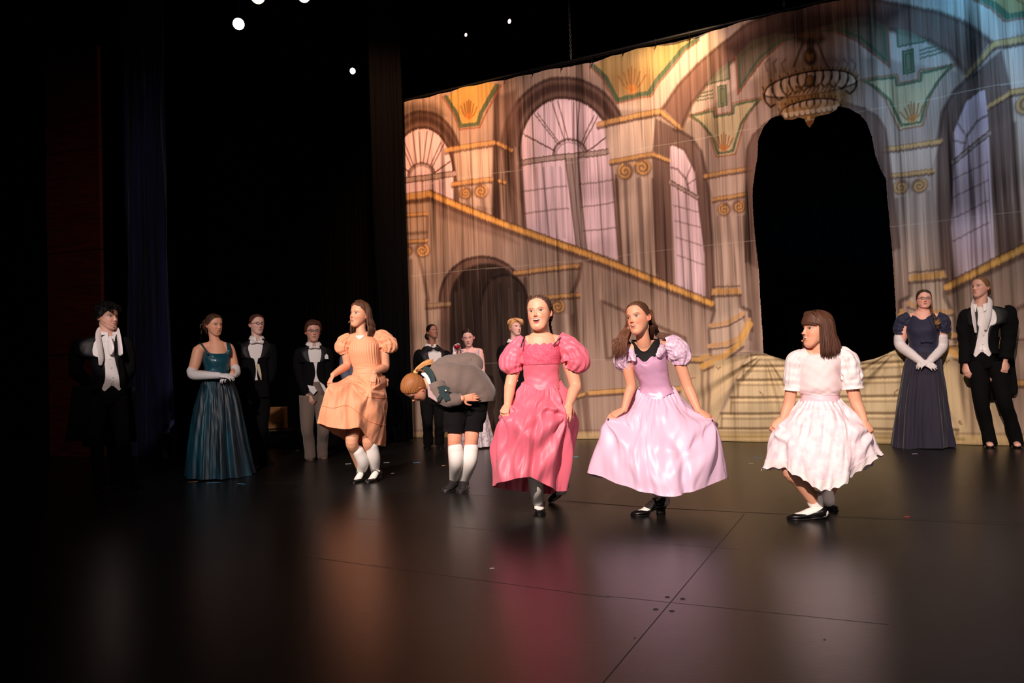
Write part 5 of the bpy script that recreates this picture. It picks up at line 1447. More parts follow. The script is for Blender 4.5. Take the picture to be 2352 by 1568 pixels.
def back_bun(p, mb, col, c, r, seed=2):
    v, f = ellipsoid(c, r, None, 24, 14); w = Wave(seed, (70, 70, 25)); v = v+0.0025*w(v[:, 0], v[:, 1], v[:, 2])[:, None]*(v-c)/np.max(r)*4*.25
    mb.add(v, f, 0, np.clip(lin(col)[None]*(1+.5*w(v[:, 0], v[:, 1], v[:, 2])[:, None]), .002, 1))

# --- leftmost: black curly hair, white scarf, tailcoat, hands behind the back
p = gent((262, 1122), 'leftmost person in black tailcoat with white scarf, hands behind the back', (247, 728, .236, 42, -2, 0), (250, 768), (168, 778), (300, 776),
         [(174, 850, .06), (200, 880, .20)], [(296, 850, .08), (280, 880, .20)], (252, 868, .150), (248, 892, .165),
         [[(228, 915, .02), (222, 1010, .0), (228, 1119)], [(272, 915, .02), (282, 1010, -.02), (296, 1110)]], (.88, .68, .60), yaw=10, style='tails', open_=(.46, .36, .36, .38, .50),
         E=dict(smile=.35, browc=(.08, .06, .06), eye=.8, gaze=.6, lipc=(.70, .42, .38)), shoes=[((228, 1112), (222, 1133)), ((288, 1106), (324, 1124))], legr=.070, lap=(.12, .80), lw=.40)
k = p.sc
for P0, P1, w_ in (((196, 885, .14), (178, 1012, .20), .22), ((240, 890, .16), (222, 1025, .22), .26), ((285, 890, .14), (290, 1015, .2), .2)):
    a, b = p.J(*P0), p.J(*P1); R = []
    for t in np.linspace(0, 1, 14): R.append(a*(1-t)+b*t+np.outer(np.linspace(-1, 1, 12)*w_*.5, [1, .1, 0])+np.outer(.012*np.sin(np.linspace(0, 9, 12)+2*t), [0, 1, 0]))
    q = MB().add(*loft(R, False)).build('coat_tail', M_TUX, p.root); mo = q.modifiers.new('t', 'SOLIDIFY'); mo.thickness = .006
short_hair(p, (.10, .095, .10), [.30, .22, .12, .0, -.03, -.18, -.28], .085, .030, 3, 260, length=.17).build('hair', HAIRM, p.root)
p.collar(M_WHITE, p.J(250, 770, .02), .064, .035, 10)
MB().add(*tube([p.J(252, 776, -.085), p.J(255, 800, -.115), p.J(254, 812, -.12)], [(.010, .018), (.008, .030), (.006, .016)], 10, 14, up=(0, 1, 0))).build('cravat', M_WSATIN, p.root)
for nm, pts in (('scarf', [(244, 752, .05), (231, 756, .01), (226, 772, -.085), (229, 800, -.135), (232, 822, -.145), (231, 836, -.140)]), ('scarf', [(256, 752, .05), (269, 758, .0), (273, 774, -.085), (276, 796, -.13), (277, 812, -.14)])):
    wv = Wave(5, (1, 3)); v, f = tube([p.J(*q) for q in pts], [(.006, .018), (.007, .022), (.007, .025), (.007, .027), (.007, .028), (.006, .020)][:len(pts)], 30, 20, up=(0, 1, 0), mod=lambda t, a: 1+.12*np.sin(4*a+4*t)); MB().add(v, f).build(nm, M_WSATIN, p.root)
p.mic(-1, .10, -.40, -.36)

# --- tall one with glasses and a white bow tie, behind the teal gown
p = gent((592, 1068), 'person in black tailcoat with glasses and white bow tie, right behind the teal gown', (590, 745, .224, 24, 0, 2), (590, 778), (536, 787), (632, 790),
         [(545, 852, .04), (558, 900, .12)], [(622, 860, .04), (606, 900, .12)], (586, 858, .150), (584, 912, .172),
         [[(568, 920, .03), (572, 985, .03), (580, 1066)], [(602, 920, .02), (600, 985, .01), (600, 1062)]], (.90, .72, .66), yaw=6, style='tux', open_=(.46, .34, .20, .03, .25),
         E=dict(smile=.2, open=.012, teeth=True, browc=(.42, .28, .22), lipc=(.66, .38, .36)), shoes=[((582, 1058), (588, 1076)), ((604, 1058), (624, 1071))], lap=(.05, .66), lw=.42)
p.hair((.34, .19, .15), [.34, .30, .16, .04, -.01, -.16, -.33], .018, axis=(0, 1, -.1), seed=7)
p.glasses(.072, .050, (.30, .12, .12), .02)
p.collar(M_WHITE, p.J(590, 782, .02), .060, .050, 10, drop=.02); p.bow(M_WSATIN, p.J(590, 785, -.085), .058, .022, 10)
MB().add(*tube([p.J(592, 838, -.11), p.J(597, 858, -.115), p.J(600, 872, -.112)], [(.006, .018), (.006, .016), (.004, .004)], 10, 12, up=(0, 1, 0))).build('tie_end', mat('cream_silk', (.80, .74, .62), .5), p.root)

# --- boy in tailcoat and wide brown trousers
p = gent((722, 1059), 'boy with glasses in black tailcoat and baggy brown grey trousers, white pocket square', (719, 761, .236, 10, -2, 2), (720, 792), (678, 800), (762, 799),
         [(690, 862, .02), (706, 905, -.05)], [(752, 860, .02), (748, 900, .0)], (722, 862, .135), (724, 892, .148),
         [[(706, 912, .0), (706, 985, .01), (714, 1056)], [(740, 912, .0), (743, 985, .0), (740, 1052)]], (.84, .62, .54), yaw=8, style='tux', open_=(.48, .36, .24, .05, .42),
         E=dict(smile=.0, browc=(.28, .18, .13), lipc=(.66, .40, .37)), trousers=mat('brown_grey_flannel', (.47, .40, .36), .9, sheen=.2), legr=.080, lap=(.05, .62), lw=.36,
         hands=[((709, 904, -.06), (.25, -.2, -.95), (-.4, -.8, -.1), 1, (.5, .8, .5))])
short_hair(p, (.30, .175, .13), [.30, .27, .16, .0, -.03, -.20, -.30], .060, .006, 12, 0, axis=(-.9, .3, .6), length=.12).build('hair', HAIRM, p.root)
p.glasses(.070, .044, (.13, .10, .11), .02)
p.collar(M_WHITE, p.J(720, 794, .015), .062, .042, 8, drop=.03); p.bow(M_WSATIN, p.J(722, 797, -.092), .045, .018, 8)
M_GSHOE = mat('brown_grey_shoe', (.42, .33, .30), .6)
for h_, t_ in (((708, 1052), (722, 1063)), ((738, 1049), (752, 1060))): p.shoe(p.G(*h_), p.G(*t_), M_GSHOE, .27, .045, .07, opening=(.10, .40), heelh=.01)
mb = MB()
for P in ([(706, 884, -.125), (722, 887, -.135), (728, 897, -.135), (720, 906, -.13), (712, 898, -.13)], [(733, 876, -.135), (738, 885, -.135), (746, 902, -.13), (752, 898, -.12), (744, 884, -.125)]):
    a = np.array([p.J(*q) for q in P]); b = a+[0, .012, 0]; n = len(a); v = np.vstack([a, b]); mb.add(v, [tuple(range(n)), tuple(range(2*n-1, n-1, -1))]+[(i, (i+1) % n, n+(i+1) % n, n+i) for i in range(n)])
mb.build('waistcoat_points', M_WHITE, p.root, False)
a = np.array([p.J(*q) for q in [(747, 824, -.118), (755, 824, -.11), (754, 816, -.11), (750, 812, -.115), (746, 818, -.118)]]); v = np.vstack([a-[0, .012, 0], a]); MB().add(v, [tuple(range(5)), tuple(range(9, 4, -1))]+[(i, (i+1) % 5, 5+(i+1) % 5, 5+i) for i in range(5)]).build('pocket_square', M_WHITE, p.root, False)

# --- mostly hidden behind the peach dress
p = gent((822, 1046), 'person in grey jacket and dark trousers almost hidden behind the peach dressed girl', (822, 757, .215, -10, 0, 0), (822, 786), (786, 800), (862, 800),
         [(791, 850, .0), (800, 882, -.08)], [(866, 850, .02), (850, 885, -.06)], (824, 862, .13), (824, 900, .145),
         [[(808, 915, .0), (808, 980, .0), (812, 1043)], [(838, 915, .0), (840, 980, .0), (838, 1043)]], yaw=0, style='tux', open_=(.45, .35, .2, .03, .1), jm=mat('grey_jacket', (.46, .46, .54), .7),
         hands=[((800, 880, -.08), (.8, -.3, -.4), (0, -.9, .2), 1, (.4, .5, .3))])
p.hair((.25, .17, .13), None, .03, seed=5)

# --- dinner jacket and bow tie, dark hair in a low bun
p = gent((996, 1027), 'person in black dinner jacket and black bow tie, dark hair in low bun', (993, 762, .192, 36, 12, 0), (990, 792), (952, 804), (1036, 806),
         [(964, 860, .03), (970, 905, -.02)], [(1026, 860, .03), (1022, 905, -.02)], (996, 868, .135), (996, 905, .150),
         [[(980, 915, .02), (982, 968, .02), (984, 1024)], [(1010, 915, .02), (1010, 968, .02), (1010, 1024)]], (.62, .42, .34), yaw=14, style='tux', open_=(.48, .36, .22, .03, .1),
         E=dict(smile=0, eye=.55, browc=(.12, .07, .06), lipc=(.55, .30, .28)), shoes=[((984, 1020), (980, 1031)), ((1010, 1020), (1012, 1030))], lap=(.04, .62), lw=.52)
mb = p.hair((.07, .05, .05), [.33, .27, .13, .0, -.03, -.18, -.34], .020, axis=(0, 1, -.3), seed=9, build=False)
back_bun(p, mb, (.07, .05, .05), p.hp(-.06, .46, -.18), np.array([.040, .036, .048])); mb.build('hair', HAIRM, p.root)
p.collar(M_WHITE, p.J(990, 797, .012), .058, .042, 14, drop=.035); p.bow(M_BLACKTOP, p.J(996, 800, -.092), .062, .030, 14)
p.mic(-1, .12, -.37, -.35)

# --- blond one behind the pink dress
p = gent((1186, 1029), 'blond person in black dinner jacket partly hidden behind the bright pink dress', (1184, 752, .205, 32, 2, 4), (1180, 784), (1144, 794), (1224, 798),
         [(1157, 850, .02), (1170, 888, .10)], [(1214, 850, .02), (1204, 888, .10)], (1184, 862, .132), (1184, 905, .150),
         [[(1170, 915, .02), (1172, 968, .02), (1172, 1025)], [(1198, 915, .02), (1198, 968, .02), (1200, 1025)]], (.94, .74, .68), yaw=10, style='tux', open_=(.46, .34, .22, .03, .1),
         E=dict(smile=0, eye=.8, browc=(.45, .30, .22), lipc=(.72, .44, .42)), shoes=[((1172, 1020), (1168, 1031)), ((1200, 1020), (1204, 1031))], lw=.5)
mb = short_hair(p, (.84, .64, .42), [.27, .25, .17, .03, -.03, -.20, -.28], .050, .012, 17, 60, axis=(-.5, .2, 1), length=.12)
r = np.random.RandomState(4)
for i in range(46):      # long fringe swept to the side
    x = r.uniform(-.12, .16); s0 = (-.10+x*.4, -.15+r.uniform(-.05, .1), .50); p.strand(mb, [s0, (x, -.36, .44), (.10+x*.8, -.42, .30+.3*abs(x)), (.20+x*.6, -.38, .17+r.uniform(-.03, .03))], .018*p.H/.22, (.86, .66, .44), .3)
for i in range(30): p.strand(mb, [(-.14, .1, .44), (-.28, .14, .42+r.uniform(-.04, .04)), (-.38+r.uniform(-.03, .03), .18, .30), (-.40, .2, .17+r.uniform(-.03, .03))], .020*p.H/.22, (.84, .64, .44), .3)
mb.build('hair', HAIRM, p.root)
p.collar(M_WHITE, p.J(1180, 788, .012), .058, .046, 10, drop=.03)

# --- rightmost tailcoat
p = gent((2300, 1030), 'rightmost person in oversized black tailcoat and white waistcoat', (2252, 661, .212, -36, 8, -4), (2252, 702), (2207, 712), (2328, 704),
         [(2219, 780, .0), (2218, 834, -.03)], [(2317, 772, .02), (2310, 824, -.02)], (2257, 792, .150), (2258, 812, .165),
         [[(2246, 835, .0), (2254, 925, .0), (2274, 1026)], [(2288, 835, .02), (2308, 925, .02), (2335, 1026)]], (.90, .68, .60), yaw=-2, style='tails', open_=(.40, .32, .33, .36, .50),
         E=dict(smile=-.1, eye=.72, browc=(.45, .32, .24), lipc=(.70, .36, .34), gaze=-.5), legr=.080, lap=(.12, .80), lw=.40, handsize=.92, slr=1.16,
         hands=[((2217, 835, -.03), (.1, -.3, -.9), (-.5, -.8, 0), 1, (.35, .5, .4)), ((2309, 828, -.04), (-.08, -.1, -1), (.5, -.8, 0), -1, (.30, .6, .4))])
mb = p.hair((.52, .37, .24), [.36, .31, .18, .02, -.03, -.18, -.33], .022, axis=(0, 1, -.1), seed=23, part=.10, build=False)
back_bun(p, mb, (.40, .27, .17), p.hp(0, .43, -.10), np.array([.035, .035, .04])); mb.build('hair', HAIRM, p.root)
p.collar(M_WHITE, p.J(2254, 706, .0), .066, .042, -8, drop=.05, spread=.35)
for pts in ([(2240, 684, .08), (2236, 696, .0), (2235, 714, -.115), (2238, 740, -.135), (2241, 762, -.13)], [(2266, 680, .06), (2274, 688, -.02), (2273, 706, -.10), (2270, 730, -.135), (2264, 756, -.132)]):
    v, f = tube([p.J(*q) for q in pts], [(.006, .016), (.007, .022), (.007, .026), (.007, .026), (.006, .016)], 26, 18, up=(0, 1, 0), mod=lambda t, a: 1+.10*np.sin(4*a+4*t)); MB().add(v, f).build('scarf', M_WSATIN, p.root)
for P0, P1, w_ in (((2262, 805, .12), (2272, 920, .17), .16), ((2305, 800, .10), (2316, 908, .16), .20)):
    a, b = p.J(*P0), p.J(*P1); R = []
    for t in np.linspace(0, 1, 14):
        q = 1-.35*max(0, (t-.85)/.15)**2
        R.append(a*(1-t)+b*t+np.outer(np.linspace(-1, 1, 12)*w_*.5*q, [1, .1, 0])+np.outer(.012*np.sin(np.linspace(0, 9, 12)+2*t), [0, 1, 0]))
    q = MB().add(*loft(R, False)).build('coat_tail', M_TUX, p.root); mo = q.modifiers.new('t', 'SOLIDIFY'); mo.thickness = .006
for a, b in (((2270, 1023), (2279, 1035)), ((2332, 1023), (2343, 1036))):
    p.shoe(p.G(*a), p.G(*b), M_SHOE, .25, .042, .05, opening=(.08, .62), heelh=.02)
    v, f = tube([p.G(*a)+[0, 0, .05], (p.G(*a)*.45+p.G(*b)*.55)+[0, 0, .035]], [(.03, .03), (.02, .03)], 8, 12); MB().add(v, f, 0, lin(p.skin)).build('bare_instep', SKINM, p.root)
def torso(p, nk, sl, sr, ch, wa, cw, ww, cd=.085):
    """neck base, shoulders, chest, waist -> closed shells"""
    for q in (sl, sr):
        q = np.array(q); m_ = nk*.5+q*.5+[0, 0, .006]
        p.add(tube([nk+[0, .01, .0], m_, q], [.048, .042, .044], 12, 18, up=(0, 1, 0)))
    cf = math.cos(math.radians(p.off)); p.add(tube([nk+[0, .01, -.03], ch, wa, wa+[0, 0, -.14]], [(cd*.8, cw*.78*cf), (cd, cw*.88*cf), (cd*.86, ww*.86*cf), (cd, ww*.95*cf)], 16, 24, up=tuple(p.R((0, 1, 0)))))
def bodice(p, name, lv, m_, yaw=0, top=None, bot=None, n=40, m=96, wr=.012, seed=1, e=2.25, freq=(1.5, 2.0)):
    w = Wave(seed, freq); R, A, fx, sx = p.ringset(lv, n, m, yaw, False, e, lambda t, a: 1+wr*w(np.sin(a), t*2.5+.5*np.cos(a)))
    ang = np.linspace(0, 2*math.pi, m, endpoint=False); aa = np.minimum(ang, 2*math.pi-ang); sg = np.where(ang < math.pi, 1, -1)
    h = R[0][:, 2].mean()-R[-1][:, 2].mean()
    for k in range(n):
        t = k/(n-1)
        if top is not None: R[k][:, 2] += top(aa, sg)*(1-t)**2.2
        if bot is not None: R[k][:, 2] += bot(aa, sg)*t**3
    v, f = loft(R); return MB().add(v, [q[::-1] for q in f]).build(name, m_, p.root), R
def yoke(p, name, m_, nk, sh, r=(.050, .050, .054)):
    mb = MB()
    for q in sh:
        q = np.array(q); a = nk+(q-nk)*.22+[0, .01, .0]; mb.add(*tube([a, a*.5+q*.5+[0, 0, .006], q], [(r[0], r[0]*.9), (r[1], r[1]), (r[2], r[2])], 16, 26, up=(0, 0, 1)))
    return mb.build(name, m_, p.root)
def sock_tube(p, pts, r, name='knee_sock', m_=None):
    return MB().add(*tube(pts, r, 22, 20, rnd=True)).build(name, m_ or M_SOCK, p.root)

# ------------------------------------------------------------------ girl in lilac satin
def girl_lilac():
    p = Person((1500, 1178), 'girl in a shiny lilac satin dress with lace puff sleeves, long brown hair, curtsying', (.91, .655, .53)); J, G = p.J, p.G
    p.head(1466, 731, .214, yaw=-30, pitch=2, roll=-10, dy=-.10, open=.028, smile=.95, teeth=True, mw=.096, width=.93, browc=(.30, .19, .13), iris=(.16, .10, .07), lipc=(.78, .42, .38), gaze=-.4)
    p.neck(J(1482, 802, -.03), .046)
    torso(p, J(1482, 796, -.03), J(1437, 808, -.02), J(1548, 802, .02), J(1490, 832, .0), J(1506, 896, .04), .115, .095)
    p.arm(J(1436, 812, -.02), J(1449, 886, .0), J(1434, 940, -.06), (.040, .037, .032, .030, .021))
    p.arm(J(1552, 806, .02), J(1580, 888, .03), J(1603, 941, -.03), (.042, .038, .034, .032, .022))
    p.add(*hand(J(1434, 939, -.06), nv(J(1402, 956, -.10)-J(1434, 939, -.06)), (-.15, -.50, .85), .86, 1, thumb=(.15, .70), pinch=.6, curls=[(.35, .5, .4), (.45, .6, .5), (.5, .7, .5), (.55, .8, .5)]))
    p.add(*hand(J(1603, 940, -.03), nv(J(1636, 962, -.07)-J(1603, 940, -.03)), (.20, -.45, .85), .88, -1, thumb=(.15, .75), pinch=.6, curls=[(.30, .5, .4), (.4, .6, .5), (.5, .7, .5), (.6, .8, .5)]))
    p.leg(J(1490, 940, .08), J(1470, 1050, -.08), J(1520, 1138, .02), (.075, .066, .050, .048, .033))
    p.leg(J(1530, 940, .10), J(1560, 1030, .20), J(1540, 1075, .45), (.075, .066, .050, .045, .033))
    p.finish(.0034, 3)
    hl, to = G(1530, 1180), G(1462, 1183)
    p.shoe(hl, to, M_SHOE, .225, .038, .060, heelh=.042, strap=.32, sock=M_SOCK)
    sock_tube(p, [J(1484, 1070, -.05), J(1508, 1118, .0), J(1526, 1150, .01)], [.054, .044, .036])
    # hair
    HC = (.36, .235, .17)
    mb = p.hair(HC, [.35, .315, .19, .06, -.02, -.20, -.34], .022, axis=(0, .8, .2), fr=64, part=-.03, seed=15, build=False)
    r = np.random.RandomState(3)
    for i in range(420):
        q = r.uniform(-1, 1, 3); u = 0
        p.strand(mb, [p.hp(-.30+.03*q[0], -.04+.10*q[1], .26+.08*q[2]), p.hp(-.345+.05*q[0], .0+.10*q[1], -.05), J(1440+9*q[0], 760+6*q[1], -.06), J(1429+13*q[0], 780+6*q[1], -.11), J(1421+17*q[0], 800+24*q[2], -.12)], .0052, (.46, .30, .22) if i % 3 else (.33, .21, .15), .25, local=False, n=12, m=5)
    for i in range(200):
        q = r.uniform(-1, 1, 3)
        e = J(1500+42*r.uniform(0, 1), 766+10*q[1]+(0), -.02)
        p.strand(mb, [p.hp(.27+.05*q[0], .25+.12*q[1], .12+.1*q[2]), p.hp(.34+.04*q[0], .26, -.25), J(1503+8*q[0], 756+5*q[1], .0), J(1522+14*q[1], 770+5*q[0], -.01), J(1546+16*q[2], 777+5*q[0], .0)], .0052, (.38, .25, .18) if i % 3 else (.26, .17, .12), .25, local=False, n=14, m=5)
    for i in range(120):
        q = r.uniform(-1, 1, 3)
        p.strand(mb, [p.hp(.18+.08*q[0], .36, .10+.1*q[2]), p.hp(.22+.08*q[0], .34, -.30), J(1488+10*q[0], 786, .05), J(1492+12*q[0], 806, .06)], .0090, (.22, .14, .10), .25, local=False, n=10, m=5)
    mb.build('hair', HAIRM, p.root); p.mic(-1, .17, -.36, -.27)
    LI = (.91, .78, .89)
    M_LIL = mat('lilac_satin', LI, 0.42, spec=.55, bump=(16, .35, .004, (1, 1, .5))); M_LIL2 = mat('lilac_satin_bodice', (.84, .65, .79), .34, spec=.6, bump=(5, .2, .006))
    M_LL = mat('lilac_lace', (.94, .84, .92), .6, mix=((.86, .72, .84), 55, .42, .58), bump=(60, 1.0, .008))
    yaw = -8
    bodice(p, 'bodice', [(J(1484, 806, -.015), .112, .088), (J(1490, 832, .0), .118, .102), (J(1498, 862, .02), .106, .092), (J(1506, 886, .035), .099, .090), (J(1508, 902, .04), .122, .112)], M_LIL2, yaw,
           top=lambda a, s: .022-.090*np.exp(-(a/.42)**2)-.050*np.exp(-((a-.62)/.24)**2)+.030*np.exp(-((a-1.2)/.22)**2)-.02*sstep(1.4, 2.2, a), bot=lambda a, s: -.050*np.exp(-(a/.55)**2), seed=4, wr=.010)
    bodice(p, 'black_vest_top', [(J(1483, 797, -.02), .088, .078), (J(1486, 812, -.008), .104, .085), (J(1490, 836, .0), .108, .092)], M_BLACKTOP, yaw, top=lambda a, s: .052-.080*np.exp(-(a/.60)**2), n=24, wr=0)
    for pts in ([J(1512, 783, .04), J(1513, 791, -.04), J(1509, 806, -.085)], [J(1462, 786, .03), J(1458, 796, -.04), J(1460, 812, -.08)]):
        MB().add(*tube(pts, [(.004, .016), (.004, .017), (.004, .018)], 18, 10, up=(0, 1, .3))).build('black_strap', M_BLACKTOP, p.root)
    prof = {270: [J(1507, 916, -.07), J(1503, 960, -.15), J(1500, 1020, -.24), J(1510, 1085, -.30), J(1530, 1139, -.32)],
            225: [J(1480, 905, -.05), J(1462, 950, -.12), J(1452, 1005, -.20), J(1432, 1060, -.26), J(1424, 1113, -.26)],
            180: [J(1464, 894, .03), J(1440, 940, .0), J(1396, 966, -.10), J(1375, 1020, -.10), J(1352, 1083, -.10)],
            135: [J(1480, 886, .11), J(1452, 925, .15), J(1420, 970, .16), J(1400, 1030, .20), J(1385, 1098, .24)],
            90: [J(1508, 884, .13), J(1512, 930, .20), J(1518, 990, .26), J(1520, 1050, .30), J(1522, 1108, .34)],
            45: [J(1534, 884, .11), J(1568, 925, .15), J(1610, 972, .16), J(1630, 1035, .20), J(1640, 1102, .22)],
            0: [J(1549, 890, .04), J(1582, 936, .0), J(1640, 967, -.08), J(1652, 1025, -.08), J(1672, 1098, -.08)],
            315: [J(1534, 903, -.04), J(1560, 950, -.12), J(1590, 1005, -.20), J(1606, 1065, -.26), J(1604, 1124, -.26)]}
    p.skirt(prof, M_LIL, 90, 300, (8, .012), 6, kfold=(.007, 30), tens=[(180, .50, .016, 6), (0, .50, .016, 6), (300, .62, .010, 4)], name='skirt')
    p.puff([J(1452, 800, -.04), J(1440, 806, -.02), J(1430, 826, -.01), J(1446, 845, .0)], [(.036, .040), (.060, .058), (.066, .062), (.040, .040)], M_LL, 11, .07, seed=13)
    p.puff([J(1524, 792, -.02), J(1545, 795, .0), J(1562, 818, .02), J(1562, 838, .02)], [(.038, .046), (.064, .070), (.074, .078), (.046, .046)], M_LL, 11, .07, seed=16)
    yoke(p, 'shoulder_yoke', M_LL, J(1484, 806, .0), (J(1440, 812, -.02), J(1546, 806, .02)), (.034, .044, .050))
    for pts in ([J(1454, 796, .0), J(1453, 808, -.08), J(1456, 826, -.115)], [J(1526, 790, .02), J(1522, 800, -.08), J(1512, 816, -.115)]):
        MB().add(*tube(pts, [(.008, .022), (.010, .026), (.007, .018)], 14, 12, up=(0, 1, 0), mod=lambda t, a: 1+.18*np.sin(7*a+30*t))).build('lace_edge', M_LL, p.root)
    for pt in ((1397, 963, -.115), (1636, 966, -.09)):
        MB().add(*ellipsoid(J(*pt), (.0055, .004, .007))).build('black_nail', M_SHOE, p.root)

# ------------------------------------------------------------------ girl in pale pink lace
def girl_white():
    p = Person((1868, 1188), 'girl with brown bobbed hair and fringe in a pale pink lace skirt', (.91, .66, .54)); J, G = p.J, p.G
    p.head(1876, 757, .212, yaw=-58, pitch=4, roll=0, open=.050, smile=.35, teeth=True, mw=.080, browc=(.25, .15, .10), iris=(.18, .12, .08), lipc=(.80, .44, .42), gaze=-.3)
    p.neck(J(1882, 815, .02), .046)
    torso(p, J(1882, 812, .02), J(1834, 822, .02), J(1930, 818, .03), J(1882, 850, .02), J(1884, 905, .03), .110, .105)
    p.arm(J(1830, 824, .02), J(1812, 925, .02), J(1798, 962, -.02), (.038, .037, .033, .030, .021))
    p.arm(J(1940, 822, .03), J(1966, 922, .03), J(1984, 964, -.01), (.040, .039, .034, .032, .022))
    p.add(*hand(J(1798, 960, -.02), nv(J(1782, 980, -.05)-J(1798, 960, -.02)), (-.30, -.85, .40), .80, 1, thumb=(.3, .7), pinch=.4, curls=[(.6, .8, .5), (.7, .9, .5), (.8, .9, .5), (.9, .9, .5)]))
    p.add(*hand(J(1984, 962, -.01), nv(J(1996, 984, -.03)-J(1984, 962, -.01)), (.30, -.85, .40), .80, -1, thumb=(.3, .7), pinch=.4, curls=[(.6, .8, .5), (.7, .9, .5), (.8, .9, .5), (.9, .9, .5)]))
    p.leg(J(1862, 960, .04), J(1816, 1075, -.10), J(1878, 1160, .0), (.075, .066, .052, .046, .032))
    p.leg(J(1900, 960, .06), J(1925, 1072, .05), G(1904, 1168)+[0, .0, .085], (.075, .066, .052, .046, .032))
    p.finish(.0034, 3)
    M_FLAT = M_SHOE
    p.shoe(G(1902, 1191), G(1815, 1191), M_FLAT, .232, .038, .060, heelh=.008, opening=(.10, .56), sock=M_SOCK)
    p.shoe(G(1890, 1160), G(1930, 1180), M_FLAT, .19, .037, .058, heelh=.008, opening=(.10, .56), sock=M_SOCK)
    for pts in ([J(1872, 1148, .0), J(1878, 1166, .0), J(1881, 1180, .0)], [J(1899, 1142, .08), G(1900, 1166)+[0, .0, .07], G(1899, 1166)+[0, 0, .03]]):
        sock_tube(p, pts, [.037, .035, .033], 'ankle_sock'); MB().add(*tube([np.array(pts[0])+[0, 0, .014], np.array(pts[0])+[0, 0, -.012]], [(.043, .043), (.045, .045)], 8, 24, mod=lambda t, a: 1+.05*np.sin(12*a), rnd=True, smooth=False)).build('sock_cuff', M_SOCK, p.root)
    # bobbed hair with straight fringe
    HC = (.33, .205, .15)
    mb = p.hair(HC, [.13, .12, .10, .02, -.08, -.30, -.42], .062, axis=(0, .15, 1), fr=80, seed=25, build=False, tz=lambda x, y, z, az: .03*sstep(.4, -.1, z)*(az > 1.2))
    r = np.random.RandomState(8)
    for i in range(760):
        a = r.uniform(math.radians(66), math.radians(294)); az = a
        sx, cy = math.sin(a), -math.cos(a)
        side = 1+.18*r.uniform(-1, 1); fl = .03*r.uniform(-1, 1)
        w0 = .345*(.92+.12*r.uniform()); ln = -.56-.16*r.uniform(0, 1)-.12*(abs(a-math.pi) > 1.25)
        P = [(sx*w0*.15, .04+cy*.06, .545), (sx*w0*.68, .045+cy*.28, .455), (sx*w0*1.10, .05+cy*.42, .22), (sx*w0*1.22, .06+cy*.47, -.10), (sx*w0*(1.32+fl), .08+cy*(.54+fl), -.36), (sx*w0*(1.40+2*fl), .10+cy*(.60+2*fl), ln)]
        p.strand(mb, P, .0046, HC, .30, n=18, m=5)
    for i in range(260):
        x = r.uniform(-.31, .31); yy = -.405+2.2*x*x; P = [(x*.2, .0, .545), (x*.7, -.24, .50), (x*.98, yy*.93, .34), (x*1.02, yy-.01, .22), (x*1.04, yy-.012, .125+r.uniform(-.012, .012)-.5*x*x)]
        p.strand(mb, P, .0044, HC, .30, n=14, m=5)
    mb.build('hair', HAIRM, p.root); p.mic(-1, .17, -.34, -.32); 
    M_BL = mat('pale_pink_cotton', (.97, .88, .89), .75, bump=(20, .2, .002)); M_LS = mat('pale_pink_lace', (.98, .92, .95), .8, mix=((.95, .86, .90), 24, .45, .60), bump=(45, .6, .004))
    bodice(p, 'blouse', [(J(1880, 812, .03), .062, .066), (J(1880, 817, .025), .118, .080), (J(1882, 832, .02), .134, .094), (J(1882, 862, .02), .122, .104), (J(1883, 890, .025), .130, .112), (J(1884, 904, .03), .118, .100), (J(1884, 909, .03), .104, .090)], M_BL, -14, n=50, wr=.022, seed=8, freq=(2.0, 2.6))
    yoke(p, 'shoulder_yoke', M_BL, J(1881, 815, .02), (J(1836, 824, .02), J(1934, 820, .03)))
    bodice(p, 'sash', [(J(1884, 900, .03), .108, .094), (J(1884, 910, .03), .114, .100), (J(1884, 922, .03), .122, .108)], mat('pink_sash', (.95, .80, .85), .5), -14, n=14, wr=.010)
    M_SL = mat('white_organza', (.95, .91, .92), .7, bump=(40, .5, .004))
    for pts, rr, sd in (([J(1846, 818, .03), J(1828, 826, .02), J(1822, 862, .02), J(1820, 892, .02)], [(.044, .042), (.056, .050), (.056, .052), (.048, .048)], 3), ([J(1922, 816, .03), J(1944, 822, .03), J(1954, 858, .03), J(1958, 888, .03)], [(.046, .046), (.060, .056), (.064, .060), (.054, .056)], 9)):
        s = p.puff(pts, rr, M_SL, 9, .03, seed=sd, name='sleeve')
        e = np.array(pts[-1]); d = nv(e-np.array(pts[-2])); MB().add(*tube([e-d*.012, e+d*.012], [(rr[-1][0]*.96,)*2, (rr[-1][0]*1.16,)*2], 8, 60, up=(0, 1, 0), mod=lambda t, a: 1+.05*t*np.sin(22*a), rnd=False, caps=False, smooth=False)).build('sleeve_frill', M_SL, s)
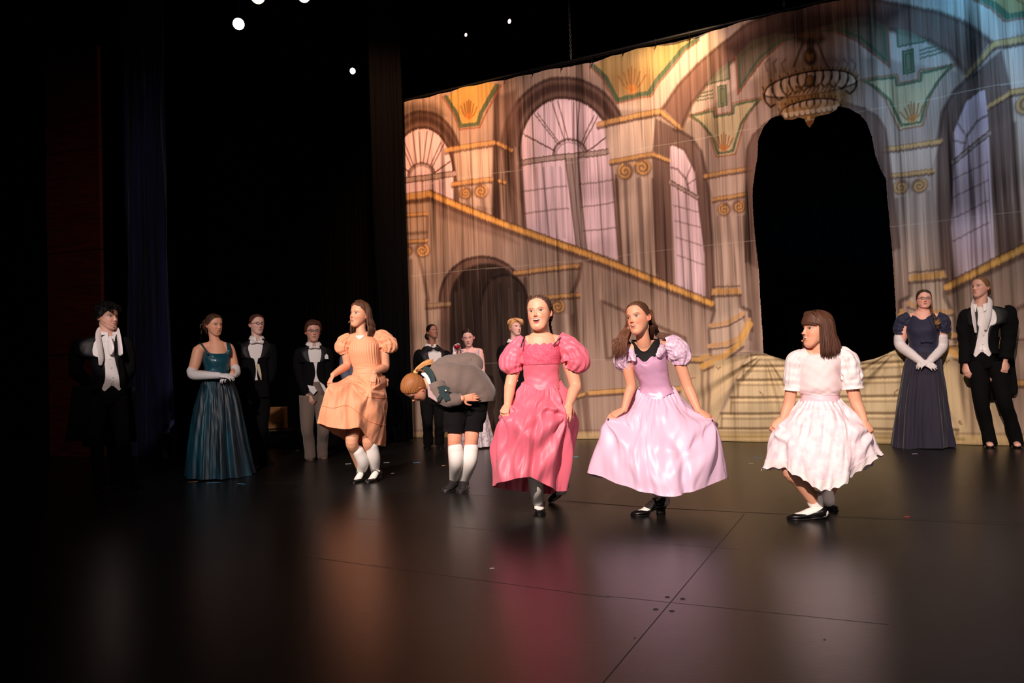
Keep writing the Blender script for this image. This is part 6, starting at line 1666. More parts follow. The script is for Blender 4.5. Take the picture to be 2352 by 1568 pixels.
    prof = {270: [J(1884, 922, -.09), J(1884, 965, -.16), J(1884, 1020, -.21), J(1884, 1070, -.25), J(1886, 1116, -.26)],
            225: [J(1857, 920, -.06), J(1838, 960, -.12), J(1822, 1005, -.17), J(1808, 1045, -.19), J(1806, 1084, -.20)],
            180: [J(1838, 916, .03), J(1808, 950, .0), J(1776, 984, -.04), J(1764, 1030, -.03), J(1754, 1078, -.03)],
            135: [J(1857, 912, .12), J(1835, 950, .17), J(1812, 990, .20), J(1798, 1035, .22), J(1788, 1076, .24)],
            90: [J(1884, 910, .14), J(1888, 950, .22), J(1892, 1000, .27), J(1894, 1045, .30), J(1896, 1090, .32)],
            45: [J(1910, 912, .12), J(1940, 950, .17), J(1970, 995, .20), J(1985, 1035, .22), J(1985, 1075, .24)],
            0: [J(1930, 914, .03), J(1964, 950, .01), J(1999, 988, -.02), J(2008, 1020, -.02), J(2021, 1052, -.02)],
            315: [J(1911, 920, -.06), J(1936, 960, -.12), J(1955, 1005, -.17), J(1962, 1045, -.19), J(1960, 1088, -.19)]}
    o, S = p.skirt(prof, M_LS, 80, 300, (11, .012), 9, kfold=(.005, 26), tens=[(180, .5, .012, 6), (0, .5, .012, 6)],
                   hem=lambda t, a: .012*np.abs(np.sin(a*16))*sstep(.93, 1, t)+(.014*np.sin(a*2+1)+.012*np.sin(a*3+2))*sstep(.4, 1, t))
    # open lace border with scalloped edge
    v = S[-12:]; c = v.mean(1, keepdims=True); d = v-c; d[..., 2] = 0; d /= np.linalg.norm(d, axis=-1, keepdims=True); q = v-np.array([0, 0, .010])+d*.006
    MB().add(*loft([q[i] for i in range(12)])).build('lace_border', M_SL, o)

# ------------------------------------------------------------------ girl in peach cotton
def girl_peach():
    p = Person((846, 1106), 'girl in a peach cotton tiered dress and white knee socks holding up her skirt', (.91, .655, .52)); J, G = p.J, p.G
    p.head(826, 722, .226, yaw=-46, pitch=4, roll=4, open=.022, smile=.75, teeth=True, mw=.088, browc=(.34, .22, .16), iris=(.20, .13, .09), lipc=(.76, .42, .38), gaze=-.4, eye=.85)
    p.neck(J(832, 774, .0), .047)
    torso(p, J(832, 772, .0), J(798, 782, .0), J(876, 780, .02), J(832, 806, .0), J(842, 846, .0), .125, .115)
    p.arm(J(794, 788, .0), J(797, 838, .02), J(765, 861, -.14), (.042, .040, .036, .034, .024))
    p.arm(J(882, 788, .02), J(884, 842, .02), J(859, 856, -.16), (.046, .044, .040, .038, .026))
    p.add(*hand(J(766, 860, -.14), nv(J(754, 882, -.18)-J(766, 860, -.14)), (-.60, -.60, .45), .86, 1, thumb=(.35, .75), pinch=.4, curls=[(.5, .7, .5), (.6, .8, .5), (.7, .8, .5), (.8, .8, .5)]))
    p.add(*hand(J(860, 856, -.16), nv(J(855, 878, -.20)-J(860, 856, -.16)), (.15, -1, .25), .86, -1, thumb=(.45, .5), curls=[(.55, .9, .5), (.6, .95, .5), (.65, 1.0, .5), (.7, 1.0, .5)]))
    a1, a2 = G(829, 1102)+[0, .0, .095], G(862, 1100)+[0, .0, .10]
    p.leg(J(826, 920, .02), J(808, 1012, -.12), a1, (.080, .070, .054, .050, .034))
    p.leg(J(856, 920, .03), J(846, 1010, -.08), a2, (.080, .070, .054, .050, .034))
    p.finish(.0036, 3)
    sock_tube(p, [J(823, 1036, -.06), J(834, 1062, -.01), a1+[0, 0, -.03]], [.050, .050, .037]); sock_tube(p, [J(853, 1022, -.05), J(859, 1052, .0), a2+[0, 0, -.03]], [.056, .054, .038])
    p.shoe(G(838, 1102), G(812, 1110), M_SHOE, .21, .037, .058, heelh=.030, strap=.34, sock=M_SOCK); p.shoe(G(874, 1101), G(836, 1111), M_SHOE, .215, .038, .058, heelh=.032, strap=.34, sock=M_SOCK)
    HC = (.36, .235, .17)
    mb = p.hair(HC, [.33, .29, .20, .12, -.02, -.26, -.38], .040, axis=(0, .35, 1), fr=70, seed=35, part=.0, build=False)
    r = np.random.RandomState(18)
    for i in range(620):
        a = r.uniform(math.radians(80), math.radians(280)); sx, cy = math.sin(a), -math.cos(a)
        w0 = .375*(.92+.14*r.uniform()); ln = -.78-.24*r.uniform(0, 1)+.10*(abs(a-math.pi) < .8); fl = .05*r.uniform(-1, 1); wv = .035*math.sin(i)
        P = [(sx*w0*.12, .04+cy*.06, .535), (sx*w0*.62, .045+cy*.26, .455), (sx*w0*1.04, .05+cy*.40, .20), (sx*w0*1.16, .07+cy*.47, -.12), (sx*w0*(1.24+fl)+wv, .10+cy*(.52+fl), -.36), (sx*w0*(1.32+fl)-wv, .13+cy*(.58+fl)+wv, -.56), (sx*w0*(1.34+2*fl)+wv, .15+cy*(.60+fl), ln)]
        p.strand(mb, P, .0050, HC, .35, n=20, m=5)
    p.braid(mb, [p.hp(.02, -.28, .46), p.hp(.06, -.10, .53), p.hp(.09, .08, .53)], .011, (.44, .30, .22), 7, False)
    mb.build('hair', HAIRM, p.root); p.mic(-1, .15, -.38, -.34)
    PC = (.97, .66, .50); M_PC = mat('peach_cotton', PC, .62, sheen=.2, bump=(22, .25, .003, (1, 1, .35)))
    yaw = -18
    # gathered bodice with smooth yoke
    w = Wave(2, (7, .4))
    R, A, fx, sx = p.ringset([(J(832, 770, .005), .060, .060), (J(833, 776, .005), .108, .082), (J(834, 790, .0), .138, .100), (J(836, 806, -.005), .136, .118), (J(839, 826, .0), .128, .114), (J(842, 842, .0), .120, .104)], 60, 160, yaw, False, 2.2,
        lambda t, a: 1+(.020*np.sin(34*a+2*np.sin(3*a))*sstep(.42-.12*np.minimum(np.minimum(a, 2*math.pi-a), 1), .50-.12*np.minimum(np.minimum(a, 2*math.pi-a), 1), t+0*a)))
    v, f = loft(R); MB().add(v, [q[::-1] for q in f]).build('bodice', M_PC, p.root)
    ang = np.linspace(0, 2*math.pi, 160, endpoint=False)
    bodice(p, 'waist_sash', [(J(842, 835, .0), .122, .106), (J(843, 850, .0), .122, .108), (J(843, 866, .0), .140, .122), (J(844, 880, .0), .154, .134)], M_PC, yaw, n=34, wr=.020, seed=3, freq=(.8, 4.5))
    yoke(p, 'shoulder_yoke', M_PC, J(833, 775, .0), (J(800, 783, .0), J(876, 781, .02)))
    # pointed white blouse front
    V = []
    for k in range(1, 17):
        hw_ = .62*(1-(k-1)/15.)+.01; V.append(np.stack([np.array([np.interp(q % (2*math.pi), np.append(ang, 2*math.pi), np.append(R[k][:, j], R[k][0, j])) for j in range(3)])-[0, .005, 0] for q in np.linspace(-hw_, hw_, 9)]))
    v, f = loft(V, False); MB().add(v, [q[::-1] for q in f]).build('white_blouse_front', M_WHITE, p.root)
    p.puff([J(806, 778, .0), J(794, 782, .0), J(787, 797, .0), J(791, 811, .01)], [(.040, .046), (.058, .058), (.062, .064), (.044, .044)], M_PC, 15, .09, seed=3)
    p.puff([J(860, 774, .02), J(876, 776, .02), J(888, 794, .02), J(886, 809, .02)], [(.042, .052), (.066, .072), (.078, .092), (.052, .058)], M_PC, 15, .09, seed=6)
    prof = {270: [J(822, 862, -.12), J(815, 878, -.15), J(806, 886, -.21), J(800, 930, -.27), J(800, 985, -.29)],
            240: [J(812, 862, -.11), J(794, 878, -.17), J(776, 892, -.26), J(764, 935, -.28), J(764, 982, -.28)],
            205: [J(806, 862, -.06), J(780, 876, -.13), J(755, 885, -.22), J(742, 930, -.19), J(729, 972, -.16)],
            160: [J(803, 862, .02), J(788, 880, .02), J(776, 905, .02), J(765, 950, .04), J(752, 986, .06)],
            110: [J(830, 858, .11), J(826, 885, .14), J(818, 920, .16), J(812, 970, .18), J(806, 1016, .20)],
            60: [J(862, 858, .11), J(872, 885, .14), J(876, 925, .15), J(874, 970, .17), J(866, 1014, .18)],
            10: [J(883, 862, .04), J(886, 885, .05), J(887, 925, .06), J(886, 970, .07), J(883, 1024, .08)],
            330: [J(876, 864, -.07), J(878, 885, -.09), J(880, 925, -.09), J(876, 975, -.10), J(864, 1020, -.10)],
            305: [J(858, 864, -.12), J(856, 882, -.19), J(852, 925, -.22), J(846, 965, -.20), J(842, 1002, -.18)],
            288: [J(838, 864, -.13), J(836, 880, -.17), J(832, 918, -.24), J(828, 950, -.27), J(826, 982, -.27)]}
    o, S = p.skirt(prof, M_PC, 80, 320, (13, .008), 12, kfold=(.004, 40), tens=[(205, .5, .010, 6), (300, .35, .014, 7)])
    # gathered tier seams
    for k in (34, 60):
        c = S[k].mean(0); d = S[k]-c; d[:, 2] = 0; d /= np.linalg.norm(d, axis=1)[:, None]; P = S[k]+d*.002
        v, f = tube(np.vstack([P, P[:1]]), [.0028]*(len(P)+1), 320, 6, rnd=False, smooth=False); MB().add(v, f).build('tier_seam', mat('peach_cord', (.93, .58, .42), .6), o)
    q = J(887, 874, .05); MB().add(*ellipsoid(q, (.024, .014, .022), None, 12, 8)).add(*ellipsoid(q+[.004, 0, -.03], (.014, .008, .026), None, 12, 8)).build('back_bow', M_PC, p.root)

# ------------------------------------------------------------------ bowing boy
def boy_bow():
    p = Person((1050, 1134), 'child in taupe jacket, black shorts and white knee socks bowing deeply to the left', (.93, .64, .52)); J, G = p.J, p.G
    H = .226; p.H = H; p.hc = J(954, 890, -.05)
    up = nv((-.74, -.52, .34)); fc = np.array([-.42, .05, -.88]); fc = nv(fc-np.dot(fc, up)*up); X = np.cross(-fc, up); p.M = np.stack([X, -fc, up], 1)
    p.hd = Head(smile=.1, browc=(.45, .28, .18), lipc=(.75, .42, .36))
    T, Pq = p.hd.grid(230, 330); B = p.hd.base(T, Pq); B, C = p.hd.face(B, p.skin); V = xform(B.reshape(-1, 3), p.M, p.hc, H)
    idx = np.arange(230*330).reshape(230, 330); r_ = np.roll(idx, -1, 1); F = np.stack([idx[:-1], idx[1:], r_[1:], r_[:-1]], -1).reshape(-1, 4); p.headmesh = (V, F.tolist(), C.reshape(-1, 3)); p.ears = []
    for sd in (-1, 1):
        v, f, c = ear_geom(sd, p.skin); p.ears.append((xform(v, p.M, p.hc, H), f, c))
    p.add(tube([p.hp(0, .10, -.15), J(984, 880, .0), J(1005, 872, .02)], [.048, .050, .06], 12, 20))
    p.add(tube([J(1000, 872, .03), J(1040, 872, .03), J(1080, 880, .05), J(1086, 905, .06)], [(.11, .075), (.115, .09), (.11, .10), (.11, .11)], 18, 24, up=(0, 1, 0)))
    for hp_, kn, an in ((J(1052, 925, .02), J(1044, 1012, -.02), G(1044, 1122)+[0, .02, .09]), (J(1084, 925, .05), J(1083, 1010, .0), G(1066, 1124)+[0, .02, .09])):
        p.leg(hp_, kn, an, (.080, .070, .052, .052, .035))
    p.arm(J(1004, 892, -.08), J(1026, 915, -.14), J(1060, 915, -.19), (.036, .034, .032, .030, .025))
    p.arm(J(1005, 850, .14), J(1082, 838, .18), J(1075, 862, .16), (.042, .040, .037, .034, .026))
    p.add(*hand(J(1061, 915, -.19), nv(p.R((.85, .28, .05))), p.R((.28, -1, .10)), .80, 1, (.12, .12, .1), (.70, .30), spread=.07))
    p.finish(.0036, 3)
    HC = (.55, .345, .19)
    mb = p.hair(HC, [.33, .29, .16, .02, -.03, -.20, -.32], .028, axis=(0, .75, .35), fr=80, seed=41, build=False)
    tie = J(955, 854, .0)
    r = np.random.RandomState(5)
    for i in range(110):
        q = r.uniform(-1, 1, 3)
        p.strand(mb, [tie+q*.012, J(957+2*q[0], 848+2*q[1], .0), J(966+3*q[0], 841+3*q[1], .01), J(977+5*q[0], 835+4*q[2], .02), J(989+8*q[1], 830+6*q[2], .03)], .0060, (.74, .52, .32), .3, local=False, n=14, m=5)
    for i in range(26):
        q = r.uniform(-1, 1, 3); p.strand(mb, [tie+q*.008, J(960, 850+q[0]*2, -.03), J(972, 852+q[1]*2, -.03), J(978, 860+q[1]*2, -.02)], .0065, (.40, .24, .13), .3, local=False, n=10, m=5)
    MB().add(*ellipsoid(tie, (.020, .018, .018))).build('hair_tie', mat('yellow_hair_tie', (.80, .62, .34), .6), p.root)
    mb.build('hair', HAIRM, p.root)
    # jacket: barrel of the back along the bent spine, plus sleeves
    M_TP = mat('taupe_wool', (.42, .36, .335), .85, sheen=.25, bump=(50, .2, .002)); M_GRN = mat('dark_green_felt', (.11, .19, .20), .85)
    sp = [J(984, 872, .0), J(998, 872, .01), J(1020, 872, .02), J(1050, 876, .03), J(1078, 884, .04), J(1096, 905, .05), J(1098, 922, .05)]
    rr = [(.09, .070), (.120, .108), (.138, .130), (.148, .140), (.150, .145), (.145, .148), (.130, .140)]
    w = Wave(9, (1.2, 2.5)); w2 = Wave(10, (2.2, 7)); mb = MB()
    v, f = tube(sp, rr, 60, 60, up=(0, 0, 1), mod=lambda t, a: 1+.025*w(np.sin(a), t*2+0*a)+.012*w2(np.cos(a), t+0*a), rnd=False); mb.add(v, f)
    p.sleeve([J(1004, 852, .12), J(1030, 838, .17), J(1066, 830, .18), J(1090, 832, .16), J(1086, 850, .12), J(1070, 868, .10)], [.075, .078, .072, .068, .062, .055], M_TP, mb=mb, fold=.06, seed=3)
    p.sleeve([J(1000, 880, -.10), J(1010, 905, -.12), J(1028, 917, -.15), J(1044, 918, -.18), J(1060, 915, -.19)], [.068, .064, .058, .048, .040], M_TP, mb=mb, fold=.05, seed=4)
    jk = mb.build('jacket', M_TP, p.root)
    def flat(name, pts, m_, th=.012, par=None, off=-.0):
        a = np.array([J(*q) for q in pts]); n = len(a); v = np.vstack([a+[0, -th, 0], a]); return MB().add(v, [tuple(range(n))[::-1], tuple(range(n, 2*n))]+[(i, (i+1) % n, n+(i+1) % n, n+i) for i in range(n)]).build(name, m_, par or p.root, False)
    v, f = tube([J(974, 846, .0), J(984, 852, -.07), J(992, 866, -.115), J(995, 880, -.125), J(1000, 900, -.15), J(1010, 914, -.19)], [(.008, .022), (.009, .028), (.009, .026), (.008, .026), (.008, .034), (.006, .034)], 30, 14, up=(0, 1, 0)); MB().add(v, f).build('green_collar', M_GRN, jk)
    flat('green_lapel', [(1004, 888, -.200), (1020, 885, -.21), (1034, 890, -.215), (1030, 902, -.215), (1036, 918, -.215), (1022, 921, -.21), (1012, 905, -.205)], M_GRN, .010, jk)
    v, f = ellipsoid(J(1024, 897, -.232), (.010, .006, .010)); MB().add(v, f).build('silver_button', mat('silver_button', (.85, .80, .75), .25, .9), jk)
    v, f = tube([J(971, 857, -.01), J(980, 864, -.07), J(987, 876, -.10), J(990, 890, -.11), J(990, 902, -.12)], [(.008, .016), (.008, .017), (.008, .017), (.008, .014), (.006, .010)], 24, 12, up=(0, 1, 0)); MB().add(v, f).build('shirt_collar', M_WHITE, p.root)
    flat('shirt_front', [(982, 884, -.12), (992, 881, -.13), (1006, 894, -.15), (1022, 921, -.17), (1004, 922, -.16), (984, 910, -.13)], mat('grey_shirt', (.62, .52, .52), .7), .02)
    MB().add(*tube([J(1006, 908, -.04), J(1016, 914, -.04), J(1034, 922, -.04), J(1060, 925, .0)], [(.085, .06), (.080, .08), (.075, .11), (.07, .12)], 18, 24, up=(0, 0, 1))).build('dark_underlayer', M_TRS, p.root)  # added black form for the dark underside of the jacket
    # shorts
    M_SH = mat('black_shorts', (.065, .06, .065), .9, spec=.15, bump=(30, .2, .002)); mb = MB(); wv = Wave(3, (1.5, 3))
    v, f = tube([J(1086, 900, .05), J(1082, 915, .05), J(1072, 935, .04), J(1068, 955, .03)], [(.11, .12), (.125, .14), (.12, .155), (.09, .13)], 20, 40, up=(0, 1, 0), rnd=False); mb.add(v, f)
    for q in ([J(1056, 915, .0), J(1048, 950, .0), J(1044, 975, -.01), J(1042, 993, -.015)], [J(1090, 905, .05), J(1090, 945, .04), J(1086, 970, .02), J(1085, 990, .01)]):
        v, f = tube(q, [.105, .098, .086, .082], 30, 32, up=(0, 1, 0), mod=lambda t, a: 1+.03*wv(np.sin(a), t+0*a), rnd=False, caps=False); mb.add(v, f)
    mb.build('shorts', M_SH, p.root)
    sock_tube(p, [J(1046, 1031, -.02), J(1048, 1062, .0), G(1044, 1122)+[0, .02, .07]], [.058, .056, .040]); sock_tube(p, [J(1082, 1031, .0), J(1078, 1062, .01), G(1066, 1124)+[0, .02, .07]], [.058, .056, .040])
    M_BOOT = mat('dark_grey_jazz_shoe', (.17, .16, .17), .42)
    p.shoe(G(1050, 1120), G(1004, 1137), M_BOOT, .235, .042, .078, opening=(.06, .40), heelh=.012); p.shoe(G(1068, 1122), G(1046, 1146), M_BOOT, .235, .042, .078, opening=(.06, .40), heelh=.012)

# ------------------------------------------------------------------ ladies at the back
def lady_teal():
    p = Person((505, 1094), 'lady in a long teal gown with sequined bodice and white gloves, hands joined', (.93, .68, .56)); J, G = p.J, p.G
    p.head(492, 746, .212, yaw=36, pitch=-6, roll=0, smile=-.1, eye=.35, plump=.06, browc=(.28, .18, .13), lipc=(.66, .36, .34), hi=False)
    p.neck(J(496, 792, .02), .050)
    torso(p, J(496, 792, .02), J(460, 800, .02), J(526, 798, .03), J(498, 822, .02), J(498, 866, .02), .130, .120, .10)
    p.arm(J(456, 806, .02), J(443, 858, .0), J(500, 862, -.20), (.056, .054, .044, .040, .028))
    p.arm(J(528, 804, .03), J(540, 850, .02), J(534, 858, -.14), (.050, .048, .040, .036, .028))
    p.finish(.006)
    mb = p.hair((.30, .20, .15), [.34, .30, .18, .03, -.03, -.18, -.32], .026, axis=(0, 1, -.1), seed=51, build=False)
    back_bun(p, mb, (.27, .18, .14), p.hp(-.05, .46, -.02), np.array([.050, .045, .060]))
    r = np.random.RandomState(4)
    for i in range(50): q = r.uniform(-1, 1, 3); c = np.array(p.hp(-.05, .46, -.02)); p.strand(mb, [c+q*.03, c+q*.05+[-.01, 0, -.01], c+q*.055+[-.005, 0, -.045]], .008, (.30, .20, .15), .3, local=False, n=8)
    mb.build('hair', HAIRM, p.root); p.mic(-1, .10, -.38, -.34)
    M_TEAL = mat('teal_taffeta', (.07, .27, .34), .50, spec=.45, mix=((.05, .13, .18), 2.2, .38, .60, (5, 5, .35)), bump=(9, .35, .004, (4, 4, .4)))
    M_SEQ = mat('teal_sequins', (.05, .27, .34), .38, speck=((.45, .80, .85), 110, .86))
    bodice(p, 'bodice', [(J(498, 808, .02), .128, .098), (J(498, 826, .01), .138, .120), (J(498, 846, .01), .124, .112), (J(498, 868, .01), .128, .118), (J(498, 878, .01), .142, .126)], M_SEQ, 10, wr=.006, top=lambda a, s: -.020*np.exp(-(a/.7)**4)+.02*np.exp(-((a-1.0)/.2)**2))
    for pts in ([J(462, 790, .06), J(461, 788, -.01), J(470, 800, -.075), J(477, 812, -.105)], [J(528, 790, .07), J(524, 788, -.0), J(526, 800, -.07), J(525, 812, -.095)]):
        MB().add(*tube(pts, [(.004, .018)]*4, 18, 8, up=(0, 1, .5))).build('shoulder_strap', M_SEQ, p.root)
    prof = {270: [J(498, 876, -.12), J(500, 930, -.17), J(502, 1000, -.23), J(505, 1100, -.30)], 225: [J(472, 876, -.09), J(466, 930, -.12), J(458, 1000, -.17), J(452, 1101, -.22)],
            180: [J(463, 874, .01), J(452, 930, .01), J(443, 1000, .0), J(432, 1094, .0)], 135: [J(474, 872, .10), J(466, 930, .14), J(460, 1000, .2), J(455, 1080, .25)], 90: [J(498, 872, .13), J(504, 930, .2), J(510, 1000, .27), J(515, 1074, .33)],
            45: [J(526, 872, .10), J(540, 930, .14), J(554, 1000, .2), J(570, 1076, .24)], 0: [J(536, 874, .01), J(552, 930, .01), J(568, 1000, .0), J(586, 1084, .0)], 315: [J(526, 876, -.09), J(538, 930, -.12), J(548, 1000, -.17), J(566, 1094, -.2)]}
    p.skirt(prof, M_TEAL, 60, 260, (11, .022), 5, kfold=(.006, 22), power=1.1, lie=.12)
    g = MB(); parts = []
    parts.append(limb([J(441, 852, .0), J(446, 861, -.05), J(475, 862, -.14), J(502, 862, -.20)], [.050, .048, .040, .032], 24, 18)); parts.append(limb([J(541, 846, .0), J(542, 856, -.06), J(536, 861, -.13)], [.044, .042, .034], 18, 18))
    parts += hand(J(500, 862, -.20), nv(p.R((.9, -.25, -.05))), p.R((.1, -.6, .8)), .95, -1, (.35, .5, .4), (.4, .5)) + hand(J(537, 860, -.14), nv(p.R((-.8, -.5, -.15))), p.R((-.2, -.6, .75)), .95, 1, (.5, .6, .5), (.4, .5))
    v, f = fuse(parts, .0045, 3); MB().add(v, f).build('evening_gloves', M_GLOVE, p.root)

def lady_silver():
    p = Person((1092, 1027), 'lady in a silver white brocade gown raising a red glass, behind the bowing child', (.95, .74, .70)); J, G = p.J, p.G
    p.head(1075, 775, .214, yaw=-4, pitch=-14, roll=-5, smile=0, eye=.25, browc=(.18, .11, .09), lipc=(.70, .36, .36), hi=False, width=.95)
    p.neck(J(1078, 806, .02), .044)
    torso(p, J(1079, 806, .02), J(1056, 812, .02), J(1102, 808, .03), J(1080, 828, .02), J(1082, 868, .02), .115, .100, .09)
    p.arm(J(1056, 814, .02), J(1048, 836, -.10), J(1044, 812, -.20), (.040, .038, .034, .030, .022)); p.arm(J(1102, 814, .03), J(1107, 850, .03), J(1098, 885, -.04), (.050, .048, .040, .036, .026))
    p.finish(.006)
    mb = p.hair((.13, .085, .075), [.34, .29, .14, .0, -.03, -.18, -.32], .020, axis=(0, 1, .0), seed=61, part=.08, build=False); back_bun(p, mb, (.13, .085, .075), p.hp(0, .44, .05), np.array([.04, .035, .04])); mb.build('hair', HAIRM, p.root)
    M_SV = mat('silver_brocade', (.90, .86, .88), .45, mix=((.70, .64, .68), 26, .44, .58), bump=(30, .4, .003))
    bodice(p, 'bodice', [(J(1080, 812, .02), .100, .085), (J(1081, 828, .01), .118, .106), (J(1082, 850, .01), .106, .098), (J(1083, 872, .01), .108, .100)], M_SV, 0, wr=.004, top=lambda a, s: .02*np.exp(-((a-1.1)/.3)**2)-.02*np.exp(-(a/.5)**2))
    for sx in (1060, 1098): MB().add(*tube([J(sx, 804, .06), J(sx, 802, .0), J(sx+(3 if sx < 1080 else -2), 812, -.07), J(sx+(4 if sx < 1080 else -3), 820, -.09)], [(.004, .018)]*4, 16, 8, up=(0, 1, .5))).build('shoulder_strap', M_SV, p.root)
    prof = {270: [J(1083, 870, -.10), J(1084, 920, -.15), J(1086, 970, -.2), J(1088, 1028, -.25)], 180: [J(1063, 870, .01), J(1060, 920, .01), J(1056, 970, .0), J(1050, 1022, .0)], 90: [J(1083, 868, .12), J(1086, 920, .17), J(1090, 970, .22), J(1094, 1008, .28)], 0: [J(1104, 870, .01), J(1113, 920, .01), J(1124, 970, .0), J(1136, 1020, .0)],
            225: [J(1069, 870, -.07), J(1067, 920, -.11), J(1064, 970, -.15), J(1060, 1027, -.19)], 315: [J(1098, 870, -.07), J(1104, 920, -.11), J(1112, 970, -.15), J(1122, 1025, -.19)]}
    p.skirt(prof, M_SV, 50, 200, (9, .016), 5, kfold=(.003, 16), lie=.15)
    parts = [limb([J(1049, 838, -.09), J(1047, 826, -.15), J(1044, 812, -.20)], [.037, .034, .026], 14, 16)]+hand(J(1044, 812, -.20), nv(p.R((.05, .05, 1))), p.R((-.7, .5, .1)), .88, -1, (.5, .7, .5), (.6, .5))
    v, f = fuse(parts, .0045, 3); MB().add(v, f).build('evening_glove', M_GLOVE, p.root)
    parts = [limb([J(1107, 856, .03), J(1104, 870, .0), J(1097, 888, -.05)], [.042, .038, .028], 14, 16)]+hand(J(1097, 887, -.05), nv(p.R((-.4, -.3, -.8))), p.R((.6, -.7, 0)), .88, 1, (.3, .5, .4), (.4, .5))
    v, f = fuse(parts, .0045, 3); MB().add(v, f).build('evening_glove', M_GLOVE, p.root)
    # the red glass
    c = np.array(J(1050, 803, -.215))+p.base; root = empty('red_glass', c); t = np.linspace(0, 2*math.pi, 24, endpoint=False)
    R = lambda r, z: np.stack([r*np.cos(t), r*np.sin(t), 0*t+z], 1)
    v, f = loft([R(.004, 0), R(.026, .012), R(.040, .030), R(.044, .052), R(.041, .052), R(.037, .031), R(.022, .016), R(.003, .006)], True, True, True); MB().add(v, f).build('bowl', mat('ruby_glass', (.62, .06, .12), .1, spec=.8), root)
    v, f = loft([R(.004, .002), R(.004, -.055), R(.012, -.066), R(.028, -.070), R(.028, -.073), R(.002, -.073)], True, True, True); MB().add(v, f).build('stem', mat('ruby_glass_dark', (.45, .04, .09), .1, spec=.8), root)
    tag(root, 'small red stemmed glass held up by the lady in silver white', 'glass')

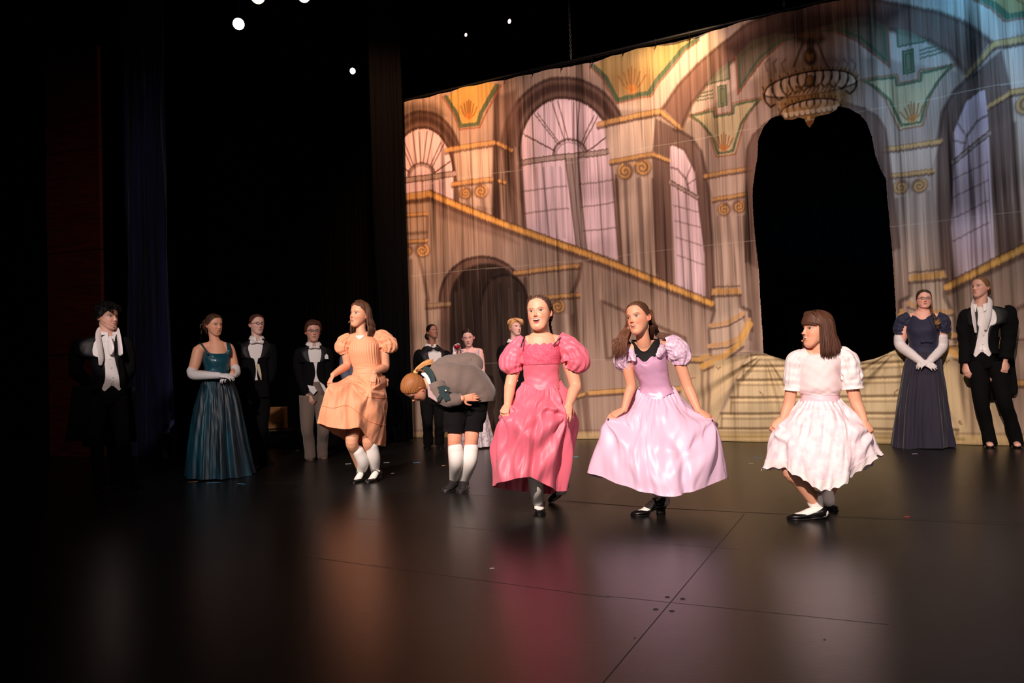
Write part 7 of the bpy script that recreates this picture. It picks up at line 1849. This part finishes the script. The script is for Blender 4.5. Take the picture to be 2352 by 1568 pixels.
def lady_navy():
    p = Person((2118, 1024), 'lady in a long navy gown with glasses, side plait and long white gloves', (.94, .69, .61)); J, G = p.J, p.G
    p.head(2122, 687, .196, yaw=10, pitch=0, roll=3, smile=.5, plump=.16, browc=(.28, .18, .14), lipc=(.74, .36, .36), hi=False, width=1.04)
    p.neck(J(2120, 722, .02), .056)
    torso(p, J(2120, 722, .02), J(2084, 732, .02), J(2160, 732, .03), J(2120, 754, .02), J(2122, 800, .02), .150, .145, .115)
    p.arm(J(2080, 738, .02), J(2068, 792, .02), J(2116, 832, -.18), (.058, .056, .046, .042, .030)); p.arm(J(2162, 738, .03), J(2163, 796, .03), J(2136, 828, -.18), (.054, .052, .044, .040, .030))
    p.finish(.006)
    mb = p.hair((.26, .175, .14), [.34, .29, .15, .0, -.03, -.2, -.34], .024, axis=(0, 1, -.2), seed=71, part=0, build=False)
    p.braid(mb, [p.hp(.22, .25, -.15), p.hp(.34, .05, -.42), J(2140, 716, -.10), J(2146, 730, -.15), J(2150, 742, -.15)], .021, (.38, .25, .15), 8)
    for i in range(14):
        q = RNG.uniform(-1, 1, 3); p.strand(mb, [J(2148, 738, -.15), J(2152+3*q[0], 742+3*q[1], -.17), J(2158+4*q[0], 735+5*q[1], -.17)], .010, (.60, .42, .22), .3, local=False, n=8)
    mb.build('hair', HAIRM, p.root); p.glasses(.088, .052, (.10, .07, .08), .02); p.mic(-1, .20, -.34, -.30)
    M_NV = mat('navy_crepe', (.11, .11, .22), .75, sheen=.1); M_TUL = mat('navy_tulle', (.12, .095, .18), .8, sheen=.15, bump=(12, .4, .004, (4, 4, .3)))
    bodice(p, 'bodice', [(J(2120, 724, .03), .125, .090), (J(2120, 736, .02), .155, .112), (J(2120, 756, .01), .182, .142), (J(2121, 778, .01), .162, .130), (J(2122, 800, .01), .150, .130), (J(2122, 812, .01), .166, .144)], M_NV, -2, wr=.008, top=lambda a, s: .015-.045*np.exp(-(a/.75)**2), n=44)
    for pts, sd in (([J(2090, 730, .03), J(2076, 736, .02), J(2068, 752, .02), J(2066, 768, .02)], 3), ([J(2150, 730, .03), J(2164, 736, .03), J(2167, 750, .03), J(2167, 764, .03)], 8)):
        p.puff(pts, [(.060, .066), (.066, .068), (.064, .064), (.061, .060)], M_NV, 7, .02, seed=sd, name='short_sleeve')
    yoke(p, 'shoulder_yoke', M_NV, J(2120, 732, .02), (J(2080, 742, .02), J(2162, 741, .03)), (.040, .056, .066))
    p.bow(M_NV, J(2128, 784, -.135), .045, .014, 0, 'waist_bow')
    prof = {270: [J(2122, 808, -.14), J(2120, 860, -.19), J(2118, 940, -.26), J(2118, 1030, -.30)], 225: [J(2092, 808, -.10), J(2084, 860, -.13), J(2072, 940, -.18), J(2064, 1030, -.22)], 180: [J(2084, 806, .01), J(2072, 860, .0), J(2058, 940, .0), J(2045, 1024, .0)],
            135: [J(2096, 804, .1), J(2086, 860, .14), J(2076, 940, .2), J(2068, 1012, .24)], 90: [J(2122, 804, .14), J(2124, 860, .2), J(2126, 940, .27), J(2128, 1006, .33)], 45: [J(2150, 804, .1), J(2160, 860, .14), J(2170, 940, .2), J(2176, 1010, .24)],
            0: [J(2160, 806, .01), J(2168, 860, .0), J(2180, 940, .0), J(2194, 1022, .0)], 315: [J(2150, 808, -.1), J(2158, 860, -.13), J(2168, 940, -.18), J(2178, 1028, -.22)]}
    p.skirt(prof, M_TUL, 60, 240, (9, .022), 7, kfold=(.005, 20), power=1.1, lie=.12)
    parts = [limb([J(2066, 775, .02), J(2069, 794, .01), J(2094, 814, -.10), J(2117, 832, -.18)], [.055, .055, .048, .037], 26, 18), limb([J(2163, 773, .03), J(2163, 796, .03), J(2151, 813, -.075), J(2137, 828, -.18)], [.056, .054, .049, .037], 26, 18)]
    parts += hand(J(2115, 831, -.18), nv(p.R((.75, -.35, -.30))), p.R((.1, -.8, .5)), .95, -1, (.3, .5, .3), (.4, .5)) + hand(J(2138, 828, -.18), nv(p.R((-.75, -.40, -.25))), p.R((-.1, -.7, .6)), .95, 1, (.35, .6, .4), (.4, .5))
    v, f = fuse(parts, .0045, 3); w = Wave(3, (9, 9, 18)); 
    MB().add(v, f).build('evening_gloves', mat('white_ruched_glove', (.90, .86, .86), .6, bump=(16, .7, .006, (1, 1, 4))), p.root)
    p.shoe(G(2082, 1016), G(2076, 1030), M_SHOE, .2, .038, .05)
girl_lilac(); girl_white(); girl_peach(); boy_bow(); lady_teal(); lady_silver(); lady_navy()
